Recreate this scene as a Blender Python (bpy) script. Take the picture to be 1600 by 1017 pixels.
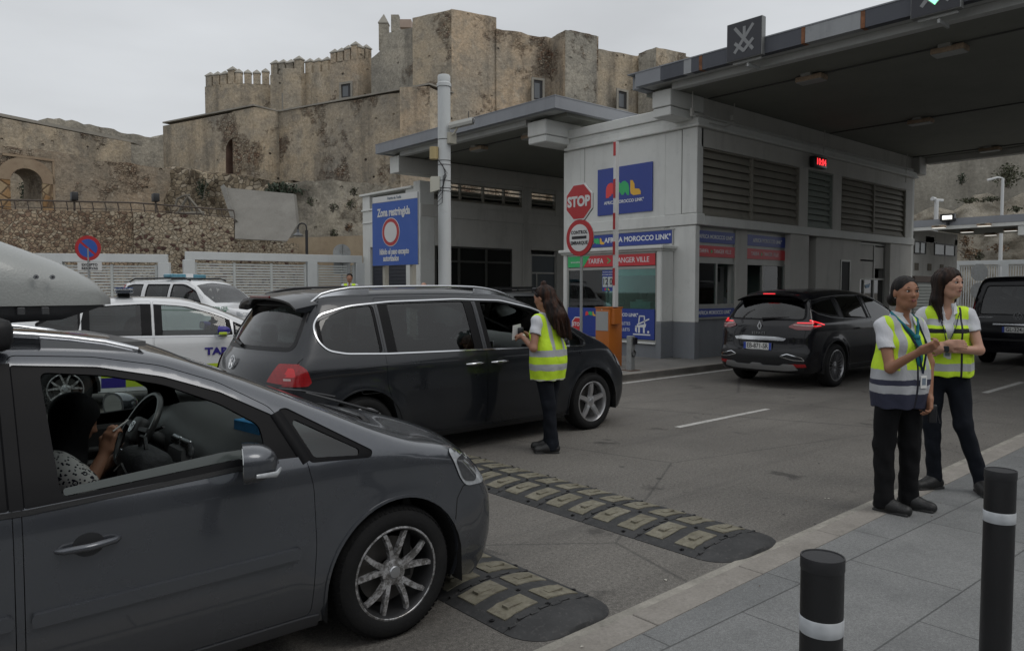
import bpy, math, random
import numpy as np
from mathutils import Vector, Matrix, geometry as mgeo
R=math.radians
random.seed(7); RS=np.random.RandomState(5)
scene=bpy.context.scene
for o in list(bpy.data.objects): bpy.data.objects.remove(o,do_unlink=True)
COL=scene.collection
# ------------------------------------------------------------------ camera, sky, sun, exposure
FPX=1177.0; CAMH=1.65; AZ=R(48.9); PIT=math.atan(55.5/FPX)
cd=bpy.data.cameras.new('camera'); cam=bpy.data.objects.new('camera',cd); COL.objects.link(cam)
cam.location=(0,0,CAMH); cam.rotation_euler=(math.pi/2-PIT,0,AZ-math.pi/2)
cd.sensor_width=36; cd.lens=36*FPX/1600; cd.clip_start=0.05; cd.clip_end=2000
scene.camera=cam
w=bpy.data.worlds.new("World"); scene.world=w; w.use_nodes=True
nt=w.node_tree; nt.nodes.clear(); N=nt.nodes.new; L=nt.links.new
wo=N('ShaderNodeOutputWorld'); bg=N('ShaderNodeBackground'); L(bg.outputs[0],wo.inputs[0]); bg.inputs[1].default_value=0.125
SUN_EL=R(52); SUN_ROT=R(160)
sky=N('ShaderNodeTexSky'); sky.sky_type='NISHITA'; sky.sun_disc=False; sky.sun_elevation=SUN_EL; sky.sun_rotation=SUN_ROT; sky.dust_density=3.0
hsv=N('ShaderNodeHueSaturation'); hsv.inputs['Saturation'].default_value=0.12; L(sky.outputs[0],hsv.inputs['Color'])
tc=N('ShaderNodeTexCoord'); sep=N('ShaderNodeSeparateXYZ'); L(tc.outputs['Generated'],sep.inputs[0])
rmp=N('ShaderNodeValToRGB'); L(sep.outputs['Z'],rmp.inputs[0])
e=rmp.color_ramp.elements; e[0].position=0.0; e[0].color=(5.2,5.35,5.5,1); e[1].position=1.0; e[1].color=(7.6,7.8,8.0,1)
x=e.new(0.12); x.color=(4.9,5.1,5.3,1)
x=e.new(0.42); x.color=(5.3,5.5,5.75,1)
nz=N('ShaderNodeTexNoise'); nz.inputs['Scale'].default_value=2.2; nz.inputs['Detail'].default_value=5; nz.inputs['Roughness'].default_value=0.5
mp=N('ShaderNodeMapping'); mp.inputs['Scale'].default_value=(1,1,3.2); L(tc.outputs['Generated'],mp.inputs[0]); L(mp.outputs[0],nz.inputs['Vector'])
nr=N('ShaderNodeMapRange'); nr.inputs[1].default_value=0.3; nr.inputs[2].default_value=0.7; nr.inputs[3].default_value=0.88; nr.inputs[4].default_value=1.13; L(nz.outputs[0],nr.inputs[0])
mul=N('ShaderNodeMix'); mul.data_type='RGBA'; mul.blend_type='MULTIPLY'; mul.inputs[0].default_value=1; L(rmp.outputs[0],mul.inputs[6]); L(nr.outputs[0],mul.inputs[7])
mx=N('ShaderNodeMix'); mx.data_type='RGBA'; mx.inputs[0].default_value=0.88; L(hsv.outputs[0],mx.inputs[6]); L(mul.outputs[2],mx.inputs[7])
L(mx.outputs[2],bg.inputs[0])
sd=bpy.data.lights.new('sun','SUN'); sd.energy=0.55; sd.angle=R(25); sd.color=(1,0.96,0.9); sun=bpy.data.objects.new('sun',sd); COL.objects.link(sun)
# sky rotation is measured from +Y clockwise
sdir=Vector((math.sin(SUN_ROT)*math.cos(SUN_EL),math.cos(SUN_ROT)*math.cos(SUN_EL),math.sin(SUN_EL)))
sun.rotation_euler=sdir.to_track_quat('Z','Y').to_euler()
scene.view_settings.view_transform='Standard'; scene.view_settings.look='None'; scene.view_settings.exposure=0.0; scene.view_settings.gamma=1
scene.render.engine='CYCLES'
# ------------------------------------------------------------------ picture <-> place helpers (used once, to measure where things stand)
_fw=np.array([math.cos(AZ)*math.cos(PIT),math.sin(AZ)*math.cos(PIT),-math.sin(PIT)]); _rt=np.array([math.sin(AZ),-math.cos(AZ),0]); _up=np.cross(_rt,_fw)
_C=np.array([0,0,CAMH])
def ray(x,y): return _fw+_rt*(x-800)/FPX-_up*(y-508.5)/FPX
def at(x,y,d): return _C+ray(x,y)*d
def onz(x,y,z=0): d=ray(x,y); return _C+d*(z-CAMH)/d[2]
def onY(x,y,Y): d=ray(x,y); return _C+d*Y/d[1]
def onX(x,y,X): d=ray(x,y); return _C+d*X/d[0]
FH=np.array([math.cos(AZ),math.sin(AZ),0.]); RH=_rt
def cb(r,dep,z,org): return np.array(org)+RH*r+FH*dep+np.array([0,0,z])
# ------------------------------------------------------------------ materials
def hexc(h):
    h=h.lstrip('#'); c=[int(h[i:i+2],16)/255 for i in (0,2,4)]
    return tuple(((v/12.92) if v<=0.04045 else ((v+0.055)/1.055)**2.4) for v in c)
def _c(c): return (hexc(c) if isinstance(c,str) else tuple(c))[:3]+(1,)
MATS={}
def mat(name,color,rough=0.6,metal=0.0,var=0.0,vscale=3.0,bump=0.0,bscale=40.0,coat=0.0,spec=0.5,emit=None,estr=1.0,dirt=0.0,dscale=1.2,dcol=(0.06,0.055,0.05),stretch=(1,1,1),rvar=0.0,sheen=0.0):
    if name in MATS: return MATS[name]
    m=bpy.data.materials.new(name); m.use_nodes=True; t=m.node_tree; b=t.nodes['Principled BSDF']; n=t.nodes.new; l=t.links.new
    b.inputs['Base Color'].default_value=_c(color); b.inputs['Roughness'].default_value=rough; b.inputs['Metallic'].default_value=metal
    b.inputs['Specular IOR Level'].default_value=spec; b.inputs['Coat Weight'].default_value=coat; b.inputs['Coat Roughness'].default_value=0.04
    if sheen: b.inputs['Sheen Weight'].default_value=sheen
    if emit: b.inputs['Emission Color'].default_value=_c(emit); b.inputs['Emission Strength'].default_value=estr
    if var or dirt or bump or rvar:
        tcn=n('ShaderNodeTexCoord'); mpn=n('ShaderNodeMapping'); mpn.inputs['Scale'].default_value=stretch; l(tcn.outputs['Object'],mpn.inputs[0]); v=mpn.outputs[0]
        cur=None
        if var:
            a=n('ShaderNodeTexNoise'); a.inputs['Scale'].default_value=vscale; a.inputs['Detail'].default_value=6; a.inputs['Roughness'].default_value=0.6; l(v,a.inputs['Vector'])
            mr=n('ShaderNodeMapRange'); mr.inputs[1].default_value=0.25; mr.inputs[2].default_value=0.75; mr.inputs[3].default_value=1-var; mr.inputs[4].default_value=1+var; l(a.outputs[0],mr.inputs[0])
            mm=n('ShaderNodeMix'); mm.data_type='RGBA'; mm.blend_type='MULTIPLY'; mm.inputs[0].default_value=1; mm.inputs[6].default_value=_c(color); l(mr.outputs[0],mm.inputs[7]); cur=mm.outputs[2]
        if dirt:
            a=n('ShaderNodeTexNoise'); a.inputs['Scale'].default_value=dscale; a.inputs['Detail'].default_value=9; a.inputs['Roughness'].default_value=0.65; l(v,a.inputs['Vector'])
            mr=n('ShaderNodeMapRange'); mr.inputs[1].default_value=0.5; mr.inputs[2].default_value=0.72; mr.inputs[3].default_value=0; mr.inputs[4].default_value=dirt; l(a.outputs[0],mr.inputs[0])
            mm=n('ShaderNodeMix'); mm.data_type='RGBA'; l(mr.outputs[0],mm.inputs[0]); mm.inputs[6].default_value=_c(color); mm.inputs[7].default_value=_c(dcol)
            if cur: l(cur,mm.inputs[6])
            cur=mm.outputs[2]
        if cur: l(cur,b.inputs['Base Color'])
        if rvar:
            a=n('ShaderNodeTexNoise'); a.inputs['Scale'].default_value=vscale*1.7; a.inputs['Detail'].default_value=4; l(v,a.inputs['Vector'])
            mr=n('ShaderNodeMapRange'); mr.inputs[1].default_value=0.3; mr.inputs[2].default_value=0.7; mr.inputs[3].default_value=max(0,rough-rvar); mr.inputs[4].default_value=min(1,rough+rvar); l(a.outputs[0],mr.inputs[0]); l(mr.outputs[0],b.inputs['Roughness'])
        if bump:
            a=n('ShaderNodeTexNoise'); a.inputs['Scale'].default_value=bscale; a.inputs['Detail'].default_value=5; l(v,a.inputs['Vector'])
            bp=n('ShaderNodeBump'); bp.inputs['Strength'].default_value=min(1,bump); bp.inputs['Distance'].default_value=0.02; l(a.outputs[0],bp.inputs['Height']); l(bp.outputs[0],b.inputs['Normal'])
    MATS[name]=m; return m
def glass(name,tint=(0.75,0.8,0.8),refl=0.06,rough=0.02):
    if name in MATS: return MATS[name]
    m=bpy.data.materials.new(name); m.use_nodes=True; t=m.node_tree; t.nodes.clear(); n=t.nodes.new; l=t.links.new
    o=n('ShaderNodeOutputMaterial'); mxs=n('ShaderNodeMixShader'); tr=n('ShaderNodeBsdfTransparent'); tr.inputs[0].default_value=_c(tint)
    gl=n('ShaderNodeBsdfGlossy'); gl.inputs['Roughness'].default_value=rough; gl.inputs[0].default_value=(1,1,1,1)
    fr=n('ShaderNodeFresnel'); fr.inputs[0].default_value=1.5; ad=n('ShaderNodeMath'); ad.operation='ADD'; ad.inputs[1].default_value=refl-0.04; ad.use_clamp=True
    l(fr.outputs[0],ad.inputs[0]); l(ad.outputs[0],mxs.inputs[0]); l(tr.outputs[0],mxs.inputs[1]); l(gl.outputs[0],mxs.inputs[2]); l(mxs.outputs[0],o.inputs[0])
    MATS[name]=m; return m
class NG:                       # tiny node-graph writer for the complex surfaces
    def __init__(s,name):
        s.m=bpy.data.materials.new(name); s.m.use_nodes=True; s.t=s.m.node_tree; s.b=s.t.nodes['Principled BSDF']; MATS[name]=s.m
        s.tc=s.t.nodes.new('ShaderNodeTexCoord').outputs['Object']
    def lk(s,a,b): s.t.links.new(a,b)
    def mapp(s,scale,loc=(0,0,0),rot=(0,0,0)):
        k=s.t.nodes.new('ShaderNodeMapping'); k.inputs['Scale'].default_value=scale; k.inputs['Location'].default_value=loc; k.inputs['Rotation'].default_value=rot; s.lk(s.tc,k.inputs[0]); return k.outputs[0]
    def noise(s,scale,detail=6,rough=0.6,vec=None,dist=0):
        k=s.t.nodes.new('ShaderNodeTexNoise'); k.inputs['Scale'].default_value=scale; k.inputs['Detail'].default_value=detail; k.inputs['Roughness'].default_value=rough; k.inputs['Distortion'].default_value=dist; s.lk(vec or s.tc,k.inputs['Vector']); return k.outputs[0]
    def vor(s,scale,feature='F1',vec=None,out=0,rand=1):
        k=s.t.nodes.new('ShaderNodeTexVoronoi'); k.feature=feature; k.inputs['Scale'].default_value=scale; k.inputs['Randomness'].default_value=rand; s.lk(vec or s.tc,k.inputs['Vector']); return k.outputs[out]
    def rng(s,a,f0,f1,t0=0,t1=1):
        k=s.t.nodes.new('ShaderNodeMapRange'); 
        for i,v in enumerate((f0,f1,t0,t1)): k.inputs[i+1].default_value=v
        s.lk(a,k.inputs[0]); return k.outputs[0]
    def math(s,op,a,b=None):
        k=s.t.nodes.new('ShaderNodeMath'); k.operation=op
        for i,v in enumerate((a,b)):
            if v is None: continue
            if isinstance(v,(int,float)): k.inputs[i].default_value=v
            else: s.lk(v,k.inputs[i])
        return k.outputs[0]
    def mix(s,fac,a,b,mode='MIX'):
        k=s.t.nodes.new('ShaderNodeMix'); k.data_type='RGBA'; k.blend_type=mode
        for i,v in ((0,fac),(6,a),(7,b)):
            if isinstance(v,(int,float)): k.inputs[i].default_value=v
            elif isinstance(v,(tuple,list,str)): k.inputs[i].default_value=_c(v)
            else: s.lk(v,k.inputs[i])
        return k.outputs[2]
    def sep(s,vec=None):
        k=s.t.nodes.new('ShaderNodeSeparateXYZ'); s.lk(vec or s.tc,k.inputs[0]); return k.outputs
    def ramp(s,fac,stops):
        k=s.t.nodes.new('ShaderNodeValToRGB'); s.lk(fac,k.inputs[0]); e=k.color_ramp.elements
        e[0].position=stops[0][0]; e[0].color=_c(stops[0][1]); e[1].position=stops[-1][0]; e[1].color=_c(stops[-1][1])
        for p,c in stops[1:-1]: q=e.new(p); q.color=_c(c)
        return k.outputs[0]
    def out(s,color,rough=0.85,bump=None,bs=0.5,bd=0.03,spec=0.3):
        s.lk(color,s.b.inputs['Base Color'])
        if isinstance(rough,(int,float)): s.b.inputs['Roughness'].default_value=rough
        else: s.lk(rough,s.b.inputs['Roughness'])
        s.b.inputs['Specular IOR Level'].default_value=spec
        if bump is not None:
            k=s.t.nodes.new('ShaderNodeBump'); k.inputs['Strength'].default_value=bs; k.inputs['Distance'].default_value=bd; s.lk(bump,k.inputs['Height']); s.lk(k.outputs[0],s.b.inputs['Normal'])
        return s.m
# ------------------------------------------------------------------ objects
def tag(o,label=None,cat=None,group=None,kind=None):
    if label: o['label']=label
    if cat: o['category']=cat
    if group: o['group']=group
    if kind: o['kind']=kind
    return o
def empty(name,loc=(0,0,0),rz=0,label=None,cat=None,group=None):
    o=bpy.data.objects.new(name,None); COL.objects.link(o); o.location=loc; o.rotation_euler=(0,0,rz); o.empty_display_size=0.2
    return tag(o,label,cat,group)
def link(name,me,mats,parent=None,loc=(0,0,0),rot=(0,0,0)):
    if not isinstance(mats,(list,tuple)): mats=[mats]
    if len(me.materials)==0:
        for m in mats: me.materials.append(m)
    o=bpy.data.objects.new(name,me); COL.objects.link(o); o.location=loc; o.rotation_euler=rot
    if parent: o.parent=parent
    return o
class MB:
    def __init__(s): s.v=[]; s.f=[]; s.m=[]
    def add(s,vs,fs,m=0):
        k=len(s.v); s.v+= [tuple(map(float,p)) for p in vs]; s.f+=[tuple(i+k for i in f) for f in fs]; s.m+=[m]*len(fs); return s
    def box(s,x0,x1,y0,y1,z0,z1,m=0):
        v=[(x,y,z) for z in (z0,z1) for y in (y0,y1) for x in (x0,x1)]
        return s.add(v,[(0,2,3,1),(4,5,7,6),(0,1,5,4),(2,6,7,3),(0,4,6,2),(1,3,7,5)],m)
    def rbox(s,x0,x1,y0,y1,z0,z1,r,m=0,n=2):      # box with chamfered vertical+horizontal edges
        xs,ys,zs=(x0,x1),(y0,y1),(z0,z1)
        def ring(z,ins):
            p=[]
            for cx,cy,a0 in ((x1-r,y1-r,0),(x0+r,y1-r,90),(x0+r,y0+r,180),(x1-r,y0+r,270)):
                for i in range(n+1):
                    a=R(a0+90*i/n); p.append((cx+(r-ins)*math.cos(a),cy+(r-ins)*math.sin(a),z))
            return p
        rings=[]
        for i in range(n+1):
            a=R(90*i/n); rings.append((z0+r-r*math.cos(a),r-r*math.sin(a)))
        for i in range(n+1):
            a=R(90*i/n); rings.append((z1-r+r*math.sin(a),r-r*math.cos(a)))
        return s.loft([ring(z,min(ins,r*0.999)) for z,ins in rings],m,caps=True)
    def loft(s,rings,m=0,caps=True,close=True):
        n=len(rings[0]); v=[p for r in rings for p in r]; f=[]
        for i in range(len(rings)-1):
            for j in range(n if close else n-1):
                a=i*n+j; b=i*n+(j+1)%n; f.append((a,b,b+n,a+n))
        if caps: f.append(tuple(range(n-1,-1,-1))); f.append(tuple((len(rings)-1)*n+j for j in range(n)))
        return s.add(v,f,m)
    def cyl(s,p0,p1,r0,r1=None,n=12,m=0,caps=True):
        r1=r0 if r1 is None else r1; p0=Vector(p0); p1=Vector(p1); d=(p1-p0).normalized(); a=d.orthogonal().normalized(); b=d.cross(a)
        rg=lambda p,r:[p+(a*math.cos(2*math.pi*i/n)+b*math.sin(2*math.pi*i/n))*r for i in range(n)]
        return s.loft([rg(p0,r0),rg(p1,r1)],m,caps)
    def tube(s,pts,r,n=8,m=0,caps=True,flat=1.0):
        P=[Vector(p) for p in pts]; rings=[]; pa=None
        for i,p in enumerate(P):
            d=(P[min(i+1,len(P)-1)]-P[max(i-1,0)]).normalized()
            a=(pa-d*pa.dot(d)).normalized() if pa is not None else d.orthogonal().normalized()
            if pa is None and abs(d.z)<0.9: a=(Vector((0,0,1))-d*d.z).normalized()
            pa=a; b=d.cross(a); rr=r[i] if isinstance(r,(list,tuple)) else r
            rings.append([p+a*math.cos(2*math.pi*k/n)*rr+b*math.sin(2*math.pi*k/n)*rr*flat for k in range(n)])
        return s.loft(rings,m,caps)
    def lathe(s,prof,c=(0,0,0),ax='z',n=32,m=0,caps=False):
        rings=[]
        for r,h in prof:
            rg=[]
            for i in range(n):
                a=2*math.pi*i/n; u,v=r*math.cos(a),r*math.sin(a)
                p={'z':(u,v,h),'y':(v,h,u),'x':(h,u,v)}[ax]; rg.append((p[0]+c[0],p[1]+c[1],p[2]+c[2]))
            rings.append(rg)
        return s.loft(rings,m,caps)
    def prism(s,poly,o,u,v,depth,m=0,mside=None):   # 2D polygon in frame (o,u,v) extruded along -(u x v)*depth
        o=Vector(o);u=Vector(u);v=Vector(v);w=u.cross(v).normalized(); n=len(poly)
        A=[o+u*p[0]+v*p[1] for p in poly]; B=[q-w*depth for q in A]
        ar=sum(poly[i][0]*poly[(i+1)%n][1]-poly[(i+1)%n][0]*poly[i][1] for i in range(n))
        tri=mgeo.tessellate_polygon([[Vector((p[0],p[1],0)) for p in poly]])
        f=[]
        for t in tri:
            a=(poly[t[1]][0]-poly[t[0]][0])*(poly[t[2]][1]-poly[t[0]][1])-(poly[t[2]][0]-poly[t[0]][0])*(poly[t[1]][1]-poly[t[0]][1])
            t=t if a>0 else t[::-1]; f.append(tuple(t)); f.append(tuple(i+n for i in t[::-1]))
        s.add(A+B,f,m)
        k=len(s.v)-2*n
        for i in range(n):
            j=(i+1)%n; q=(k+j,k+i,k+n+i,k+n+j) if ar>0 else (k+i,k+j,k+n+j,k+n+i)
            s.f.append(q); s.m.append(m if mside is None else mside)
        return s
    def sphere(s,c,r,n=12,k=8,m=0,sc=(1,1,1)):
        prof=[(max(1e-4,math.sin(math.pi*i/k)),-math.cos(math.pi*i/k)) for i in range(k+1)]
        rings=[[(c[0]+q*math.cos(2*math.pi*j/n)*r*sc[0],c[1]+q*math.sin(2*math.pi*j/n)*r*sc[1],c[2]+h*r*sc[2]) for j in range(n)] for q,h in prof]
        return s.loft(rings,m)
    def mesh(s,name,smooth=None,fix=True):
        me=bpy.data.meshes.new(name); me.from_pydata(s.v,[],s.f); me.polygons.foreach_set('material_index',s.m)
        if smooth is not None:
            me.shade_smooth(); me.set_sharp_from_angle(angle=R(smooth))
        me.update(); return me
    def build(s,name,mats,parent=None,smooth=None,loc=(0,0,0),rot=(0,0,0),bevel=0,bseg=1):
        me=s.mesh(name,smooth); o=link(name,me,mats,parent,loc,rot)
        if bevel:
            b=o.modifiers.new('bevel','BEVEL'); b.width=bevel; b.segments=bseg; b.limit_method='ANGLE'; b.angle_limit=R(40)
            if smooth is None: pass
        return o
_TX={}
def text(name,s,o,u,v,size,m,parent=None,depth=0.004,align='CENTER',xs=1.0,space=1.0,bold=0.0,valign='CENTER'):
    key=(s,size,depth,align,xs,space,bold,valign)
    if key not in _TX:
        c=bpy.data.curves.new('t','FONT'); c.body=s; c.size=size; c.align_x=align; c.align_y=valign; c.extrude=depth/2; c.space_character=space; c.offset=bold; c.resolution_u=3
        t=bpy.data.objects.new('t',c); COL.objects.link(t); dg=bpy.context.evaluated_depsgraph_get(); me=bpy.data.meshes.new_from_object(t.evaluated_get(dg)); bpy.data.objects.remove(t,do_unlink=True)
        if xs!=1: me.transform(Matrix.Scale(xs,4,(1,0,0)))
        _TX[key]=me
    me=_TX[key].copy(); me.materials.clear()
    u=Vector(u).normalized(); v=Vector(v).normalized(); w=u.cross(v)
    M=Matrix((( u.x,v.x,w.x,o[0]+w.x*depth/2),(u.y,v.y,w.y,o[1]+w.y*depth/2),(u.z,v.z,w.z,o[2]+w.z*depth/2),(0,0,0,1)))
    me.transform(M); return link(name,me,m,parent)
def circ(n,r,cx=0,cy=0,a0=0,a1=360,ry=None):
    full=abs(a1-a0)>=360; k=n if full else n+1
    return [(cx+r*math.cos(R(a0+(a1-a0)*i/n)),cy+(ry or r)*math.sin(R(a0+(a1-a0)*i/n))) for i in range(k)]
def copy_tree(o,parent=None):
    c=o.copy(); COL.objects.link(c); c.parent=parent
    for ch in [q for q in bpy.data.objects if q.parent==o]: copy_tree(ch,c)
    return c
# ================================================================== SURFACES OF THE SETTING
def m_asphalt():
    g=NG('asphalt'); c=g.ramp(g.noise(0.55,7,0.62),[(0.3,(0.150,0.140,0.127)),(0.55,(0.187,0.175,0.158)),(0.75,(0.222,0.208,0.187))])
    sp=g.rng(g.noise(170,3,0.7),0.35,0.68,0.62,1.42); c=g.mix(1,c,sp,'MULTIPLY')
    ag=g.vor(110,'F1'); agm=g.rng(ag,0.0,0.5,1.3,0.7); c=g.mix(0.8,c,agm,'MULTIPLY'); c=g.mix(0.9,c,g.rng(g.noise(42,4,0.8),0.34,0.66,0.62,1.42),'MULTIPLY'); c=g.mix(0.8,c,g.rng(g.noise(0.16,5,0.6,vec=g.mapp((0.5,1,1))),0.35,0.65,0.82,1.15),'MULTIPLY')
    oil=g.rng(g.noise(1.9,7,0.62,dist=0.25),0.62,0.70,0,0.62); c=g.mix(oil,c,(0.028,0.026,0.025))
    sml=g.rng(g.vor(2.6,'F1'),0.05,0.10,0.8,0); spn=g.rng(g.noise(0.9,2),0.5,0.6,0,1); c=g.mix(g.math('MULTIPLY',sml,spn),c,(0.035,0.033,0.032))
    tr=g.noise(1.0,5,0.6,vec=g.mapp((0.12,2.2,1))); c=g.mix(g.rng(tr,0.52,0.68,0,0.35),c,(0.052,0.049,0.047))
    cr=g.vor(0.42,'DISTANCE_TO_EDGE',vec=g.mapp((0.7,1,1))); c=g.mix(g.rng(cr,0.0,0.006,0.55,0),c,(0.03,0.03,0.03))
    return g.out(c,g.rng(g.noise(1.3,4),0.35,0.7,0.62,0.86),g.math('ADD',g.noise(170,3,0.7),g.math('MULTIPLY',ag,1.2)),0.55,0.006,0.35)
def m_granite():
    g=NG('granite paving'); c=g.ramp(g.noise(1.1,6,0.6),[(0.3,(0.148,0.151,0.150)),(0.7,(0.212,0.214,0.211))])
    sp=g.rng(g.noise(260,2,0.8),0.35,0.65,0.66,1.36); c=g.mix(1,c,sp,'MULTIPLY'); c=g.mix(1,c,g.rng(g.noise(75,4,0.8),0.35,0.65,0.78,1.24),'MULTIPLY')
    k=g.t.nodes.new('ShaderNodeTexBrick'); k.inputs['Scale'].default_value=1; k.inputs['Brick Width'].default_value=1.15; k.inputs['Row Height'].default_value=0.62; k.inputs['Mortar Size'].default_value=0.005; k.inputs['Color1'].default_value=(1,1,1,1); k.inputs['Color2'].default_value=(0.84,0.85,0.86,1); k.inputs['Mortar'].default_value=(0.42,0.42,0.42,1)
    g.lk(g.mapp((1,1,1),(0.15,0.36,0),(0,0,R(1.1))),k.inputs['Vector']); c=g.mix(1,c,k.outputs['Color'],'MULTIPLY')
    spot=g.rng(g.vor(3.1),0.03,0.055,0.65,0); c=g.mix(g.math('MULTIPLY',spot,g.rng(g.noise(2,2),0.5,0.55)),c,(0.03,0.03,0.03))
    st=g.rng(g.noise(2.3,6),0.55,0.75,0,0.4); c=g.mix(st,c,(0.075,0.078,0.08))
    return g.out(c,0.62,g.math('SUBTRACT',g.noise(260,2,0.8),g.math('MULTIPLY',k.outputs['Fac'],3)),0.35,0.004,0.4)
def m_conc(name,c0,c1,sc=1.5,dark=(0.06,0.055,0.05),amt=0.5,bump=0.35,streak=0.0,fine=60):
    g=NG(name); c=g.ramp(g.noise(sc,8,0.62),[(0.3,c0),(0.7,c1)])
    c=g.mix(g.rng(g.noise(sc*2.1,9,0.66),0.54,0.75,0,amt),c,dark)
    if streak: c=g.mix(g.rng(g.noise(2.2,6,0.6,vec=g.mapp((1,1,0.13))),0.5,0.75,0,streak),c,dark)
    c=g.mix(1,c,g.rng(g.noise(fine,3,0.7),0.3,0.7,0.86,1.12),'MULTIPLY')
    return g.out(c,0.85,g.noise(fine,4,0.7),bump,0.01,0.3)
ASPH=m_asphalt(); GRAN=m_granite()
KERB=m_conc('kerb concrete',(0.20,0.185,0.165),(0.29,0.27,0.245),2.0,(0.11,0.10,0.09),0.5)
KERBL=m_conc('pale kerb aggregate',(0.22,0.21,0.185),(0.36,0.34,0.30),6.0,(0.10,0.095,0.085),0.6,0.6,fine=90)
PAVC=m_conc('old pavement concrete',(0.16,0.155,0.145),(0.235,0.225,0.21),1.2,(0.08,0.078,0.072),0.5)
def sheet(name,pts,z,m,kind='structure',th=0.0):
    b=MB()
    if th: b.prism([(p[0],p[1]) for p in pts],(0,0,z),(1,0,0),(0,1,0),th)
    else: b.add([(p[0],p[1],z) for p in pts],[tuple(range(len(pts)))])
    o=b.build(name,m); tag(o,kind=kind); return o
sheet('ground',[(-300,-300),(400,-300),(400,400),(-300,400)],-0.008,m_conc('ground earth',(0.13,0.12,0.10),(0.20,0.185,0.16),0.4))
sheet('road',[(-25,-12),(70,-12),(70,60),(-25,60)],0.0,ASPH)
KY=lambda x:2.345+0.019*x
def strip(a,b_,x0=-6,x1=60): return [(x0,KY(x0)+a),(x1,KY(x1)+a),(x1,KY(x1)+b_),(x0,KY(x0)+b_)]
# kerb stones in lengths with thin joints
kb=MB(); x=-6.0
while x<40:
    L_=0.98; kb.prism([(x,KY(x)-0.16),(x+L_,KY(x+L_)-0.16),(x+L_,KY(x+L_)+0.005),(x,KY(x)+0.005)],(0,0,0.024),(1,0,0),(0,1,0),0.06); x+=0.985+0.004
tag(kb.build('kerb',KERB,bevel=0.004),kind='structure')
sheet('gutter',strip(0.009,0.085),0.006,KERBL)
sheet('pavement',[(-6,-14),(60,-14),(60,KY(60)-0.163),(-6,KY(-6)-0.163)],0.022,GRAN,th=0.05)
# booth island with a real kerb step
IK=0.125
isl=[(8.7,9.35),(8.9,9.05),(9.3,8.88),(9.9,8.84),(27.5,9.04),(27.5,14.4),(10.5,14.4),(9.2,14.2),(8.8,13.7),(8.7,13.0)]
def island(name,pts,z,mk,mt,inset=0.2,steps=True):
    b=MB(); b.prism(pts,(0,0,z),(1,0,0),(0,1,0),z+0.05); o=b.build(name,mt,bevel=0.02,bseg=2); tag(o,kind='structure'); return o
sheet('island',isl,IK-0.004,PAVC,th=0.1)
kbm=MB()
def kerb_run(p,q,z,w=0.14,L0=1.0):
    p=Vector((p[0],p[1],0)); q=Vector((q[0],q[1],0)); d=(q-p); n=max(1,round(d.length/L0)); u=d.normalized(); nn=Vector((-u.y,u.x,0))
    for i in range(n):
        a=p+d*(i/n)+u*0.003; b_=p+d*((i+1)/n)-u*0.003
        kbm.prism([(a.x,a.y),(b_.x,b_.y),(b_.x+nn.x*w,b_.y+nn.y*w),(a.x+nn.x*w,a.y+nn.y*w)],(0,0,z),(1,0,0),(0,1,0),z+0.04)
kerb_run(isl[3],isl[4],IK+0.003); kerb_run(isl[2],isl[3],IK+0.003); kerb_run(isl[1],isl[2],IK+0.003); kerb_run(isl[0],isl[1],IK+0.003); kerb_run(isl[9],isl[0],IK+0.003,L0=0.9)
tag(kbm.build('kerb',KERB,bevel=0.012,bseg=2),kind='structure')
m_line=m_conc('worn road paint',(0.36,0.35,0.33),(0.52,0.51,0.49),8.0,(0.11,0.105,0.10),0.75,0.3)
sheet('road_marking',[(8.6,8.62),(26,8.85),(26,8.97),(8.6,8.74)],0.004,m_line)
for x0 in (7.4,15.6,23.6): sheet('road_marking',[(x0,5.42),(x0+2.1,5.42+0.03),(x0+2.1,5.53),(x0,5.51)],0.004,m_line)
sheet('road_marking',[(13.6,4.02),(15.7,4.06),(15.7,4.16),(13.6,4.12)],0.0042,m_line)
# far pavement in front of the left-hand building
FP=[(3.0,16.6),(9.0,16.4),(13.0,19.3),(27,19.3),(27,30),(4,34),(1,30),(2.0,20)]
sheet('pavement',FP,0.17,PAVC,th=0.2)
# ================================================================== SPEED BUMPS, BOLLARDS
def m_rub():
    g=NG('speed bump rubber'); c=g.ramp(g.noise(7,7,0.6),[(0.3,(0.020,0.021,0.022)),(0.7,(0.046,0.046,0.047))]); c=g.mix(g.rng(g.noise(40,4),0.55,0.75,0,0.5),c,(0.11,0.105,0.10))
    return g.out(c,0.72,g.noise(90,4,0.7),0.35,0.004,0.4)
def m_patch():
    g=NG('faded yellow panel'); c=g.ramp(g.noise(9,8,0.65),[(0.28,(0.11,0.10,0.072)),(0.5,(0.175,0.162,0.122)),(0.75,(0.25,0.235,0.19))])
    c=g.mix(g.rng(g.noise(23,7,0.7),0.5,0.66,0,0.75),c,(0.10,0.088,0.07)); return g.out(c,0.8,g.noise(70,4,0.7),0.5,0.004,0.3)
RUB=m_rub(); PATCH=m_patch(); DKM=mat('dark bolt steel',(0.03,0.03,0.032),0.45,0.8)
def bump_z(u,w=0.36): return 0.048*max(0.0,1-abs(u/w)**2.4)+0.004
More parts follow.
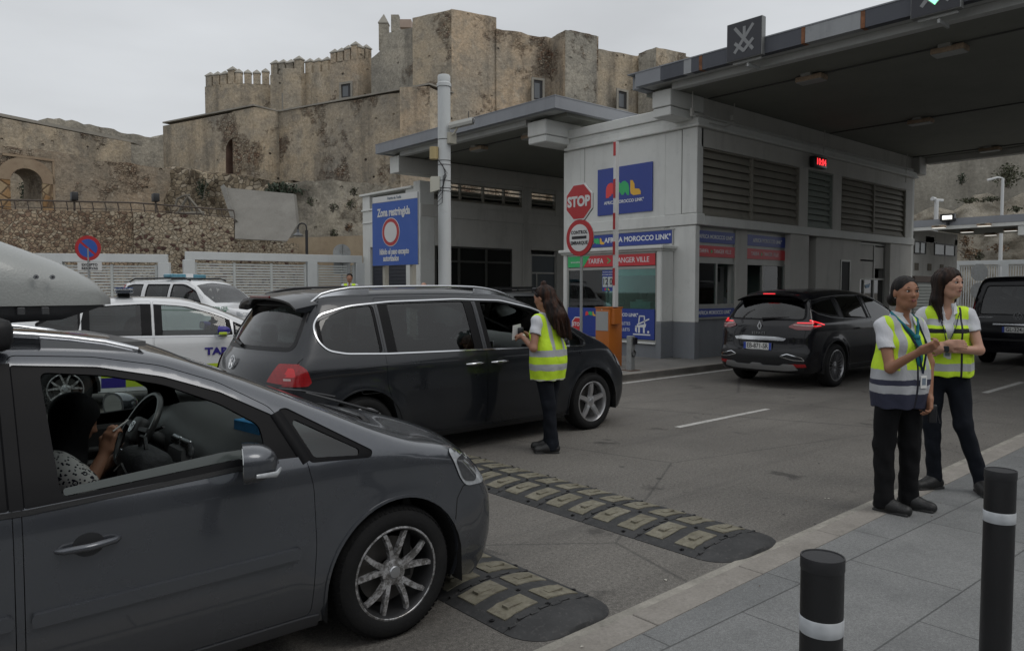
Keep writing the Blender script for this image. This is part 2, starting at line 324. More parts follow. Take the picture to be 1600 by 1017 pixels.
def speed_bump(cx,y0,y1,hw,label):
    t=empty('speed_bump',(cx,y0,0),0,label,'speed bump','speed bumps across the near lane')
    nx=14; us=[-hw+2*hw*i/nx for i in range(nx+1)]
    mod=0.48; k=0; y=0.30
    def slab(ya,yb,name):                         # a domed rubber length (plan may be rounded at the end)
        b=MB(); rings=[]
        ys=[ya,yb]
        for yy in ys: rings.append([(u,yy,bump_z(u,hw)) for u in us]+[(hw,yy,-0.02),(-hw,yy,-0.02)])
        b.loft(rings); return b.build(name,RUB,t,smooth=35)
    # rounded end piece
    b=MB(); rings=[]
    for i in range(7):
        a=R(90*i/6); yy=0.30-0.22*math.sin(a); s=max(0.35,math.cos(a)**0.55) if i<6 else 0.35
        f=1-(i/6)**3*0.75
        rings.append([(u*s,yy,bump_z(u,hw)*f) for u in us]+[(hw*s,yy,-0.02),(-hw*s,yy,-0.02)])
    b.loft(rings); b.build('end_piece',RUB,t,smooth=35)
    n=int((y1-y0-0.3)/mod)
    for i in range(n):
        ya=0.30+i*mod+0.004; yb=ya+mod-0.008; slab(ya,yb,'rubber_length')
        bb=MB()
        # toothed interlocking seam shown as a raised zig strip
        for j in range(8): bb.box(-hw*0.9+j*hw*0.225,-hw*0.9+j*hw*0.225+hw*0.2,ya+(0.0 if j%2 else -0.016),ya+(0.016 if j%2 else 0.0),0.01,bump_z(-hw*0.9+j*hw*0.225+hw*0.1,hw)+0.003)
        bb.build('seam',RUB,t)
        for row in (0.06,0.30):
            for sgn in (-1,1):
                px0,px1=(sgn*hw*0.10,sgn*hw*0.80) if sgn>0 else (-hw*0.80,-hw*0.10)
                q=MB(); m_=6; ringz=[]
                jit=[RS.uniform(-0.006,0.006) for _ in range(2*(m_+1))]
                for a_ in range(m_+1):
                    u=px0+(px1-px0)*a_/m_; ringz.append([(u,ya+row+jit[a_],bump_z(u,hw)+0.006),(u,ya+row+0.145+jit[m_+1+a_],bump_z(u,hw)+0.006),(u,ya+row+0.145,bump_z(u,hw)-0.01),(u,ya+row,bump_z(u,hw)-0.01)])
                q.loft(ringz); q.box((px0+px1)/2-0.05,(px0+px1)/2+0.05,ya+row+0.05,ya+row+0.095,0.0,bump_z((px0+px1)/2,hw)+0.013)
                q.build('reflective_panel',PATCH,t,smooth=35)
        for (u,v) in ((-hw*0.9,0.12),(0,0.25),(hw*0.9,0.12),(0.0,0.02)):
            c_=MB(); z=bump_z(u,hw); c_.cyl((u,ya+v,z-0.01),(u,ya+v,z+0.006),0.014,n=8); c_.cyl((u,ya+v,z-0.01),(u,ya+v,z+0.009),0.007,n=6); c_.build('bolt',DKM,t)
    return t
speed_bump(4.22,2.40,6.9,0.37,'long rubber speed bump with faded yellow panels, just ahead of the grey minivan')
speed_bump(2.62,2.40,6.5,0.32,'rubber speed bump whose far part lies under the grey minivan, nearer the bollards')
BLK=mat('black bollard paint',(0.012,0.012,0.013),0.42,0,var=0.15,bump=0.08,bscale=60,rvar=0.1); CAPM=mat('black bollard cap',(0.02,0.02,0.022),0.5,0,bump=0.1,bscale=50)
def m_refl():
    g=NG('reflective tape'); s=g.rng(g.vor(34,'F1',vec=g.mapp((1,1,1)),rand=0.6),0,1,0.85,1.1); c=g.mix(1,(0.50,0.52,0.54),s,'MULTIPLY'); return g.out(c,0.35,g.vor(60),0.2,0.002,0.5)
REFL=m_refl()
def bollard(x,y,lab,tilt=0):
    t=empty('bollard',(x,y,0.02),0,lab,'bollard','black bollards on the pavement'); t.rotation_euler=(0,tilt,0)
    MB().lathe([(0.0498,0),(0.0498,0.972)],n=40).build('post',BLK,t,smooth=40)
    MB().lathe([(0.0502,0.955),(0.0512,0.957),(0.0512,0.984),(0.0505,0.987),(0.0475,0.987),(0.0465,0.984),(0.0001,0.983)],n=40).build('cap',CAPM,t,smooth=50)
    MB().lathe([(0.0498,0.80),(0.0513,0.802),(0.0513,0.838),(0.0498,0.84)],n=40).build('reflective_band',REFL,t,smooth=40)
    MB().lathe([(0.08,0.0),(0.08,0.012),(0.05,0.02)],n=24).build('base_collar',BLK,t,smooth=40)
bollard(1.75,0.86,'black bollard with white band, shorter in view and nearest the kerb at the bottom edge')
bollard(3.07,0.862,'taller black bollard with white band near the right edge, before the women in vests',R(0.4))

lt=MB()
for i in range(150):
    x_=RS.uniform(2.2,13); y_=RS.uniform(KY(x_)-0.5 if i%4==0 else KY(x_)+0.02,KY(x_)+(6 if i%2 else 0.5)); z_=0.03 if y_<KY(x_) else 0.004; a=RS.uniform(0,6.28); l=RS.uniform(0.004,0.014); w_=l*RS.uniform(0.25,0.9); c,s_=math.cos(a),math.sin(a)
    lt.add([(x_+c*l,y_+s_*l,z_),(x_-s_*w_,y_+c*w_,z_+0.003),(x_-c*l,y_-s_*l,z_),(x_+s_*w_,y_-c*w_,z_+0.004)],[(0,1,2,3)],i%3)
tag(lt.build('road_grit',[mat('pale grit',(0.45,0.43,0.38),0.8),mat('dead leaf brown',(0.10,0.06,0.035),0.8),mat('dark grit',(0.03,0.03,0.03),0.8)]),kind='stuff')
# ================================================================== PORT CONTROL BUILDINGS AND CANOPIES
def m_paint(name,c,dirt=0.35,streak=0.35):
    g=NG(name); c0=tuple(v*0.93 for v in _c(c)[:3]); c1=tuple(min(1,v*1.06) for v in _c(c)[:3]); k=g.ramp(g.noise(1.1,6,0.6),[(0.3,c0),(0.7,c1)])
    dk=tuple(v*0.45 for v in _c(c)[:3])
    k=g.mix(g.rng(g.noise(2.5,8,0.65,vec=g.mapp((1,1,0.16))),0.52,0.8,0,streak),k,dk)
    k=g.mix(g.rng(g.noise(5,8,0.7),0.58,0.8,0,dirt),k,dk)
    return g.out(k,0.72,g.noise(55,4,0.6),0.22,0.006,0.35)
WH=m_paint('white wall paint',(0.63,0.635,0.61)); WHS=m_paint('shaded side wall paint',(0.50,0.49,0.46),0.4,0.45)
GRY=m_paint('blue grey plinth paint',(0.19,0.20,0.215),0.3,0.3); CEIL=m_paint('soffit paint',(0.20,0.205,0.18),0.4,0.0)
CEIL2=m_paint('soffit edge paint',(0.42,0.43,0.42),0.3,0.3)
FAS=m_paint('grey metal fascia',(0.25,0.260,0.280),0.25,0.25); FAD=m_paint('dark blue metal fascia',(0.085,0.090,0.105),0.3,0.5)
FAL=m_paint('pale scuffed fascia',(0.30,0.31,0.32),0.6,0.5); RUST=mat('rusted steel',(0.20,0.085,0.04),0.85,0,var=0.45,vscale=14,dirt=0.7,dscale=9,dcol=(0.05,0.03,0.02),bump=0.4)
LOUV=m_paint('louver metal',(0.25,0.235,0.20),0.45,0.4); LOUVG=m_paint('greenish louver metal',(0.27,0.30,0.27),0.4,0.3); DARK=mat('dark interior',(0.02,0.02,0.02),0.9); ALU=mat('aluminium frame',(0.34,0.34,0.32),0.45,0.5,var=0.1)
BLUE=mat('deep blue sign film',(0.018,0.045,0.27),0.35,0,var=0.08,vscale=1.5,dirt=0.1,dscale=3,dcol=(0.05,0.06,0.12)); RED=mat('red sign film',(0.56,0.028,0.038),0.35,0,var=0.06,dirt=0.1)
WLET=mat('white lettering',(0.72,0.73,0.74),0.5); GRN=mat('green sign film',(0.03,0.42,0.13),0.4); YEL=mat('amber sign film',(0.75,0.42,0.04),0.4); LOGOR=mat('logo red',(0.75,0.05,0.05),0.4)
GLT=glass('teal tinted glass',(0.50,0.72,0.69),0.045); GLD=glass('dark office glass',(0.14,0.17,0.17),0.10); GLC=glass('clear glass',(0.78,0.82,0.82),0.06)
INW=mat('office wall',(0.34,0.36,0.34),0.8,var=0.1); INF=mat('office floor',(0.14,0.14,0.13),0.6); DESK=mat('office desk',(0.12,0.12,0.12),0.5); SCR=mat('monitor black',(0.015,0.015,0.018),0.3)
PAPER=mat('paper white',(0.68,0.68,0.66),0.7); CORB=WH
SY=9.85; FX=13.95
def put(name,m,parent,boxes,bevel=0.0,smooth=None):
    if name in ('plinth','bay_post','spandrel','corbel','side_cheek') and len(boxes)>1:
        for q in boxes: o=put(name,m,parent,[q],bevel,smooth)
        return o
    b=MB()
    for q in boxes: b.box(*q)
    return b.build(name,m,parent,smooth=smooth,bevel=bevel)
A=empty('control_building',(FX,SY,0),0,'white port control building with ticket windows and grey plinth beside the black car','building')
A.matrix_world=Matrix.Identity(4); A.location=(0,0,0)
# front wall (X = 13.95), side wall (Y = 9.85)
put('wall',WH,A,[(13.95,14.2,13.35,13.75,0.93,5.2),(13.95,14.2,10.70,13.35,2.64,5.2),(13.96,14.2,10.56,10.70,0.93,3.07),(13.95,14.2,9.86,10.70,3.34,5.2),
     (14.0,25.9,13.75,14.0,0.93,5.2),(25.6,25.85,9.9,13.75,0.1,5.2)],0.008)
put('corner_pillar',WH,A,[(13.93,14.09,9.85,10.56,0.93,3.07),(13.93,14.10,9.83,10.22,3.34,5.2)],0.012)
put('wall_groove',mat('joint shadow grey',(0.22,0.22,0.21),0.9),A,[(13.945,13.951,10.235,10.255,3.34,5.2),(13.945,13.951,13.2,13.212,3.34,5.2)])
put('floor_band',WH,A,[(13.90,14.2,9.80,13.80,3.08,3.33),(14.2,25.7,9.80,10.05,3.08,3.29)],0.012)
put('cornice',WH,A,[(13.86,25.8,9.76,13.86,5.205,5.27),(13.90,25.8,9.80,13.80,5.27,5.40),(13.93,25.7,9.88,13.78,5.40,5.50),(13.88,14.2,10.42,13.80,5.50,5.72)],0.012)
put('plinth',GRY,A,[(13.925,14.1,9.845,10.57,0.1,0.93),(13.94,14.2,13.33,13.76,0.1,0.93),(14.1,18.0,9.95,10.1,0.1,0.99),(18.0,25.6,9.848,9.9,0.1,0.60)],0.004)
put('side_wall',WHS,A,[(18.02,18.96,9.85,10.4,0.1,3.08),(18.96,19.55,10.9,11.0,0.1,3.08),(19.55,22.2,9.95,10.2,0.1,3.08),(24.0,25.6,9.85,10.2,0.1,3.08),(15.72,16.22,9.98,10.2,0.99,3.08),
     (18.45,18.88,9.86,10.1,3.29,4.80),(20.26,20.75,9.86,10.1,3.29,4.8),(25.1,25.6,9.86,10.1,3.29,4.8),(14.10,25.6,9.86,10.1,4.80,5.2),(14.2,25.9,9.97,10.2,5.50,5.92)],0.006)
put('roof_slab',CEIL,A,[(14.2,25.6,10.2,13.75,5.28,5.42),(14.2,25.6,10.2,13.75,3.0,3.07)])
put('interior_wall',INW,A,[(14.3,25.5,13.2,13.3,0.1,3.0),(18.02,18.1,10.4,13.2,0.1,3.0)])
put('interior_floor',INF,A,[(13.6,25.6,10.2,13.7,0.1,0.13)])
# projecting corbels that carry the canopy beam
for (y0,y1) in ((9.93,10.42),):
    put('corbel',CORB,A,[(13.10,14.3,y0,y1,5.55,5.90),(13.12,14.3,y0+0.01,y1-0.01,5.35,5.535)],0.015)
put('corbel',WHS,A,[(25.75,26.3,9.72,10.2,5.35,5.9)],0.02)
# louvers
def louver(x0,x1,y,z0,z1,n,m,parent,muls=(),slat=0.11,gap=False):
    t=MB()
    for (a,b_,c,d) in ((x0,x1,z0-0.0,z0+0.03),(x0,x1,z1-0.03,z1),): t.box(a,b_,y+0.01,y+0.10,c,d)
    t.box(x0,x0+0.03,y+0.01,y+0.10,z0+0.03,z1-0.03); t.box(x1-0.03,x1,y+0.01,y+0.10,z0+0.03,z1-0.03)
    for q in muls: t.box(q-0.035,q+0.035,y+0.012,y+0.11,z0+0.03,z1-0.03)
    fr=t.build('louver_frame',m,parent)
    s=MB(); h=(z1-z0-0.06)/n
    for i in range(n):
        z=z0+0.03+h*i; k=1.04 if not gap else 0.5
        s.add([(x0+0.03,y+0.035,z+0.01),(x1-0.03,y+0.035,z+0.01),(x1-0.03,y+0.115,z+h*k),(x0+0.03,y+0.115,z+h*k),(x0+0.03,y+0.05,z+0.0),(x1-0.03,y+0.05,z+0.0),(x1-0.03,y+0.13,z+h*k-0.01),(x0+0.03,y+0.13,z+h*k-0.01)],[(0,1,2,3),(7,6,5,4),(0,4,5,1),(3,2,6,7),(0,3,7,4),(1,5,6,2)])
    s.build('slats',m,fr)
    return fr
louver(14.10,18.45,9.87,3.31,4.79,8,LOUV,A,(16.25,)); louver(18.88,20.26,9.87,3.31,4.79,9,LOUVG,A); louver(20.75,25.10,9.87,3.31,4.79,9,LOUV,A,(22.9,))
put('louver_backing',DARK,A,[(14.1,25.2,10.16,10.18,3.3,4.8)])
# side service windows, sign strips recessed between the pillars
def frame_rect(name,x0,x1,y,z0,z1,w_,m,parent,d=0.06,ax='x'):
    b=MB(); 
    for (a,b_,c,e_) in ((x0,x1,z0,z0+w_),(x0,x1,z1-w_,z1),(x0,x0+w_,z0+w_,z1-w_),(x1-w_,x1,z0+w_,z1-w_)):
        if ax=='x': b.box(a,b_,y,y+d,c,e_)
        else: b.box(y,y+d,a,b_,c,e_)
    return b.build(name,m,parent)
for (x0,x1,gx0,gx1) in ((14.10,15.72,14.13,14.98),(16.22,18.02,16.95,17.98)):
    w_=frame_rect('service_window',x0,x1,10.0,1.28,2.30,0.045,ALU,A)
    mid=gx1 if gx0<14.5 else gx0
    put('mullion',ALU,w_,[(mid-0.02,mid+0.03,10.0,10.06,1.325,2.255)])
    b=MB(); b.box(gx0,gx1,10.03,10.036,1.33,2.25); b.build('glass',GLT,w_)
    put('sill',ALU,A,[(x0,x1,9.90,10.05,0.992,1.02)]); put('spandrel',ALU,A,[(x0,x1,10.02,10.05,1.02,1.28),(x0,x1,10.02,10.05,2.30,3.08)])
# deeper office fittings seen through the windows
put('white_poster',PAPER,A,[(15.10,15.68,11.2,11.22,1.3,2.2)]); text('poster_logo','JMF',(15.5,11.19,1.95),(1,0,0),(0,0,1),0.2,mat('poster ink',(0.02,0.02,0.02),0.6),A,xs=1.4)
put('monitor',SCR,A,[(15.25,15.62,10.5,10.53,1.30,1.52)]); put('desk',DESK,A,[(14.2,18.0,10.25,10.9,1.15,1.2)])
put('white_poster',PAPER,A,[(16.3,16.8,11.0,11.02,1.3,2.24)])
put('picture_frame',DESK,A,[(16.28,16.48,10.9,10.93,1.85,2.2)])
# recessed door, slit window, storefront
dr=put('door',mat('brown grey door',(0.16,0.155,0.14),0.6,var=0.1),A,[(19.0,19.52,10.84,10.89,0.13,2.2)],0.005); put('handle',ALU,dr,[(19.42,19.46,10.80,10.84,1.0,1.15)])
put('door_transom',DARK,A,[(19.0,19.52,10.82,10.89,2.45,3.0)])
sw=frame_rect('slit_window',20.95,21.55,9.93,1.48,2.50,0.05,ALU,A,0.05); put('pane',mat('near black pane',(0.008,0.008,0.009),0.5,spec=0.1),sw,[(21.0,21.5,9.946,9.949,1.53,2.45)])
sf=frame_rect('storefront',22.2,24.0,10.0,0.2,3.05,0.06,ALU,A,0.06)
put('transom_panel',WHS,sf,[(22.26,23.2,10.02,10.04,2.55,2.98),(22.26,23.2,10.02,10.04,2.0,2.5),(23.3,23.94,10.02,10.04,2.3,2.95)])
put('mullion',ALU,sf,[(22.55,22.6,9.99,10.06,0.26,1.95),(23.2,23.26,9.99,10.06,0.26,3.0),(22.26,23.94,9.992,10.05,1.95,2.0)])
b=MB(); b.box(22.26,23.94,10.03,10.034,0.26,1.95); b.build('pane',GLD,sf)
b=MB(); b.prism([(0,0.1),(0.1,0),(0.28,0.02),(0.36,0.14),(0.26,0.12),(0.12,0.1)],(22.68,10.015,1.7),(1,0,0),(0,0,1),0.01); b.prism(circ(14,0.17,0.2,-0.42,0,180)+[(0.05,-0.42),(0.1,-0.34),(0.3,-0.34)],(22.68,10.015,1.7),(1,0,0),(0,0,1),0.01); b.build('window_decal',mat('pale blue decal',(0.20,0.33,0.50),0.5),sf)
# bay window of the booth on the front
BX=13.50; bay=empty('bay_window',(0,0,0)); bay.parent=A
put('bay_post',WH,bay,[(BX-0.02,13.92,10.42,10.56,0.93,2.55),(BX-0.02,13.92,13.37,13.50,0.93,2.55)],0.02)
put('bay_post',GRY,bay,[(BX-0.024,13.92,10.415,10.563,0.1,0.93),(BX-0.024,13.92,13.366,13.504,0.1,0.93)],0.01)
put('bay_cap',WH,bay,[(BX-0.10,13.945,10.34,13.60,2.56,2.64),(BX-0.06,13.945,10.38,13.56,2.515,2.558)],0.018)
put('bay_base',GRY,bay,[(BX+0.0,13.9,10.565,13.365,0.1,0.42)],0.01); put('bay_sill',WH,bay,[(BX-0.05,BX+0.1,10.57,13.36,0.425,0.47)],0.01)
put('side_cheek',WH,bay,[(BX+0.02,13.92,13.38,13.42,0.5,2.5),(BX+0.02,13.92,10.44,10.48,0.5,2.5)])
frame_rect('frame',10.565,13.365,BX+0.01,0.475,2.51,0.04,ALU,bay,0.07,'y')
put('mullion',ALU,bay,[(BX+0.0,BX+0.07,10.6,13.33,2.13,2.19),(BX+0.0,BX+0.07,10.6,13.33,2.475,2.51)])
b=MB(); b.box(BX+0.03,BX+0.035,10.6,13.33,1.22,2.13); b.build('glass',GLT,bay)
put('roller_blind',mat('teal roller blind',(0.38,0.66,0.62),0.8,var=0.08),bay,[(BX+0.10,BX+0.11,10.6,11.85,1.98,2.13),(BX+0.10,BX+0.11,12.2,13.3,1.98,2.13)])
put('desk',mat('pale desk',(0.42,0.46,0.45),0.6),bay,[(BX+0.1,13.9,10.6,13.33,1.17,1.22)])
put('printer',PAPER,bay,[(BX+0.14,BX+0.4,10.85,11.45,1.22,1.38),(BX+0.16,BX+0.36,11.1,11.3,1.38,1.43)],0.01); put('chair_back',DESK,bay,[(14.6,14.7,11.3,11.75,1.0,1.62),(14.9,15.0,12.2,12.8,0.9,1.6)],0.05)
put('paper_stack',PAPER,bay,[(BX+0.12,BX+0.4,12.9,13.25,1.22,1.32)]); put('monitor',SCR,bay,[(14.2,14.25,12.1,12.6,1.3,1.62)])
put('shelf_unit',INW,A,[(16.9,17.0,10.5,13.1,0.13,2.6)])
# ---- canopy over the lanes
CN=empty('canopy_roof',(0,0,0)); CN.parent=A
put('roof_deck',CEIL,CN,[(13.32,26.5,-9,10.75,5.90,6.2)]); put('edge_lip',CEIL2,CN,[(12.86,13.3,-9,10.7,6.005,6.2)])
put('edge_beam',m_paint('canopy beam paint',(0.50,0.51,0.50)),CN,[(13.12,13.31,-9,9.92,5.87,6.003)],0.006); put('rear_beam',WHS,CN,[(26.2,26.5,-9,9.7,5.70,5.895)],0.01)
ys=[onX(x_,110,12.70)[1] for x_ in (985,1032,1068,1080,1092,1097,1251,1257,1343,1350,1432)]; ys=[10.56]+ys[1:]+[-9]
for i,(a,b_) in enumerate(zip(ys[:-1],ys[1:])):
    m_=[FAS,FAD,FAL,FAD,RUST,FAD,RUST,FAL,RUST,FAD,FAD][i]
    put('fascia_panel',m_,CN,[(12.70 if m_ is not RUST else 12.697,12.86,b_+0.002,a-0.002,5.97,6.25)])
put('fascia_return',FAS,CN,[(12.862,26.5,10.56,10.76,5.97,6.25)]); put('fascia_cap',FAS,CN,[(12.69,26.5,-9,10.77,6.252,6.275)])
cdt=MB()
for y_ in (9.80,): 
    cdt.tube([(13.7,y_,5.90),(13.7,y_,5.60),(13.75,y_,5.42),(15.0,y_-0.0,5.42)],0.014,6); cdt.tube([(13.9,y_,5.47),(25.5,y_,5.47)],0.012,6); cdt.tube([(15.3,y_,5.9),(15.25,y_,5.42),(14.9,y_,5.32),(14.3,9.78,5.32)],0.014,6); cdt.tube([(19.6,y_,5.88),(19.55,y_,5.45),(19.5,y_,5.1)],0.012,6); cdt.tube([(25.0,y_,5.9),(24.9,y_,5.4),(24.9,y_,5.0)],0.012,6)
cdt.box(13.66,13.74,9.78,9.84,5.38,5.55); cdt.box(15.2,15.3,9.77,9.84,5.5,5.62)
cdt.build('conduit',WHS,A,smooth=40)
cc=MB()
for X_ in (14.45,20.1,25.7): cc.box(X_-0.03,X_+0.0,-6,9.9,5.872,5.897)
cc.build('ceiling_conduit',mat('dark conduit',(0.08,0.08,0.075),0.8),CN)
def ceiling_lamp(x,y,z,lab,lit=False,group='rusty ceiling lamps under the big canopy'):
    t=empty('ceiling_lamp',(x,y,z),0,lab,'lamp',group)
    MB().rbox(-0.15,0.15,-0.27,0.27,-0.13,-0.03,0.02).build('housing',mat('rust flecked lamp housing',(0.36,0.27,0.19),0.8,0,var=0.3,vscale=12,dirt=0.85,dscale=11,dcol=(0.10,0.05,0.03),bump=0.3),t,smooth=40)
    put('mount',mat('grey junction box',(0.3,0.3,0.28),0.7),t,[(-0.22,-0.12,-0.08,0.12,-0.05,0.0),(-0.04,0.04,-0.2,0.2,-0.03,0.0)])
    put('diffuser',mat('dusty lamp glass',(0.30,0.31,0.30),0.4) if not lit else mat('lit lamp glass',(0.9,0.9,0.85),0.4,emit=(1,0.97,0.9),estr=0.75),t,[(-0.135,0.135,-0.25,0.25,-0.145,-0.131)]); return t
for (x_,y_,l_) in ((14.41,7.5,'rusty ceiling lamp nearest the lane signal above the building corner'),(14.53,5.04,'rusty ceiling lamp at the top right, the largest under the big canopy'),(20.09,7.59,'rusty ceiling lamp in the middle row of the big canopy, above the black car'),(25.59,7.7,'small rusty ceiling lamp at the far rear edge of the big canopy')): ceiling_lamp(x_,y_,5.9,l_)
# clock with red digits
ck=empty('digital_clock',(18.85,9.70,4.98),0,'small black digital clock with red digits 10:04 on the side wall','clock')
MB().rbox(0,0.68,-0.02,0.12,-0.14,0.14,0.02).build('case',SCR,ck,smooth=40)
text('digits','10:04',(0.34,-0.026,0.0),(1,0,0),(0,0,1),0.24,mat('red led',(0.4,0.01,0.01),0.4,emit=(1,0.04,0.05),estr=1.6),ck,bold=0.004,space=1.0)
# ================================================================== LEFT BUILDING + CANOPY
BY=20.52
B=empty('control_building',(0,0,0),0,'second control building with dark windows, behind the dark minivan and the blue restricted sign','building')
put('wall',WH,B,[(13.95,14.15,20.9,21.40,0.1,5.0),(13.95,14.15,23.72,24.22,0.1,5.0),(13.95,14.15,21.40,23.72,3.16,4.45),(14.0,26,24.0,24.22,0.1,5.0)],0.01)
put('corner_pillar',WH,B,[(13.93,14.5,20.52,20.9,0.1,5.2)],0.015)
put('front_band',WH,B,[(13.90,14.2,20.93,24.25,4.46,4.52),(13.91,14.2,20.93,24.22,4.02,4.06),(13.86,14.2,20.93,24.30,5.0,5.07)],0.01)
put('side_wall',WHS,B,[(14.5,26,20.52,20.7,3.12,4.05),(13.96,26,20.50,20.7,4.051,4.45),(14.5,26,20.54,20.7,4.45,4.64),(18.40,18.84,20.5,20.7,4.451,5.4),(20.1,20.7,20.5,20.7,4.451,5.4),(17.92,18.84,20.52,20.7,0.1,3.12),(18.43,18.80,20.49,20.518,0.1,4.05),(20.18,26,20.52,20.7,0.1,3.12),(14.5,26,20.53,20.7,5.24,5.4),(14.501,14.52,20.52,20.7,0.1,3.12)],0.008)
put('beam',WHS,B,[(13.12,26,20.45,20.95,5.38,5.88)],0.015); put('corbel',WH,B,[(13.08,13.118,20.44,20.96,5.37,5.89)],0.01)
put('roof_slab',CEIL,B,[(14.16,25.9,20.71,23.99,4.9,5.0)])
put('interior_wall',INW,B,[(25.5,25.7,20.7,24,0.1,4.9)])
for (x0,x1,ml) in ((14.52,18.40,(15.6,16.6,17.55)),(18.84,20.10,())):
    louver(x0,x1,20.52,4.64,5.24,4,LOUV,B,ml,gap=True)
dk=put('garage_shutter',mat('dark blue slatted shutter',(0.022,0.024,0.034),0.5,bump=0.1),B,[(14.05,14.09,21.40,23.72,0.15,2.5),(14.05,14.09,21.40,23.72,2.56,3.16)])
for k in range(20): pass
frame_rect('shutter_frame',21.40,23.72,14.02,0.12,3.16,0.05,ALU,B,0.05,'y'); put('mullion',ALU,B,[(14.01,14.06,21.45,23.67,2.5,2.56)])
sl=MB()
for k in range(18): sl.box(14.035,14.05,21.46,23.66,0.3+k*0.12,0.3+k*0.12+0.085)
sl.build('shutter_slats',mat('dark slat blue',(0.03,0.032,0.042),0.55),B)
wd=frame_rect('window',14.55,17.92,20.53,0.9,3.11,0.05,mat('dark bronze frame',(0.05,0.05,0.045),0.5),B,0.06)
put('mullion',MATS['dark bronze frame'],wd,[(x_-0.04,x_+0.04,20.52,20.6,0.95,3.06) for x_ in (15.53,16.72)]+[(14.6,17.87,20.525,20.6,2.58,2.65)])
put('pane',mat('black window pane',(0.008,0.009,0.009),0.12,spec=0.3),wd,[(14.6,17.87,20.57,20.575,0.95,3.06)])
dd=frame_rect('door',18.86,20.16,20.56,0.15,2.97,0.06,ALU,B,0.06); put('mullion',ALU,dd,[(18.92,20.1,20.57,20.63,2.25,2.31),(19.15,19.2,20.57,20.63,0.2,2.25)]); put('pane',mat('bluish door glass',(0.10,0.115,0.13),0.12),dd,[(18.92,20.1,20.60,20.605,0.2,2.91)])
CB=empty('canopy_roof',(0,0,0)); CB.parent=B
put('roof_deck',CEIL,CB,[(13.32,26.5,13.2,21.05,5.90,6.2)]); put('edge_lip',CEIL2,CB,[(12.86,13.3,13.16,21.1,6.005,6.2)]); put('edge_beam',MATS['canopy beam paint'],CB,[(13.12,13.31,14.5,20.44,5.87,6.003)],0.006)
put('fascia_panel',FAS,CB,[(12.70,12.86,13.0,21.2,5.98,6.26),(12.862,26.5,13.0,13.16,5.98,6.26),(12.862,26.5,21.06,21.2,5.98,6.26)]); put('fascia_cap',FAS,CB,[(12.69,26.51,12.99,21.21,6.262,6.285)])
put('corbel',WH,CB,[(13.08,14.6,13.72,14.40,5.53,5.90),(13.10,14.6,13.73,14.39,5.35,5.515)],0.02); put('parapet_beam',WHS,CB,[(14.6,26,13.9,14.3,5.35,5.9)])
put('ceiling_conduit',MATS['dark conduit'],CB,[(14.05,14.08,14,20.4,5.872,5.897)])
ceiling_lamp(14.06,17.61,5.9,'rusty ceiling lamp under the left canopy, nearer the white camera pole',group='rusty ceiling lamps under the left canopy')
ceiling_lamp(14.06,15.32,5.9,'rusty ceiling lamp under the left canopy, nearer its right corner',group='rusty ceiling lamps under the left canopy')
# ================================================================== DISTANT BUILDING C
Cb=empty('control_building',(0,0,0),0,'distant low building under a grey canopy behind the two women','building')
put('side_wall',WHS,Cb,[(33,44.2,14.7,15.0,0,2.0),(33,44.2,14.7,15.0,2.0,3.4),(33,34.0,14.7,15.0,3.4,4.3),(36.2,38.5,14.7,15.0,3.4,4.3),(39.9,41.0,14.7,15.0,3.4,4.3),(43.8,44.2,14.7,15.0,3.4,4.3),(33,44.2,14.7,15.0,4.0,4.6),(44.0,44.2,15,18,0,4.6)],0.01)
for (a,b_) in ((34,36.2),(38.5,39.9),(41,43.8)):
    f_=frame_rect('window',a,b_,14.66,3.4,4.0,0.05,MATS['dark bronze frame'],Cb,0.06); put('mullion',MATS['dark bronze frame'],f_,[((a+b_)/2-0.03,(a+b_)/2+0.03,14.66,14.72,3.45,3.95)]); put('pane',mat('pale sky pane',(0.3,0.32,0.32),0.2),f_,[(a+0.05,b_-0.05,14.69,14.70,3.45,3.95)])
for x_ in (38.6,40.2,41.8): put('vent',mat('vent grey brown',(0.15,0.13,0.10),0.8),Cb,[(x_,x_+0.45,14.67,14.69,2.6,2.95)])
for (a,b_) in ((38.0,40),(40.6,43.6)):
    f_=frame_rect('window',a,b_,14.66,0.9,2.05,0.05,ALU,Cb,0.06); put('pane',mat('grey green pane',(0.12,0.15,0.15),0.15),f_,[(a+0.05,b_-0.05,14.69,14.70,0.95,2.0)])
put('canopy_roof',CEIL,Cb,[(38.3,45.5,-4,14.68,4.62,4.9)]); put('fascia_panel',FAS,Cb,[(38.0,38.3,-4,14.9,4.60,4.92)]); put('edge_beam',WH,Cb,[(38.02,38.28,-4,14.6,4.44,4.597)])
put('column',WH,Cb,[(38.32,38.7,9.55,10.1,0,4.2)],0.02); put('column_head',WH,Cb,[(38.05,39.4,9.35,10.3,4.0,4.43)],0.02)
for i,(px_,py_) in enumerate(((1467,354),(1511,361),(1538,351),(1579,359),(1548,366))):
    p_=onz(px_,py_,4.55); t=ceiling_lamp(p_[0],p_[1],4.62,'small lit ceiling lamp under the distant canopy, %s'%['leftmost of the five','second from the left','at the centre front','rightmost of the five','lowest in view near the rear'][i],True,'lit lamps under the distant canopy')
fl=onX(1481,340,37.9); t=empty('floodlight',tuple(fl),0,'bright lit floodlight on the edge of the distant grey canopy','lamp')
b=MB(); b.box(-0.08,0.1,-0.3,0.3,-0.16,0.16); b.build('housing',SCR,t); put('lamp_face',mat('lit floodlight face',(1,1,0.95),0.3,emit=(1,0.97,0.88),estr=1.8),t,[(-0.1,-0.081,-0.20,0.20,-0.09,0.08)]); put('bracket',DKM,t,[(-0.05,0.06,-0.05,0.05,-0.34,-0.16)])
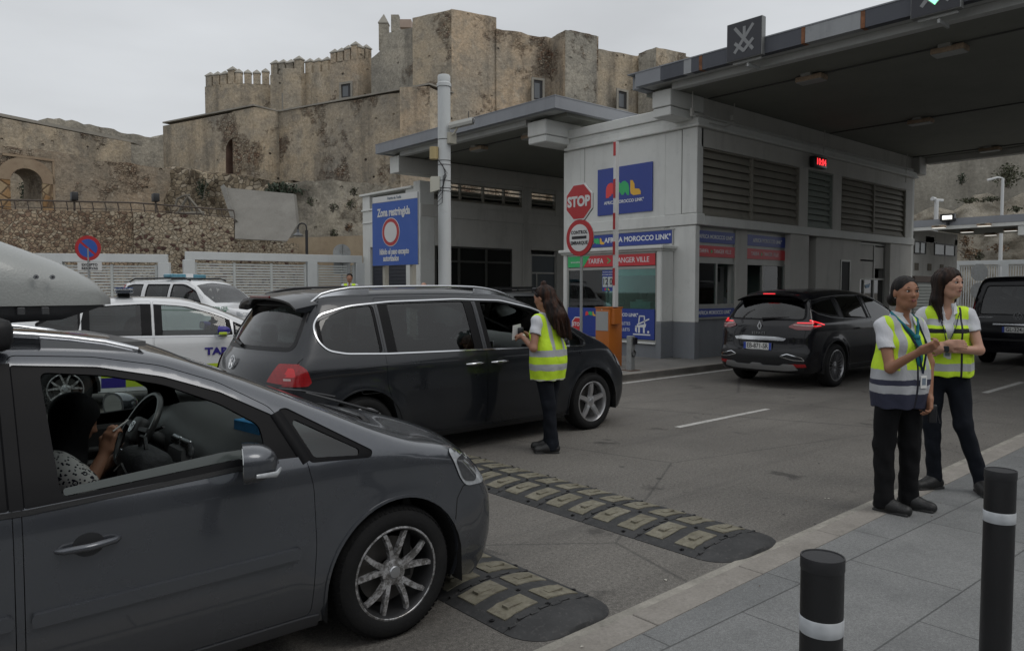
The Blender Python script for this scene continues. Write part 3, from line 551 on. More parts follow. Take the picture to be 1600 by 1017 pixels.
# ================================================================== SIGNS ON THE BUILDINGS
UF=(0,-1,0); US=(1,0,0); VZ=(0,0,1)
def shape(name,m,parent,polys,o,u,v,depth=0.006,off=0.0):
    w=Vector(u).cross(Vector(v)); o2=Vector(o)+w*(off+depth); b=MB()
    for p in polys: b.prism(p,o2,u,v,depth)
    return b.build(name,m,parent)
def arc(cx,cy,r,a0,a1,n=8,ry=None): return circ(n,r,cx,cy,a0,a1,ry) if a1>a0 else circ(n,r,cx,cy,a1,a0,ry)[::-1]
def aml(parent,o,u,v,h,white=False,hide_a=False):
    sx=h*0.88; ms=[WLET]*3 if white else [LOGOR,GRN,YEL]
    A_=[(0,0),(0,.52)]+[(.48-.48*math.cos(R(t)),.52+.48*math.sin(R(t))) for t in range(15,90,15)]+[(.62,1.0),(.95,.62),(1.0,0.2),(.78,.12),(.62,.3),(.5,.1),(.38,.12),(.3,.02)]
    M_=[(0,.95),(.25,1.0),(.42,.86),(.62,1.0),(.85,1.0),(1.15,.8),(1.25,.5),(1.25,.05),(1.08,.05),(.85,.3),(.7,.1),(.52,.1),(.3,.35),(.1,.2),(0,.35)]
    L_=[(0,1.0),(.22,.98),(.4,.72),(.42,.42),(.82,.38),(1.0,.2),(1.0,0),(.3,0),(.05,.12),(0,.3)]
    for k,(P,dx) in enumerate(((A_,0),(M_,1.06),(L_,2.42))):
        if hide_a and k==0: continue
        shape('logo_mark',ms[k],parent,[[((p[0]+dx)*sx,p[1]*h) for p in P]],o,u,v,0.004)
    return sx*3.42
def sign(lab,cat='sign',name='sign',group=None,loc=(0,0,0)): return empty(name,loc,0,lab,cat,group)
X0=13.938
s=sign('large blue square sign with red, green and amber logo on the white front wall')
put('panel',BLUE,s,[(X0-0.02,X0,11.04,12.74,3.47,4.60)],0.003)
aml(s,(X0-0.02,12.46,3.88),UF,VZ,0.36); text('lettering','AFRICA MOROCCO LINK°',(X0-0.02,11.90,3.76),UF,VZ,0.105,WLET,s,bold=0.0025)
s=sign('long blue name strip with white lettering above the booth window')
put('panel',BLUE,s,[(X0-0.02,X0,10.47,13.2,2.70,3.0)],0.003); put('strip_frame',ALU,s,[(X0-0.03,X0-0.0,10.40,13.24,3.003,3.03),(X0-0.03,X0,10.43,10.467,2.66,3.0)])
aml(s,(X0-0.02,12.99,2.765),UF,VZ,0.16); text('lettering','AFRICA MOROCCO LINK°',(X0-0.02,11.5,2.85),UF,VZ,0.165,WLET,s,bold=0.004,xs=1.03)
s=sign('red and green route strip across the top of the booth window')
put('panel',RED,s,[(BX-0.012,BX+0.008,10.61,12.80,2.205,2.47)]); put('green_panel',GRN,s,[(BX-0.012,BX+0.008,12.802,13.33,2.205,2.47)])
shape('green_arrow',GRN,s,[[(0,0),(0.22,0.264),(0.0,0.264)]],(BX-0.012,12.80,2.206),UF,VZ,0.004)
text('lettering','www.aml.ma',(BX-0.012,13.05,2.33),UF,VZ,0.07,WLET,s); text('lettering','TARIFA',(BX-0.012,12.4,2.335),UF,VZ,0.17,WLET,s,bold=0.001,xs=.9); text('lettering','TANGER VILLE',(BX-0.012,11.28,2.335),UF,VZ,0.17,WLET,s,bold=0.001,xs=.93)
shape('arrow_mark',GRN,s,[[(0,0),(0.12,0.075),(0,0.15),(0.0,0.115),(0.07,0.075),(0,0.035)]],(BX-0.012,12.02,2.265),UF,VZ,0.005)
s=sign('blue panel with stop mark and truck drawing across the foot of the booth window')
put('panel',BLUE,s,[(BX-0.012,BX+0.008,10.61,13.33,0.53,1.215)])
o_=(BX-0.012,0,0)
aml(s,(BX-0.012,12.72,1.02),UF,VZ,0.11); text('lettering','AFRICA MOROCCO LINK°',(BX-0.012,11.72,1.07),UF,VZ,0.105,WLET,s,bold=0.003,xs=1.05)
text('lettering','CONTROL BILLETES',(BX-0.012,11.75,0.87),UF,VZ,0.10,WLET,s); text('lettering','CONTRÔLE BILLETS',(BX-0.012,11.75,0.73),UF,VZ,0.10,WLET,s,xs=.96)
oc=circ(8,1,0,0,22.5,382.5)
shape('stop_mark',WLET,s,[[(p[0]*0.2,p[1]*0.2) for p in oc]],(BX-0.012,13.0,0.80),UF,VZ,0.002); shape('stop_mark',RED,s,[[(p[0]*0.175,p[1]*0.175) for p in oc]],(BX-0.012,13.0,0.80),UF,VZ,0.003,0.001); text('stop_lettering','STOP',(BX-0.017,13.0,0.80),UF,VZ,0.13,WLET,s,bold=0.003)
tk=[[(0,0),(0.5,0),(0.5,0.03),(0,0.03)],[(0.06,0.09),(0.11,0.05),(0.11,0.2),(0.06,0.2)],[(0.15,0.05),(0.2,0.05),(0.2,0.18),(0.15,0.18)],[(0.29,0.05),(0.34,0.05),(0.34,0.18),(0.29,0.18)],[(0.06,0.18),(0.36,0.18),(0.38,0.26),(0.06,0.21)],[(0.15,0.27),(0.18,0.27),(0.2,0.43),(0.17,0.45)],[(0.17,0.42),(0.33,0.42),(0.33,0.45),(0.17,0.45)],[(0.32,0.25),(0.35,0.25),(0.34,0.44),(0.31,0.44)],[(0.12,0.22),(0.47,0.36),(0.46,0.39),(0.11,0.25)],circ(8,0.03,0.44,0.08)]
shape('truck_mark',WLET,s,tk,(BX-0.012,11.22,0.62),UF,VZ,0.003)
s=sign('small departure time card reading 12 0 inside the booth window')
put('card',BLUE,s,[(BX+0.012,BX+0.02,11.86,12.20,1.62,2.12)]); put('digit_cards',mat('pale card',(0.50,0.55,0.53),0.6),s,[(BX+0.006,BX+0.011,12.04,12.18,1.72,1.96),(BX+0.006,BX+0.011,11.88,12.02,1.72,1.96)])
text('lettering','PRÓXIMA SALIDA',(BX+0.011,12.03,2.07),UF,VZ,0.04,WLET,s); text('lettering','PROCHAIN DÉPART',(BX+0.011,12.03,2.01),UF,VZ,0.038,WLET,s); text('digits','12 0',(BX+0.006,12.03,1.84),UF,VZ,0.22,SCR,s,bold=0.003,xs=.82); aml(s,(BX+0.011,12.12,1.64),UF,VZ,0.055)
for k,(x0,x1) in enumerate(((14.11,15.70),(16.24,18.0))):
    nm=['nearest the white corner pillar','farther along, over the black car roof'][k]
    s=sign('shaded blue name strip over the side ticket window '+nm); put('panel',BLUE,s,[(x0,x1,9.995,10.018,2.72,2.985)])
    text('lettering','AFRICA MOROCCO LINK°',((x0+x1)/2+0.04,9.995,2.85),US,VZ,0.125,WLET,s,bold=0.002,xs=.92); aml(s,(x0-0.32 if k==0 else x0-0.2,9.995,2.785),US,VZ,0.13) if 0 else None
    s=sign('shaded red route strip over the side ticket window '+nm); put('panel',RED,s,[(x0,x1,9.995,10.018,2.40,2.65)])
    text('lettering','TARIFA',(x0+0.35,9.995,2.525),US,VZ,0.13,WLET,s,xs=.85); text('lettering','TANGER VILLE',(x0+1.08,9.995,2.525),US,VZ,0.13,WLET,s,xs=.85); shape('arrow_mark',GRN,s,[[(0,0),(0.08,0.05),(0,0.1)]],(x0+0.62,9.995,2.475),US,VZ,0.003)
s=sign('blue name strip under the side ticket window beside the black car'); put('panel',BLUE,s,[(14.11,15.72,9.995,10.018,1.035,1.225)]); text('lettering','AFRICA MOROCCO LINK°',(14.92,9.995,1.13),US,VZ,0.12,WLET,s,bold=0.002,xs=.92)
# lane control signals on the canopy edge
def lane_signal(px0,px1,pyt0,pyt1,pyb0,lab,on):
    X_=12.60; a=onX(px0,pyt0,X_); b_=onX(px1,pyt1,X_); zb=onX(px0,pyb0,X_)[2]; ya,yb=a[1],b_[1]; zt=(a[2]+b_[2])/2
    if on: zt=zb+(ya-yb)*1.02
    t=empty('lane_signal',(X_,ya,zb),0,lab,'traffic signal','lane signals on the canopy edge'); W_=ya-yb; H_=zt-zb
    put('case',mat('signal case grey',(0.20,0.205,0.20),0.5,0.3),t,[(0,0.13,-W_,0,0,H_)],0.006); put('face',mat('signal face black',(0.018,0.019,0.026),0.35),t,[(-0.008,-0.001,-W_+0.012,-0.012,0.012,H_-0.012)])
    put('bracket',CEIL2,t,[(0.1,0.5,-W_*0.55,-W_*0.5,-0.12,-0.06),(0.1,0.14,-W_*0.9,-W_*0.1,-0.04,0.0)])
    lm=mat('unlit lamp grey',(0.24,0.245,0.25),0.6); o=(-0.009,-W_/2,H_/2); s_=min(W_,H_)/2
    def bar(cx,cy,an,l,w_): c,s2=math.cos(R(an)),math.sin(R(an)); return [((cx+x_*c-y_*s2)*s_,(cy+x_*s2+y_*c)*s_) for x_,y_ in ((-l,-w_),(l,-w_),(l,w_),(-l,w_))]
    for k,q in enumerate((bar(0.0,0.05,50,0.86,0.085),bar(0.0,0.05,-50+180,0.86,0.085))): shape('cross_bar',lm,t,[q],(o[0]+0.0-0.001*k,o[1],o[2]),UF,VZ,0.003)
    shape('arrow_shaft',lm,t,[bar(0.03,0.3,90,0.38,0.085)],(o[0]-0.003,o[1],o[2]),UF,VZ,0.003)
    shape('arrow_head',lm,t,[bar(-0.25,-0.35,-42,0.38,0.085),],(o[0]-0.004,o[1],o[2]),UF,VZ,0.003); shape('arrow_head',lm,t,[bar(0.28,-0.33,43,0.40,0.085)],(o[0]-0.005,o[1],o[2]),UF,VZ,0.003)
    if on:
        gm=mat('lit green lamp',(0.1,0.5,0.25),0.4,emit=(0.35,1.0,0.6),estr=1.5); d=MB()
        for r_ in range(4):
            for i in range(15):
                for sg in (-1,1):
                    u_=sg*(i*0.042)*s_; v_=(-0.62+i*0.042+r_*0.062)*s_; d.cyl((-0.012,-W_/2-u_,H_/2+v_),(-0.02,-W_/2-u_,H_/2+v_),0.011,n=6)
        for i in range(16):
            for r_ in range(-1,3): d.cyl((-0.012,-W_/2-(r_-0.5)*0.06*s_,H_/2+(-0.2+i*0.065)*s_),(-0.02,-W_/2-(r_-0.5)*0.06*s_,H_/2+(-0.2+i*0.065)*s_),0.011,n=6)
        d.build('green_arrow_lamps',gm,t)
    return t
lane_signal(1136,1191,39,25,99,'square lane signal with unlit grey cross and arrow on the canopy edge',False)
lane_signal(1424,1503,-35,-55,31,'square lane signal with lit green arrow at the top edge',True)
# ================================================================== STREET FURNITURE
GALV=mat('galvanised steel',(0.30,0.31,0.31),0.5,0.5,var=0.12,vscale=8,dirt=0.4,dscale=6,dcol=(0.12,0.08,0.05)); SRED=mat('traffic red',(0.40,0.018,0.022),0.4,var=0.06,vscale=2); SWH=mat('traffic white',(0.60,0.60,0.59),0.45,var=0.05)
pz=10.40; py=9.96
t=empty('stop_sign',(pz,py,0.0),0,'red octagonal stop sign above a round control sign on one grey post','sign')
b=MB(); b.cyl((0.04,0,0.1),(0.04,0,3.62),0.028,n=12); b.build('post',GALV,t,smooth=40)
def disc(name,m,c,r,n,x0,x1,a0=0,parent=None): b=MB(); b.prism([(r*math.cos(R(a0)+2*math.pi*i/n),r*math.sin(R(a0)+2*math.pi*i/n)) for i in range(n)],(x0,c[0],c[1]),UF,VZ,x1-x0); return b.build(name,m,parent)
c=(0.02,3.31); disc('stop_plate',SWH,c,0.370,8,-0.02,0.0,22.5,t); disc('stop_face',SRED,c,0.342,8,-0.024,-0.0205,22.5,t); disc('stop_rim',GALV,c,0.372,8,0.0005,0.02,22.5,t); text('stop_lettering','STOP',(-0.025,0.02,3.31),UF,VZ,0.26,SWH,t,bold=0.012,xs=.93,depth=.003)
c=(0.0,2.635); disc('control_plate',SRED,c,0.345,40,-0.02,0.0,0,t); disc('control_face',SWH,c,0.255,40,-0.024,-0.0205,0,t); disc('control_rim',GALV,c,0.347,40,0.0005,0.02,0,t)
text('control_lettering','CONTROL',(-0.025,0,2.735),UF,VZ,0.088,SCR,t,bold=0.003,xs=.95,depth=.003,space=1.08); text('control_lettering','EMBARQUE',(-0.025,0,2.535),UF,VZ,0.088,SCR,t,bold=0.003,xs=.95,depth=.003,space=1.05)
b=MB(); b.prism([(-.19,-.012),(-.185,-.024),(.185,-.024),(.19,-.012),(.19,.022),(.185,.03),(-.185,.03),(-.19,.022)],(-0.028,0,2.637),UF,VZ,0.004); b.build('control_bar',SCR,t)
# barrier
ORG=mat('orange barrier paint',(0.44,0.13,0.018),0.42,0,var=0.1,vscale=2,dirt=0.15,dscale=4,dcol=(0.2,0.09,0.03)); 
t=empty('barrier_gate',(11.2,9.93,0.12),0,'orange barrier cabinet with raised white and red striped arm','barrier')
MB().rbox(0,0.40,0.0,0.36,0.0,1.16,0.012).build('cabinet',ORG,t,smooth=40); put('cabinet_lid',ORG,t,[(-0.01,0.41,-0.01,0.37,1.162,1.19)],0.004); put('control_plate',mat('silver plate',(0.35,0.36,0.36),0.35,0.3),t,[(-0.008,-0.001,0.02,0.345,0.72,1.10)],0.002)
put('lock',SWH,t,[(-0.012,-0.008,0.17,0.19,1.13,1.15)]); text('cabinet_mark','automatic',(-0.009,0.14,0.78),UF,VZ,0.04,SRED,t) if 0 else None
put('arm',SWH,t,[(0.10,0.20,-0.065,0.0,1.19,4.43)],0.004)
for z_,h in ((4.15,0.27),(3.33,0.37),(2.72,0.32),(2.22,0.26),(1.62,0.34)): put('arm_stripe',SRED,t,[(0.094,0.0995,-0.062,-0.002,z_,z_+h)])
put('hinge_block',ORG,t,[(0.05,0.25,-0.09,-0.005,0.85,1.16)],0.008)
t=empty('key_post',(11.08,9.27,0.12),0,'short silver post with black ring beside the orange barrier','post')
put('post',GALV,t,[(-0.06,0.06,-0.06,0.06,0,0.66)],0.008); put('reader',SCR,t,[(-0.02,0.08,-0.10,-0.061,0.5,0.63)],0.004); put('base_plate',mat('rusty base',(0.10,0.06,0.04),0.8),t,[(-0.13,0.13,-0.13,0.13,0,0.012)])
MB().lathe([(0.055,-0.012),(0.067,0.0),(0.055,0.012),(0.045,0.0),(0.055,-0.012)],(0.0,-0.075,0.33),'y',20).build('ring',SCR,t,smooth=60)
# camera mast
mp_=at(695,440,14.5); t=empty('camera_mast',(mp_[0],mp_[1],0),0,'thick white mast with security camera and two junction boxes behind the dark minivan','mast')
PW=m_paint('white mast paint',(0.55,0.57,0.57),0.3,0.3); pcx=PW
MB().lathe([(0.125,0.0),(0.122,3.0),(0.12,5.5),(0.138,5.5),(0.138,5.56),(0.12,5.58),(0.12,5.70),(0.105,5.72),(0.0001,5.72)],n=32).build('pole',PW,t,smooth=40)
def mv(r,dep,z): v=RH*r+FH*dep; return (v[0],v[1],z)
b=MB(); b.tube([mv(0.08,-0.1,4.55),mv(0.2,-0.14,4.6),mv(0.27,-0.16,4.72)],0.022); b.box(-0.02,0.14,-0.20,-0.06,4.42,4.62); b.build('camera_bracket',mat('cream plastic',(0.42,0.40,0.33),0.6),t,smooth=40)
cmd=(Vector(mv(0.56,-0.28,4.80))-Vector(mv(0.12,-0.1,4.74))); c0=Vector(mv(0.13,-0.1,4.74)); 
b=MB(); u_=cmd.normalized(); sd_=Vector((-u_.y,u_.x,0)); up_=Vector((0,0,1)); rings=[]
for q in (0,1): rings.append([c0+cmd*q+sd_*x_+up_*z_ for x_,z_ in ((-.06,-.05),(.06,-.05),(.075,.0),(.06,.06),(-.06,.06),(-.075,0))])
b.loft(rings); b.build('camera_housing',mat('pale camera shell',(0.46,0.46,0.43),0.4),t); b=MB(); b.cyl(c0+cmd*1.0,c0+cmd*1.03,0.05,n=14); b.build('lens',SCR,t); b=MB(); b.cyl(c0+cmd*0.8+up_*0.05,c0+cmd*0.8+up_*0.2,0.008); b.build('antenna',SCR,t)
b=MB(); rings=[[(mv(-0.19+0.085*math.cos(a),0.085*math.sin(a)-0.05,z))for a in [2*math.pi*i/16 for i in range(16)]] for z in (4.13,4.36)]; b.loft(rings); b.build('junction_box',mat('yellowed plastic',(0.42,0.33,0.16),0.6),t,smooth=40)
b=MB(); o2=Vector(mv(-0.17,-0.12,3.5)); b.prism([(-.09,0),(.09,0.05),(.09,.30),(-.07,.30),(-.09,.27)],o2,RH.tolist(),(0,0,1),0.12); b.build('junction_box',mat('cream box',(0.50,0.49,0.42),0.55),t)
b=MB(); 
for k in range(4): b.tube([mv(-0.12,-0.12,4.13),mv(-0.02+0.03*k,-0.15,4.0-0.05*k),mv(0.05-0.02*k,-0.15,3.8),mv(-0.03,-0.14,3.6-0.1*k),mv(-0.12,-0.13,3.45-0.07*k)],0.006,5)
for z_ in (4.5,4.1,4.02,3.72,3.58,3.52): b.lathe([(0.126,z_),(0.129,z_+0.006),(0.126,z_+0.012)],n=24)
b.build('cables',SCR,t)
# restricted zone sign on two posts
pL=at(583,450,14.97); pR=at(654,450,14.0); pL[2]=pR[2]=0; uu=Vector(pR-pL); WZ=uu.length; uu.normalize()
t=empty('restricted_sign',tuple(pL),0,'blue restricted zone board on two posts in front of the left building','sign')
SBL=mat('traffic blue',(0.022,0.085,0.36),0.45,var=0.06,vscale=3,dirt=0.12,dscale=3,dcol=(0.15,0.2,0.3))
def zo(a,z,off=0.0): w=uu.cross(Vector((0,0,1))); return uu*a+Vector((0,0,z))+w*off
b=MB(); b.prism([(0,2.12),(WZ,2.12),(WZ,3.47),(0,3.47)],zo(0,0,0),uu,VZ,0.03); b.build('board',GALV,t,bevel=0.01)
b=MB(); b.prism([(0.0,2.125),(WZ-0.012,2.125),(WZ-0.012,3.345),(0.0,3.345)],zo(0,0,0.005),uu,VZ,0.004); b.build('blue_panel',SBL,t)
b=MB(); b.prism([(0.01,3.352),(WZ-0.02,3.352),(WZ-0.02,3.465),(0.01,3.465)],zo(0,0,0.005),uu,VZ,0.004); b.build('white_strip',SWH,t)
text('strip_lettering','Puerto de Tarifa',zo(WZ*0.5,3.41,0.006),uu,VZ,0.075,mat('grey blue ink',(0.12,0.16,0.22),0.6),t,xs=.85)
text('lettering','Zona restringida',zo(WZ*0.48,3.14,0.006),uu,VZ,0.215,SWH,t,bold=0.007,xs=.70); text('lettering','hibido el paso excepto',zo(WZ*0.49,2.385,0.006),uu,VZ,0.155,SWH,t,bold=0.005,xs=.64); text('lettering','autorizados',zo(WZ*0.42,2.255,0.006),uu,VZ,0.155,SWH,t,bold=0.005,xs=.66)
def rg(name,m,r,off): b=MB(); b.prism([(WZ*0.42+r*math.cos(2*math.pi*i/40),2.76+r*math.sin(2*math.pi*i/40)) for i in range(40)],zo(0,0,off),uu,VZ,0.003); return b.build(name,m,t)
rg('ring_edge',SWH,0.275,0.0085); rg('red_ring',SRED,0.262,0.0115); rg('white_disc',SWH,0.195,0.0145)
pm=mat('cream sign post',(0.36,0.34,0.29),0.6,var=0.1)
for a_ in (0.2,0.80): b=MB(); q=zo(WZ*a_,0,-0.10); b.box(q.x-0.045,q.x+0.045,q.y-0.045,q.y+0.045,0,3.3); b.build('post',pm,t,bevel=0.005)
# no parking sign
q=at(138,388,18.0); t=empty('no_parking_sign',(q[0],q[1],0),0,'round no parking sign in red and blue over a small white plate','sign')
nu=Vector((0.80,-0.60,0)).normalized()
def nd(name,m,pts,off,o=(0,0)): w=nu.cross(Vector((0,0,1))); b=MB(); b.prism([(p[0]+o[0],p[1]+o[1]) for p in pts],w*off,nu,VZ,0.004); return b.build(name,m,t)
z_=q[2]; nd('red_disc',SRED,circ(36,0.30),0.02,(0,z_)); 
for sg in (0,1):
    a0=[48,228][sg]; nd('blue_half',SBL,circ(20,0.218,a0=a0-83,a1=a0+83),0.024,(0,z_))
nd('plate',SWH,[(-.28,-.1),(.28,-.1),(.28,.1),(-.28,.1)],0.02,(0.03,z_-0.43)); w_=nu.cross(Vector((0,0,1)))
text('plate_lettering','EXCEPTO',w_*0.021+nu*0.03+Vector((0,0,z_-0.395)),nu,VZ,0.085,SCR,t,bold=0.002); text('plate_lettering','RESERVAS',w_*0.021+nu*0.03+Vector((0,0,z_-0.48)),nu,VZ,0.085,SCR,t,bold=0.002)
b=MB(); b.cyl((0,0,0),(0,0,z_),0.03,n=10); b.build('post',GALV,t,smooth=40)
# fence
FW=m_paint('white fence paint',(0.56,0.58,0.58),0.2,0.25); FG=m_paint('pale grey slat paint',(0.50,0.52,0.51),0.2,0.2)
def fence(p,q,ztop,n_post,label,gap=0.09,vert=False,posts=None,zb=0.3):
    p=Vector((p[0],p[1],0)); q=Vector((q[0],q[1],0)); Lg=(q-p).length; ang=math.atan2((q-p).y,(q-p).x)
    t=empty('fence',tuple(p),ang,label,'fence')
    put('top_beam',FW,t,[(0,Lg,-0.11,0.11,ztop-0.26,ztop)],0.008)
    ps=posts or [Lg*i/n_post for i in range(n_post+1)]
    for a in ps: put('post',FW,t,[(a-0.17,a+0.17,-0.13,0.13,0,ztop-0.262)],0.01)
    for a,b_ in zip(ps[:-1],ps[1:]):
        s_=MB(); x0,x1=a+0.19,b_-0.19
        if vert:
            k=x0+0.05
            while k<x1: s_.box(k,k+0.05,-0.02,0.02,zb,ztop-0.35); k+=0.13
            s_.box(x0,x1,-0.03,0.03,zb-0.05,zb); s_.box(x0,x1,-0.03,0.03,ztop-0.35,ztop-0.3)
        else:
            z=zb
            while z<ztop-0.38: s_.box(x0,x1,-0.025,0.025,z,z+0.056); z+=gap
            k=x0
            while k<=x1+0.01: s_.box(min(k,x1-0.05)-0.03,min(k,x1-0.05)+0.04,-0.045,0.045,zb-0.05,ztop-0.33); k+=max(0.9,(x1-x0)/max(1,round((x1-x0)/1.15)))
        s_.build('slat_panel',FG if not vert else FW,t)
    return t
fence((8.05,25.2),(13.9,24.25),2.88,3,'white steel fence with horizontal slats between the police vehicles and the left building',posts=[0.1,4.1,5.85])
fence((2.0,28.6),(7.6,25.5),2.78,2,'white steel fence with horizontal slats behind the round no parking sign',posts=[0.1,3.2,6.3])
q=at(534,395,27); t=empty('sign',(q[0],q[1],0),0,'grey round back of a road sign standing behind the white fence','sign'); b=MB(); b.cyl((0,0,q[2]),(0.02,0.03,q[2]),0.31,n=32); b.build('disc',GALV,t,smooth=40); b=MB(); b.cyl((-.03,-.03,0),(-.03,-.03,q[2]+.3),0.035,n=10); b.build('post',GALV,t,smooth=40)
b=MB(); u2=Vector(RH); b.prism([(-.3,-.2),(.3,-.2),(.3,.2),(-.3,.2)],(0,0,q[2]-0.55),u2,VZ,0.02); b.build('plate',GALV,t)
q=at(480,440,30); t=empty('street_lamp',(q[0],q[1],0),0,'black street lamp with curved arm in front of the beige wall','lamp'); BKM=mat('black iron',(0.015,0.015,0.016),0.5)
zt=CAMH+93/FPX*30; b=MB(); b.cyl((0,0,0),(0,0,zt),0.055,n=10); b.tube([(0,0,zt-0.1)]+[mv(-0.17+0.17*math.cos(R(a)),0,zt+0.1+0.17*math.sin(R(a))) for a in range(0,181,20)]+[mv(-0.34,0,zt-0.05)],0.028); b.build('pole',BKM,t,smooth=50)
b=MB(); b.lathe([(0.05,0.12),(0.06,0.0),(0.2,-0.1),(0.2,-0.13),(0.02,-0.12)],mv(-0.34,0,zt-0.1),n=16); b.build('lamp_shade',mat('grey lamp shade',(0.10,0.105,0.11),0.4),t,smooth=40)
# ================================================================== OLD WALLS AND CASTLE
def m_castle(name,tan,grey,stone_amt,seed=0.0,pale=(0.54,0.48,0.39)):
    g=NG(name); v=g.mapp((1,1,1),(seed,seed*1.7,seed*0.3)); xyz=g.sep()
    base=g.ramp(g.noise(0.22,9,0.62,vec=v),[(0.30,grey),(0.48,tuple((a+b)/2 for a,b in zip(tan,grey))),(0.60,tan),(0.78,pale)])
    base=g.mix(g.rng(g.noise(0.9,9,0.7,vec=v),0.50,0.62,0,0.62),base,tuple(x_*0.82 for x_ in grey)); base=g.mix(g.rng(g.noise(11,5,0.8,vec=v),0.60,0.70,0,0.6),base,(0.12,0.095,0.07)); base=g.mix(g.rng(g.noise(3.2,7,0.75,vec=v),0.56,0.68,0,0.55),base,pale)
    base=g.mix(g.rng(g.noise(1.3,7,0.7,vec=g.mapp((1,1,0.8),(9,seed,3))),0.60,0.70,0,0.55),base,pale)
    stre=g.noise(0.55,7,0.62,vec=g.mapp((1,1,0.09),(seed,0,0))); base=g.mix(g.rng(stre,0.50,0.70,0,0.68),base,(0.105,0.098,0.085))
    mask=g.rng(g.noise(0.17,8,0.66,vec=g.mapp((1,1,1),(3+seed,7,1))),0.60-stone_amt*0.11,0.67-stone_amt*0.11)
    vv=g.mapp((4.4,4.4,7.6),(seed,0,0)); vc=g.t.nodes.new('ShaderNodeTexVoronoi'); vc.inputs['Scale'].default_value=1.0; g.lk(vv,vc.inputs['Vector'])
    sc=g.t.nodes.new('ShaderNodeSeparateColor'); g.lk(vc.outputs['Color'],sc.inputs[0])
    st=g.ramp(sc.outputs[0],[(0.0,(0.14,0.10,0.075)),(0.35,(0.32,0.21,0.14)),(0.7,(0.38,0.31,0.23)),(1.0,(0.50,0.44,0.35))])
    ed=g.vor(1.0,'DISTANCE_TO_EDGE',vec=vv); st=g.mix(g.rng(ed,0.0,0.12,0.75,0),st,(0.085,0.062,0.045)); st=g.mix(g.rng(g.noise(0.8,6,0.7),0.5,0.62,0,0.7),st,(0.15,0.075,0.05))
    c=g.mix(g.math('MULTIPLY',mask,g.rng(g.noise(1.8,6,0.7),0.40,0.55,0.25,1.0)),base,st)
    hol=g.rng(g.vor(0.75,'F1',vec=g.mapp((1,1,1.2))),0.05,0.10,0.9,0); c=g.mix(g.math('MULTIPLY',hol,g.rng(g.noise(0.5,2),0.5,0.6)),c,(0.035,0.03,0.025))
    c=g.mix(1,c,g.rng(g.noise(5,6,0.75),0.3,0.7,0.72,1.25),'MULTIPLY')
    bh=g.math('ADD',g.math('MULTIPLY',g.noise(1.4,9,0.7),1.0),g.math('MULTIPLY',g.math('MULTIPLY',mask,g.rng(ed,0,0.12)),1.0)); bh=g.math('SUBTRACT',bh,hol)
    return g.out(c,0.92,bh,1.0,0.22,0.2)
CAS=m_castle('castle plaster',(0.52,0.425,0.305),(0.32,0.295,0.25),0.35,0.0); CAS2=m_castle('castle plaster weathered',(0.49,0.405,0.295),(0.28,0.258,0.222),0.2,13.0); CASR=m_castle('castle rubble plaster',(0.52,0.405,0.285),(0.33,0.30,0.25),0.6,29.0); CASW=m_castle('pale rubble base',(0.42,0.375,0.295),(0.30,0.275,0.23),0.35,41.0,(0.56,0.51,0.43)); CASG=m_castle('grey weathered keep',(0.42,0.385,0.32),(0.262,0.248,0.216),0.2,57.0)
def m_rubble(name,seed=0,sc=2.6,cols=None,mortar=(0.19,0.155,0.115)):
    g=NG(name); vec=g.mapp((1,1,1.15),(seed,seed,0)); vc=g.t.nodes.new('ShaderNodeTexVoronoi'); vc.inputs['Scale'].default_value=sc; g.lk(vec,vc.inputs['Vector'])
    s_=g.t.nodes.new('ShaderNodeSeparateColor'); g.lk(vc.outputs['Color'],s_.inputs[0])
    c=g.ramp(s_.outputs[0],cols or [(0.0,(0.055,0.04,0.035)),(0.12,(0.15,0.095,0.065)),(0.4,(0.29,0.215,0.14)),(0.75,(0.37,0.30,0.205)),(1.0,(0.44,0.385,0.29))])
    ed=g.vor(sc,'DISTANCE_TO_EDGE',vec=vec); c=g.mix(g.rng(ed,0.02,0.075,1,0),c,mortar); c=g.mix(1,c,g.rng(g.noise(9,6,0.7),0.3,0.7,0.78,1.2),'MULTIPLY'); c=g.mix(1,c,g.rng(g.noise(0.5,5,0.6),0.3,0.7,0.8,1.15),'MULTIPLY')
    return g.out(c,0.9,g.math('ADD',g.rng(ed,0,0.12),g.math('MULTIPLY',g.noise(14,5,0.7),0.35)),0.9,0.06,0.2)
RUBB=m_rubble('rubble stone wall',0,7.0,[(0.0,(0.13,0.085,0.06)),(0.2,(0.24,0.165,0.115)),(0.5,(0.32,0.24,0.165)),(0.8,(0.38,0.30,0.21)),(1.0,(0.43,0.37,0.28))],(0.25,0.20,0.15)); RUBB2=m_rubble('pale rubble stone wall',5,6.5,[(0.0,(0.06,0.035,0.03)),(0.13,(0.13,0.075,0.06)),(0.2,(0.31,0.25,0.18)),(0.7,(0.37,0.31,0.23)),(1.0,(0.42,0.37,0.29))],(0.30,0.25,0.185)); RUBC=m_rubble('coarse rock rubble',9,2.6,[(0.0,(0.09,0.07,0.05)),(0.3,(0.20,0.16,0.11)),(0.7,(0.29,0.24,0.17)),(1.0,(0.36,0.31,0.24))],(0.12,0.10,0.075))
SAND=m_conc('sandy render',(0.29,0.225,0.15),(0.38,0.31,0.22),0.7,(0.17,0.12,0.085),0.45,streak=0.3,fine=25); CONC=m_conc('board marked concrete',(0.15,0.143,0.128),(0.205,0.197,0.178),0.6,(0.12,0.11,0.10),0.5,streak=0.25,fine=18)
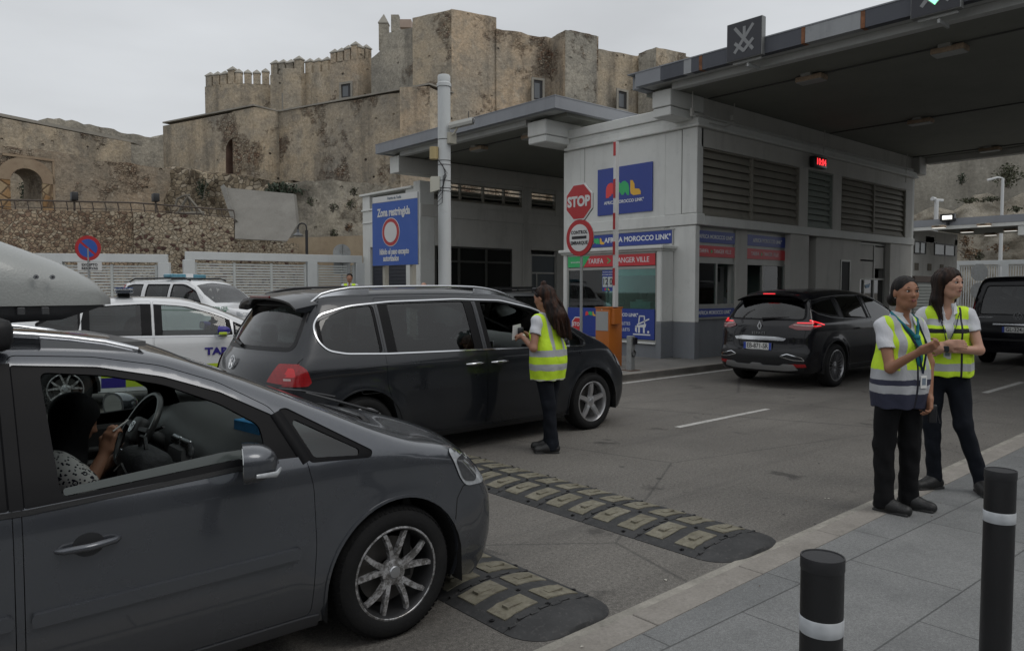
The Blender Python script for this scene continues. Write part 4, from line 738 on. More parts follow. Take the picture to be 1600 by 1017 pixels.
def vplane(P0,P1):
    P0=np.array(P0,float); P1=np.array(P1,float); u=(P1-P0); u[2]=0; Ln=np.linalg.norm(u); u/=Ln; n=np.array([-u[1],u[0],0])
    def f(px,py):
        d=ray(px,py); t=((P0-_C)@n)/(d@n); p=_C+d*t; return float((p-P0)@u),float(p[2])
    return P0,u,n,Ln,f
def wallface(name,P0,P1,outline,holes,depth,m,parent,sub=True):
    """solid wall: 2D outline (s,z) with real openings, extruded away from the viewer"""
    P0=np.array([P0[0],P0[1],0.]); u=np.array(P1[:2]+[0.]) if isinstance(P1,list) else np.array([P1[0],P1[1],0.]); u=u-P0; u/=np.linalg.norm(u); n=np.array([-u[1],u[0],0.])
    if n@ (P0-_C)<0: n=-n
    loops=[outline]+list(holes); tri=mgeo.tessellate_polygon([[Vector((p[0],p[1],0)) for p in l] for l in loops]); flat=[p for l in loops for p in l]; k=len(flat)
    v=[tuple(P0+u*p[0]+np.array([0,0,p[1]])) for p in flat]+[tuple(P0+u*p[0]+np.array([0,0,p[1]])+n*depth) for p in flat]
    f=[tuple(t) for t in tri]+[tuple(i+k for i in t[::-1]) for t in tri]; o=0; nf0=len(f)+len(outline)
    for l in loops:
        for i in range(len(l)): j=(i+1)%len(l); f.append((o+i,o+j,o+j+k,o+i+k))
        o+=len(l)
    b=MB(); b.add(v,f); b.m=[1 if (i>=nf0 and isinstance(m,(list,tuple))) else 0 for i in range(len(f))]; me=b.mesh(name)
    import bmesh
    bm=bmesh.new(); bm.from_mesh(me); bmesh.ops.recalc_face_normals(bm,faces=bm.faces); bm.to_mesh(me); bm.free()
    return link(name,me,m,parent)
def jag(a,b,n,amp):
    out=[]
    for i in range(n):
        t=i/n; out.append((a[0]+(b[0]-a[0])*t,a[1]+(b[1]-a[1])*t+(RS.uniform(-amp,amp) if i else 0)))
    return out
def wallrun(name,pa,da,pb,db,tops,z0,depth,m,parent,holes_px=(),amp=0.06,nseg=6):
    """wall between two picture columns at known distances; tops = [(px,py)...]"""
    A_=at(pa,453,da); B_=at(pb,453,db); P0,u,n,Ln,f=vplane(A_,B_); top=[f(*q) for q in tops]; top[0]=(0.0,top[0][1]); top[-1]=(Ln,top[-1][1]); jt=[]
    for a,b_ in zip(top[:-1],top[1:]): jt+=jag(a,b_,max(2,int(nseg*abs(b_[0]-a[0])/max(Ln,.1))),amp)
    jt.append(top[-1]); outline=[(0,z0),(Ln,z0)]+jt[::-1]; holes=[[f(*q) for q in h] for h in holes_px]
    o=wallface(name,A_,B_,outline,holes,depth,m,parent)
    if n@(P0-_C)<0: n=-n
    return P0,u,n,f
castle=empty('castle',(0,0,0),0,'old stone castle with crenellated towers and weathered plaster above the port','castle')
zt=lambda py,d: CAMH+(453-py)/FPX*d
# bastion with the arched niche
NICH=mat('reddish niche plaster',(0.15,0.095,0.072),0.9,var=0.3,vscale=1.5,bump=0.4,bscale=6)
arch=[(353,272),(353,236)]+[(369+16*math.cos(R(a)),234-19*math.sin(R(a))) for a in range(172,0,-12)]+[(385.5,236),(385.5,272)]
P0,u,n,f=wallrun('bastion_wall',260,61.1,401,55.3,[(260,196),(401,169)],0,0.95,[CAS,NICH],castle,[arch],0.03)
q=[P0+u*f(353,272)[0]+n*0.9,P0+u*f(386,272)[0]+n*0.9]
wallface('niche_back',q[0]-u*0.4,q[1]+u*0.4,[(0,8),(2.9,8),(2.9,14.5),(0,14.5)],[],1.0,mat('reddish niche plaster',(0.15,0.095,0.072),0.9,var=0.3,vscale=1.5,bump=0.4,bscale=6),castle)
wallface('niche_door',q[0]+u*1.28-n*0.12,q[1]-n*0.12,[(0,8),(0.45,8),(0.45,11.6),(0.2,11.9),(0,11.6)],[],0.1,DARK,castle)
wallrun('bastion_side',401,55.3,440,57.2,[(401,169),(440,172)],0,2.5,CAS,castle,(),0.03)
wallrun('curtain_wall',439,57.2,673,49.7,[(439,174),(545,158),(673,137)],0,2.5,CAS2,castle,(),0.05,14); wallrun('curtain_end',673,49.7,690,53,[(673,137),(690,150)],0,2.0,CASR,castle)
cp=MB()
for (pa,da,pb,db) in ((439,57.1,673,49.6),(260,61.0,401,55.2)):
    a=at(pa,453,da);b_=at(pb,453,db); uu_=(b_-a)/np.linalg.norm(b_-a); nn=np.array([-uu_[1],uu_[0],0]); a[2]=b_[2]=0; 
    for (p_,q_) in ((a,b_),): cp.loft([[tuple(x_+nn*s_+np.array([0,0,h])) for s_,h in ((-0.03,14.97),(-0.03,15.08),(2.7,15.08),(2.7,15.0))] for x_ in (p_,q_)])
cp.build('coping',m_conc('stone coping',(0.25,0.235,0.205),(0.34,0.32,0.28),0.5),castle)
# crenellated range behind
runs=[(326,69.5,372,68,[(326,135),(372,129)],CAS2,4),(372,68,427,68.9,[(372,130),(427,133)],CAS2,4),(427,67.9,475,66.4,[(427,117),(475,112)],CAS,4),(475,66.4,480,67.4,[(475,112),(480,113)],CAS,0),(479,67.0,519,65.4,[(479,115),(519,110)],CAS2,3),(519,65.0,562,63.7,[(519,99),(562,91)],CASR,4),(562,63.7,585,65.0,[(562,91),(585,95)],CASR,2)]
CAPS=m_conc('merlon cap plaster',(0.27,0.255,0.22),(0.36,0.34,0.30),0.8,(0.14,0.13,0.12))
for (pa,da,pb,db,tops,m_,nm) in runs:
    P0,u,n,f=wallrun('tower_wall' if nm in (4,0,2) else 'range_wall',pa,da,pb,db,tops,0,1.6,m_,castle,(),0.03,4)
    Lr=np.linalg.norm(at(pb,453,db)-at(pa,453,da)); z0=f(*tops[0])[1]; z1=f(*tops[-1])[1]
    for k in range(nm):
        pit=Lr/nm; w_=min(0.75,pit*0.82); a=pit*k+(pit-w_)/2; z=z0+(z1-z0)*(a/Lr)-0.1; P=P0+u*a; P[2]=0; h=0.98+RS.uniform(-.06,.06)+(0.22 if (k==nm-1 and nm==4) else 0)
        c4=[P,P+u*w_,P+u*w_+n*0.55,P+n*0.55]; ctr=sum(c4)/4; bb=MB(); bb.loft([[tuple(c+np.array([0,0,zz])) for c in c4] for zz in (z,z+h)]); mo=bb.build('merlon',m_,castle,bevel=0.03)
        bb=MB(); c5=[ctr+(c-ctr)*1.14 for c in c4]; bb.loft([[tuple(c+np.array([0,0,z+h+0.002])) for c in c5],[tuple(c+np.array([0,0,z+h+0.08])) for c in c5],[tuple(ctr+(c-ctr)*0.05+np.array([0,0,z+h+0.42])) for c in c4]]); bb.build('merlon_cap',CAPS,mo)
def cwindow(x0,y0,x1,y1,pa,da,pb,db,m_surround,lin=None):
    P0,u,n,Ln,f=vplane(at(pa,453,da),at(pb,453,db)); a,z1=f(x0,y0); b_,z0=f(x1,y1); nn=-n if n@(P0-_C)>0 else n; P=P0.copy(); P[2]=0
    def bx(name,s0,s1,za,zb,o0,o1,m,par):
        bb=MB(); bb.loft([[tuple(P+u*s+nn*o+np.array([0,0,zz])) for s,o in ((s0,o0),(s1,o0),(s1,o1),(s0,o1))] for zz in (za,zb)]); return bb.build(name,m,par)
    w_=bx('window',a,b_,z0,z1,0.0,0.03,mat('dark castle opening',(0.02,0.02,0.022),0.5),castle)
    for (s0,s1,za,zb) in ((a-0.18,a,z0-0.15,z1+0.18),(b_,b_+0.18,z0-0.15,z1+0.18),(a,b_,z1,z1+0.18),(a,b_,z0-0.15,z0)): bx('surround',s0,s1,za,zb,0.0,0.12,m_surround,w_)
    bx('pane',a+(b_-a)*0.12,b_-(b_-a)*0.3,z0+(z1-z0)*0.1,z1-(z1-z0)*0.15,0.031,0.04,mat('grey castle pane',(0.11,0.12,0.13),0.2),w_)
cwindow(444,149,459,167,427,67.9,475,66.4,CAPS); cwindow(534,133,549,152,519,65.0,562,63.7,CAPS); cwindow(833,125,847,158,776,60,862,62.3,CAPS); cwindow(965,142,978,172,933,62.5,995,65.5,CAPS)
# keep
wallrun('keep_wall',583,63.2,648,60.0,[(583,91),(594,80),(600,52),(610,51),(648,42)],0,4,CASG,castle,(),0.05,10)
wallrun('keep_tower',647,59.7,707,58.0,[(647,28),(707,15)],0,7,CAS,castle,(),0.03); wallrun('keep_tower_side',707,58.0,776,60.6,[(707,15),(736,20),(776,28)],0,5,CASR,castle,(),0.04)
wallrun('keep_wall',776,60.4,864,63.0,[(776,45),(862,60),(864,60)],0,3,CASR,castle,(),0.08,10); wallrun('keep_buttress',862,62.6,882,60.8,[(862,59),(874,52),(882,48)],0,3,CASG,castle,(),0.05)
wallrun('keep_buttress_side',882,60.8,933,62.4,[(882,48),(900,49),(933,57)],0,3,CASR,castle,(),0.06,8); wallrun('keep_wall',932,63.4,997,65.8,[(932,76),(995,88),(997,88)],0,3,CAS,castle,(),0.08,8)
wallrun('keep_buttress',995,65.2,1022,63.9,[(995,85),(1010,79),(1022,75)],0,3,CASG,castle,(),0.05); wallrun('keep_buttress_side',1022,63.9,1068,65.6,[(1022,75),(1040,77),(1068,83)],0,3,CAS,castle,(),0.05); wallrun('keep_wall',1068,66.0,1300,75,[(1068,88),(1300,120)],0,3,CAS,castle,(),0.05)
for (pa,pb,yt,yb,d) in ((595,609,44,84,62.9),(614,626,31,56,62),(627,645,38,50,64)):
    a=at(pa,453,d);b_=at(pb,453,d); bb=MB(); w_=float(np.linalg.norm(b_-a)); bb.loft([[tuple(a+RH*s_+FH*t_+np.array([0,0,zz-CAMH])) for s_,t_ in ((0,0),(w_,0),(w_,w_),(0,w_))] for zz in (zt(yb,d),zt(yt,d))]); o_=bb.build('merlon' if pa<600 else 'chimney',CASG if pa<620 else m_paint('pinkish render',(0.38,0.30,0.25)),castle)
    if pa<600:
        c=a+RH*w_/2+FH*w_/2; bb=MB(); bb.loft([[tuple(c+(RH*s_+FH*t_)*k+np.array([0,0,zz-CAMH])) for s_,t_ in ((-1,-1),(1,-1),(1,1),(-1,1))] for k,zz in ((w_*0.57,zt(yt,d)+0.002),(w_*0.57,zt(yt,d)+0.06),(0.02,zt(yt,d)+0.85))]); bb.build('merlon_cap',CAPS,o_)
# walls to the left
t=empty('old_wall',(0,0,0),0,'long grey weathered wall with pale coping sloping down from the left edge','wall'); wallrun('masonry',-60,48.5,210,60,[(-60,170),(0,184),(210,224)],0,2,CAS2,t,(),0.02,3)
a=at(-60,170,48.4);b_=at(210,224,59.9); nn=np.array([FH[0],FH[1],0]); bb=MB(); bb.loft([[tuple(p+nn*s_+np.array([0,0,h])) for s_,h in ((-0.15,0.0),(-0.15,0.2),(1.2,0.25),(1.2,0.0))] for p in (a,b_)]); bb.build('coping',MATS['stone coping'],t)
t=empty('old_wall',(0,0,0),0,'rough ruined wall rising behind the long coped wall at left','wall'); wallrun('masonry',82,59,262,67,[(82,186),(93,185),(149,197),(178,202),(190,208),(244,216),(250,212),(262,211)],0,1.5,CASG,t,(),0.1,22)
t=empty('old_wall',(0,0,0),0,'ochre wall with horseshoe gateway arch at the left','wall')
arch=[(16,314),(16,284)]+[(40+24.5*math.cos(R(a)),284-20*math.sin(R(a))) for a in range(170,5,-15)]+[(65,284),(65,314)]
P0,u,n,f=wallrun('masonry',-60,42,345,56,[(-60,222),(0,229),(30,232),(96,239),(130,247),(160,252),(200,254),(280,268),(345,290)],0,2.2,m_castle('ochre wall plaster',(0.36,0.28,0.20),(0.26,0.23,0.185),0.25,71.0),t,[arch],0.08,20)
nn=-n if n@(P0-_C)>0 else n; s0,_z=f(16,284); s1,_z=f(65,284); _s,zs=f(40,284); _s,zb_=f(40,314); PP=P0.copy(); PP[2]=0; cx_=(s0+s1)/2; r0=(s1-s0)/2
hr=f(40,264)[1]-zs
bb=MB(); rings=[]
for a in range(0,181,12):
    rings.append([tuple(PP+u*(cx_+r_*math.cos(R(a)))+nn*o_+np.array([0,0,zs+(hr/r0)*r_*math.sin(R(a))])) for r_,o_ in ((r0+0.02,0.0),(r0+0.02,0.08),(r0+0.75,0.08),(r0+0.75,0.0))])
bb.loft(rings); bb.build('arch_ring',m_conc('arch stones',(0.26,0.19,0.13),(0.34,0.27,0.19),1.2,(0.12,0.09,0.06),0.5,streak=0.0),t)
bb=MB(); e0=f(3,243); e1=f(84,253)
for (sa,sb,za,zb) in ((e0[0],e1[0],None,None),): bb.loft([[tuple(PP+u*s_+nn*o_+np.array([0,0,z_+h])) for o_,h in ((0,0),(0.1,0),(0.1,0.14),(0,0.14))] for s_,z_ in (e0,e1)])
bb.build('string_course',MATS['arch stones'],t); bb=MB(); bb.loft([[tuple(PP+u*(e1[0]+s_)+nn*o_+np.array([0,0,z_])) for s_,o_ in ((0,0),(0,0.08),(-0.12,0.08),(-0.12,0))] for z_ in (zb_,e1[1])]); bb.build('moulding',MATS['arch stones'],t)
for (sx,dx) in ((s0-0.9,0.88),(s1+0.02,0.7)): bb=MB(); bb.loft([[tuple(PP+u*(sx+s_)+nn*o_+np.array([0,0,z_])) for s_,o_ in ((0,0.0),(0,0.05),(dx,0.05),(dx,0.0))] for z_ in (zb_-1,zs)]); bb.build('arch_pier',m_rubble('orange ashlar',2,1.5,[(0.0,(0.2,0.11,0.05)),(0.5,(0.32,0.20,0.10)),(1.0,(0.36,0.28,0.18))],(0.16,0.11,0.07)),t)
t=empty('old_wall',(0,0,0),0,'rocky wall seen through the gateway arch at the left','wall'); wallrun('masonry',-30,56,110,60,[(-30,250),(110,250)],0,1.0,CASR,t)
# rock below the bastion, pale base under the curtain wall
def rockface(name,lab,cat,pa,da,pb,db,tops,z0,m,amp,rough=1.2,lean=0.12,nz_=26,nx=60,seed=1,thick=1.5):
    from mathutils import noise as mn
    A_=at(pa,453,da);B_=at(pb,453,db); P0,u,n,Ln,f=vplane(A_,B_); P0=P0.copy(); P0[2]=0
    if n@(P0-_C)<0: n=-n
    T=[f(*q) for q in tops]; xs=[q[0] for q in T]; zs_=[q[1] for q in T]; rows=[]
    for j in range(nz_+1):
        row=[]
        for i in range(nx+1):
            s_=Ln*i/nx; zt_=float(np.interp(s_,xs,zs_)); z_=z0+(zt_-z0)*j/nz_; q=Vector((s_*0.5/rough+seed*10,z_*0.6/rough,seed)); dsp=mn.fractal(q,0.9,2.1,5)*amp+mn.fractal(q*3.1,0.9,2.1,3)*amp*0.35
            p=P0+u*s_+n*(-(zt_-z_)*lean-dsp)+np.array([0,0,z_+(mn.noise(q*2)*0.25 if j==nz_ else 0)]); row.append(tuple(p))
        rows.append(row)
    bb=MB(); back=[tuple(np.array(p)+n*thick) for p in rows[-1]]; rows.append(back); rows.append([tuple(P0+u*(Ln*i/nx)+n*thick+np.array([0,0,z0])) for i in range(nx+1)])
    bb.loft(rows,caps=False,close=False); o=bb.build(name,m,smooth=60); tag(o,lab,cat); return f
rockface('rock_face','brown rubble bank below the arched niche of the castle','rock',262,53,462,47,[(262,258),(300,266),(340,272),(400,276),(440,284),(462,286)],0,RUBC,0.5,seed=3)
rockface('rock_face','pale rubble slope under the castle curtain wall, left of the restricted sign','rock',448,46,660,43.5,[(448,284),(540,283),(600,290),(660,300)],0,CASW,0.30,seed=7)
# leaning concrete slab
t=empty('concrete_slab',(0,0,0),0,'large smooth leaning concrete slab between stone walls','slab')
cn=[at(349,293,42),at(459,303,42.5),at(464,352,40.2),at(449,377,39),at(367,373,38.5),at(367,347,39.6)]; bk=[p+np.array([FH[0],FH[1],0])*0.5 for p in cn]
bb=MB(); bb.add([tuple(p) for p in cn]+[tuple(p) for p in bk],[(0,1,2),(0,2,5),(5,2,3),(5,3,4)]+[(6,8,7),(6,11,8),(11,9,8),(11,10,9)]+[(i,(i+1)%6+6-0 if 0 else (i+6),((i+1)%6)+6,(i+1)%6) for i in range(6)]); bb.build('slab',CONC,t)
bb=MB(); e_=[at(349,292,41.9),at(367,346,39.5)]; bb.tube([tuple(p) for p in e_],0.16,4); bb.build('edge_kerb',CONC,t)
# retaining walls
def simple_wall(lab,pa,da,pb,db,tops,m,th=0.8,cap=None,name='stone_wall',amp=0.02):
    t=empty(name,(0,0,0),0,lab,'wall'); P0,u,n,f=wallrun('masonry',pa,da,pb,db,tops,0,th,m,t,(),amp,4); return t
simple_wall('tan rubble stone wall behind the grey roof box and no parking sign',-60,29,211,30.2,[(-60,327),(0,327),(211,331)],RUBB)
simple_wall('pale rubble stone wall with dark stones behind the white fence',211,30.1,367,31.5,[(211,331),(367,341)],RUBB2)
simple_wall('low pale rubble wall under the leaning concrete slab',366,34,460,34,[(366,378),(460,380)],RUBB2)
t=simple_wall('sandy rendered low wall behind the black street lamp',445,35.5,680,34,[(445,384),(452,372),(570,368),(680,366)],SAND,amp=0.0)
# railing on the retaining wall
t=empty('railing',(0,0,0),0,'thin rusty steel railing along the top of the rubble wall','railing'); RLM=mat('dark rusty rail',(0.07,0.055,0.045),0.7)
Rp=[at(-60,311,30),at(0,312.5,30),at(209,317,30.8),at(365,329,32.0)]
for k,off in enumerate((0,-0.28,-0.5)): b=MB(); b.tube([(p[0],p[1],p[2]+off) for p in Rp],0.035 if k==0 else 0.015,5); b.build('rail',RLM,t)
for k in range(22):
    s_=k/21*425-60; i=0 if s_<0 else (1 if s_<209 else 2); xs_=[-60,0,209,365]; tt=(s_-xs_[i])/(xs_[i+1]-xs_[i]); p=Rp[i]*(1-tt)+Rp[i+1]*tt; b=MB(); b.tube([(p[0],p[1],p[2]),(p[0]+0.05,p[1],p[2]-0.25),(p[0]+0.02,p[1],p[2]-0.8)],0.022,5); b.build('baluster',RLM,t)
for k,(px_,py_,d_) in enumerate(((116,309,30.5),(243,311,31))):
    q=at(px_,py_,d_); t=empty('floodlight',(q[0],q[1],q[2]-0.9),0,['black floodlight on a short post above the rubble wall, left one','black floodlight on a short post above the rubble wall, right one'][k],'lamp','floodlights above the rubble wall'); b=MB(); b.cyl((0,0,0),(0,0,0.8),0.04,n=8); b.build('post',RLM,t); b=MB(); b.rbox(-0.12,0.12,-0.17,0.17,0.78,1.12,0.03); b.build('head',BKM,t,smooth=40)
q=at(292,330,33); t=empty('timber_frame',(q[0],q[1],q[2]-0.2),0,'small old timber frame standing behind the railing','frame'); WD=mat('grey timber',(0.17,0.155,0.13),0.85,var=0.25)
for k,(a,b_) in enumerate((((-0.45,0,0),(0.05,0,0.85)),((0.75,0,0),(0.05,0,0.85)),((0.1,0.5,0),(0.05,0,0.85)),((-0.5,0,0.1),(0.75,0,0.12)))): bb=MB(); bb.tube([mv(a[0],a[1],a[2]),mv(b_[0],b_[1],b_[2])],0.06,4); bb.build('beam',WD,t)
bb=MB(); bb.tube([mv(-0.5,0,0.45),mv(-0.4,0,0.75),mv(-0.1,0,0.88),mv(0.15,0,0.9)],0.05,5); bb.build('curved_roof',WD,t)
# shrubs
LEAF=[mat('dark green leaves',(0.030,0.045,0.025),0.7,var=0.5,vscale=6),mat('olive leaves',(0.06,0.065,0.035),0.7,var=0.4,vscale=6),mat('dry brown leaves',(0.15,0.095,0.055),0.8,var=0.4,vscale=6)]
def shrub(px,py,d,rx,rz,kind,lab,n=260,grp=None):
    c=at(px,py,d); t=MB(); stems=MB()
    for i in range(n):
        a=RS.uniform(0,2*math.pi); rr=RS.uniform(0,1)**0.5; ph=RS.uniform(-1,1); k=math.sqrt(max(0,1-ph*ph))*rr*(0.75+0.35*math.sin(a*3+1)); p=np.array([RH[0]*math.cos(a)*k*rx,RH[1]*math.cos(a)*k*rx,ph*rz*rr])+np.array([FH[0],FH[1],0])*math.sin(a)*k*rx*0.7
        s_=RS.uniform(0.05,0.12)*(0.6+rx*0.5); q1=RS.normal(size=3); q1/=np.linalg.norm(q1); q2=np.cross(q1,RS.normal(size=3)); q2/=np.linalg.norm(q2)
        t.add([p-q1*s_,p+q2*s_*0.6,p+q1*s_,p-q2*s_*0.6],[(0,1,2,3)])
    r=empty('shrub',tuple(c),0,lab,'shrub',grp); t.build('foliage',LEAF[kind],r)
    for i in range(6): a=RS.uniform(0,6.28); stems.tube([(0,0,-rz),(0.4*rx*math.cos(a),0.4*rx*math.sin(a),0),(0.7*rx*math.cos(a),0.7*rx*math.sin(a),rz*0.6)],[0.04,0.025,0.01],4)
    stems.build('stems',WD,r)
shrub(316,296,49.5,0.55,0.75,0,'dark green shrub growing from the brown rubble bank'); shrub(440,297,45.0,1.5,0.45,0,'wide dark green bush on top of the leaning concrete slab',500)
shrub(40,301,50,0.6,0.8,0,'dark bush seen through the gateway arch')
for k,(x_,y_,c_) in enumerate(((486,315,'nearest the concrete slab'),(520,324,'in the middle of the pale slope, lower one'),(553,299,'high on the pale slope'),(548,320,'right of the middle on the pale slope'),(545,355,'reddish, low above the sandy wall'),(522,365,'small, at the top edge of the sandy wall'))): shrub(x_,y_,43.0,0.35,0.28,2 if k in (4,) else 1,'tuft of plants, '+c_,90,'tufts on the pale slope')
# ================================================================== RIGHT BACKGROUND
g=NG('stained concrete cliff wall'); xyz=g.sep(); c=g.ramp(g.noise(0.25,8,0.62),[(0.3,(0.25,0.235,0.20)),(0.55,(0.33,0.31,0.265)),(0.75,(0.40,0.375,0.32))]); c=g.mix(g.rng(g.noise(0.6,7,0.65,vec=g.mapp((1,1,1.2))),0.58,0.63,0,0.7),c,(0.42,0.395,0.345)); c=g.mix(g.rng(g.noise(0.5,7,0.6,vec=g.mapp((1,1,0.15))),0.5,0.72,0,0.5),c,(0.10,0.09,0.075)); c=g.mix(1,c,g.rng(g.noise(4,6,0.7),0.3,0.7,0.8,1.18),'MULTIPLY'); CLF=g.out(c,0.9,g.noise(2,8,0.7),0.6,0.1,0.2)
g=NG('pale cliff rock'); c=g.ramp(g.noise(0.5,10,0.7),[(0.3,(0.28,0.24,0.185)),(0.5,(0.43,0.39,0.32)),(0.7,(0.54,0.50,0.43))]); c=g.mix(g.rng(g.noise(1.1,10,0.75),0.50,0.60,0,0.6),c,(0.14,0.11,0.08)); CRK=g.out(c,0.95,g.noise(1.2,12,0.75),1.0,0.5,0.2)
t=empty('retaining_wall',(0,0,0),0,'tall stained concrete retaining wall beyond the distant canopy','wall'); wallrun('masonry',1370,62,1760,52,[(1370,130),(1760,80)],0,1.5,CLF,t,(),0.0)
rockface('rock_face','pale rocky cliff foot below the stained retaining wall, right background','rock',1375,56,1740,48,[(1375,345),(1425,338),(1455,325),(1490,330),(1520,302),(1545,300),(1570,318),(1600,300),(1740,280)],0,CRK,1.3,rough=2.2,lean=0.35,nz_=40,nx=70,seed=5)
shrub(1503,280,55,0.45,0.45,0,'small green shrub on the stained retaining wall, left one',180); shrub(1576,274,52,1.1,0.9,1,'green shrub on the stained retaining wall, right one',420)
for k,(x_,y_,r_,z_,kd,l_) in enumerate(((1509,377,1.2,0.9,2,'dry orange shrub seen under the distant canopy, upper one'),(1516,396,2.2,1.1,2,'dry brown shrub low under the distant canopy'),(1530,400,0.9,0.8,1,'green clump beside the dry brown shrub'),(1561,388,1.9,0.7,2,'dry shrub behind the tall white lamp pole'),(1515,313,2.2,0.5,1,'low dark scrub on the cliff foot, left one'),(1548,311,1.8,0.45,1,'low dark scrub on the cliff foot, right one'),(1588,327,1.2,0.5,1,'dark scrub above the distant canopy at the right edge'))): shrub(x_,y_,49,r_*0.45,z_*0.40,kd,l_,150)
PWR=mat('white pole',(0.55,0.56,0.56),0.5)
q=at(1562,440,46); t=empty('street_lamp',(q[0],q[1],0),0,'tall white lamp pole with flat head, behind the distant canopy','lamp'); zt_=CAMH+173/FPX*46; b=MB(); b.cyl((0,0,0),(0,0,zt_),0.13,0.08,n=12); b.build('pole',PWR,t,smooth=40); b=MB(); b.tube([mv(0,0,zt_),mv(-0.3,0,zt_+0.05),mv(-0.95,0,zt_-0.12)],[0.04,0.06,0.07],6,flat=0.4); b.build('lamp_head',PWR,t,smooth=40)
q=at(1460,440,44); t=empty('street_lamp',(q[0],q[1],0),0,'short white pole with twin heads, left of the floodlight','lamp'); zt_=CAMH+138/FPX*44; b=MB(); b.cyl((0,0,0),(0,0,zt_),0.12,n=12); b.build('pole',PWR,t,smooth=40); b=MB(); b.tube([mv(-0.35,0,zt_+0.1),mv(0,0,zt_+0.05),mv(0.4,0,zt_+0.02)],0.08,6,flat=0.5); b.tube([mv(-0.3,-0.1,zt_+0.12),mv(-0.1,0,zt_+0.1)],0.12,8); b.build('lamp_head',PWR,t,smooth=40)
qa=at(1494,453,46); qb=at(1740,453,41); fence((qa[0],qa[1]),(qb[0],qb[1]),3.4,3,'white fence with vertical bars at the foot of the cliff',vert=True,zb=0.1)
q=at(1530,440,33); t=empty('stop_sign',(q[0],q[1],0),0,'grey back of an octagonal sign with a round sign below, beyond the black van','sign'); b=MB(); r8=0.40; zz=CAMH+(453-427)/FPX*33*1.05
b.prism([(r8*math.cos(R(22.5+45*i)),r8*math.sin(R(22.5+45*i))) for i in range(8)],(0,0,zz),tuple(RH),VZ,0.02); b.build('octagon',GALV,t); b=MB(); b.prism(circ(24,0.36),(0,0,zz-0.8),tuple(RH),VZ,0.02); b.build('disc',GALV,t); b=MB(); b.cyl((0.03,0.03,0),(0.03,0.03,zz+0.3),0.04,n=8); b.build('post',PWR,t)
q=at(1437,470,30); t=empty('storage_box',(q[0]-0.6,q[1],0),0,'grey slatted metal storage box behind the women','box'); put('box',mat('grey slatted steel',(0.17,0.18,0.17),0.6),t,[(0,3.5,-0.0,2.0,0,1.95)]); sl=MB()
for k in range(14): sl.box(-0.02,3.5,-0.03,0.0,0.15+k*0.125,0.15+k*0.125+0.08); sl.box(-0.03,0.0,0.001,2.0,0.15+k*0.125,0.15+k*0.125+0.08)
sl.build('slats',mat('grey slat',(0.22,0.235,0.22),0.55),t); put('lid',mat('dark brown lid',(0.05,0.035,0.028),0.7),t,[(-0.05,3.55,-0.05,2.05,1.96,2.2)])
# ================================================================== VEHICLE BODY MAKER
def pchip(pts,n=600):
    p=sorted(pts); x=np.array([a for a,_ in p],float); y=np.array([b for _,b in p],float); h=np.diff(x); d=np.diff(y)/h; m=np.zeros(len(x))
    for i in range(1,len(x)-1):
        if d[i-1]*d[i]>0: w1=2*h[i]+h[i-1]; w2=h[i]+2*h[i-1]; m[i]=(w1+w2)/(w1/d[i-1]+w2/d[i])
    m[0]=d[0]; m[-1]=d[-1]; X=np.linspace(x[0],x[-1],n); k=np.clip(np.searchsorted(x,X,'right')-1,0,len(h)-1); t=(X-x[k])/h[k]
    Y=(2*t**3-3*t**2+1)*y[k]+(t**3-2*t**2+t)*h[k]*m[k]+(-2*t**3+3*t**2)*y[k+1]+(t**3-t**2)*h[k]*m[k+1]
    ker=np.exp(-np.linspace(-2,2,15)**2); ker/=ker.sum(); Yp=np.pad(Y,7,mode='edge'); Yp[:7]=2*Y[0]-Y[7:0:-1]; Yp[-7:]=2*Y[-1]-Y[-2:-9:-1]; return X,np.convolve(Yp,ker,'valid')
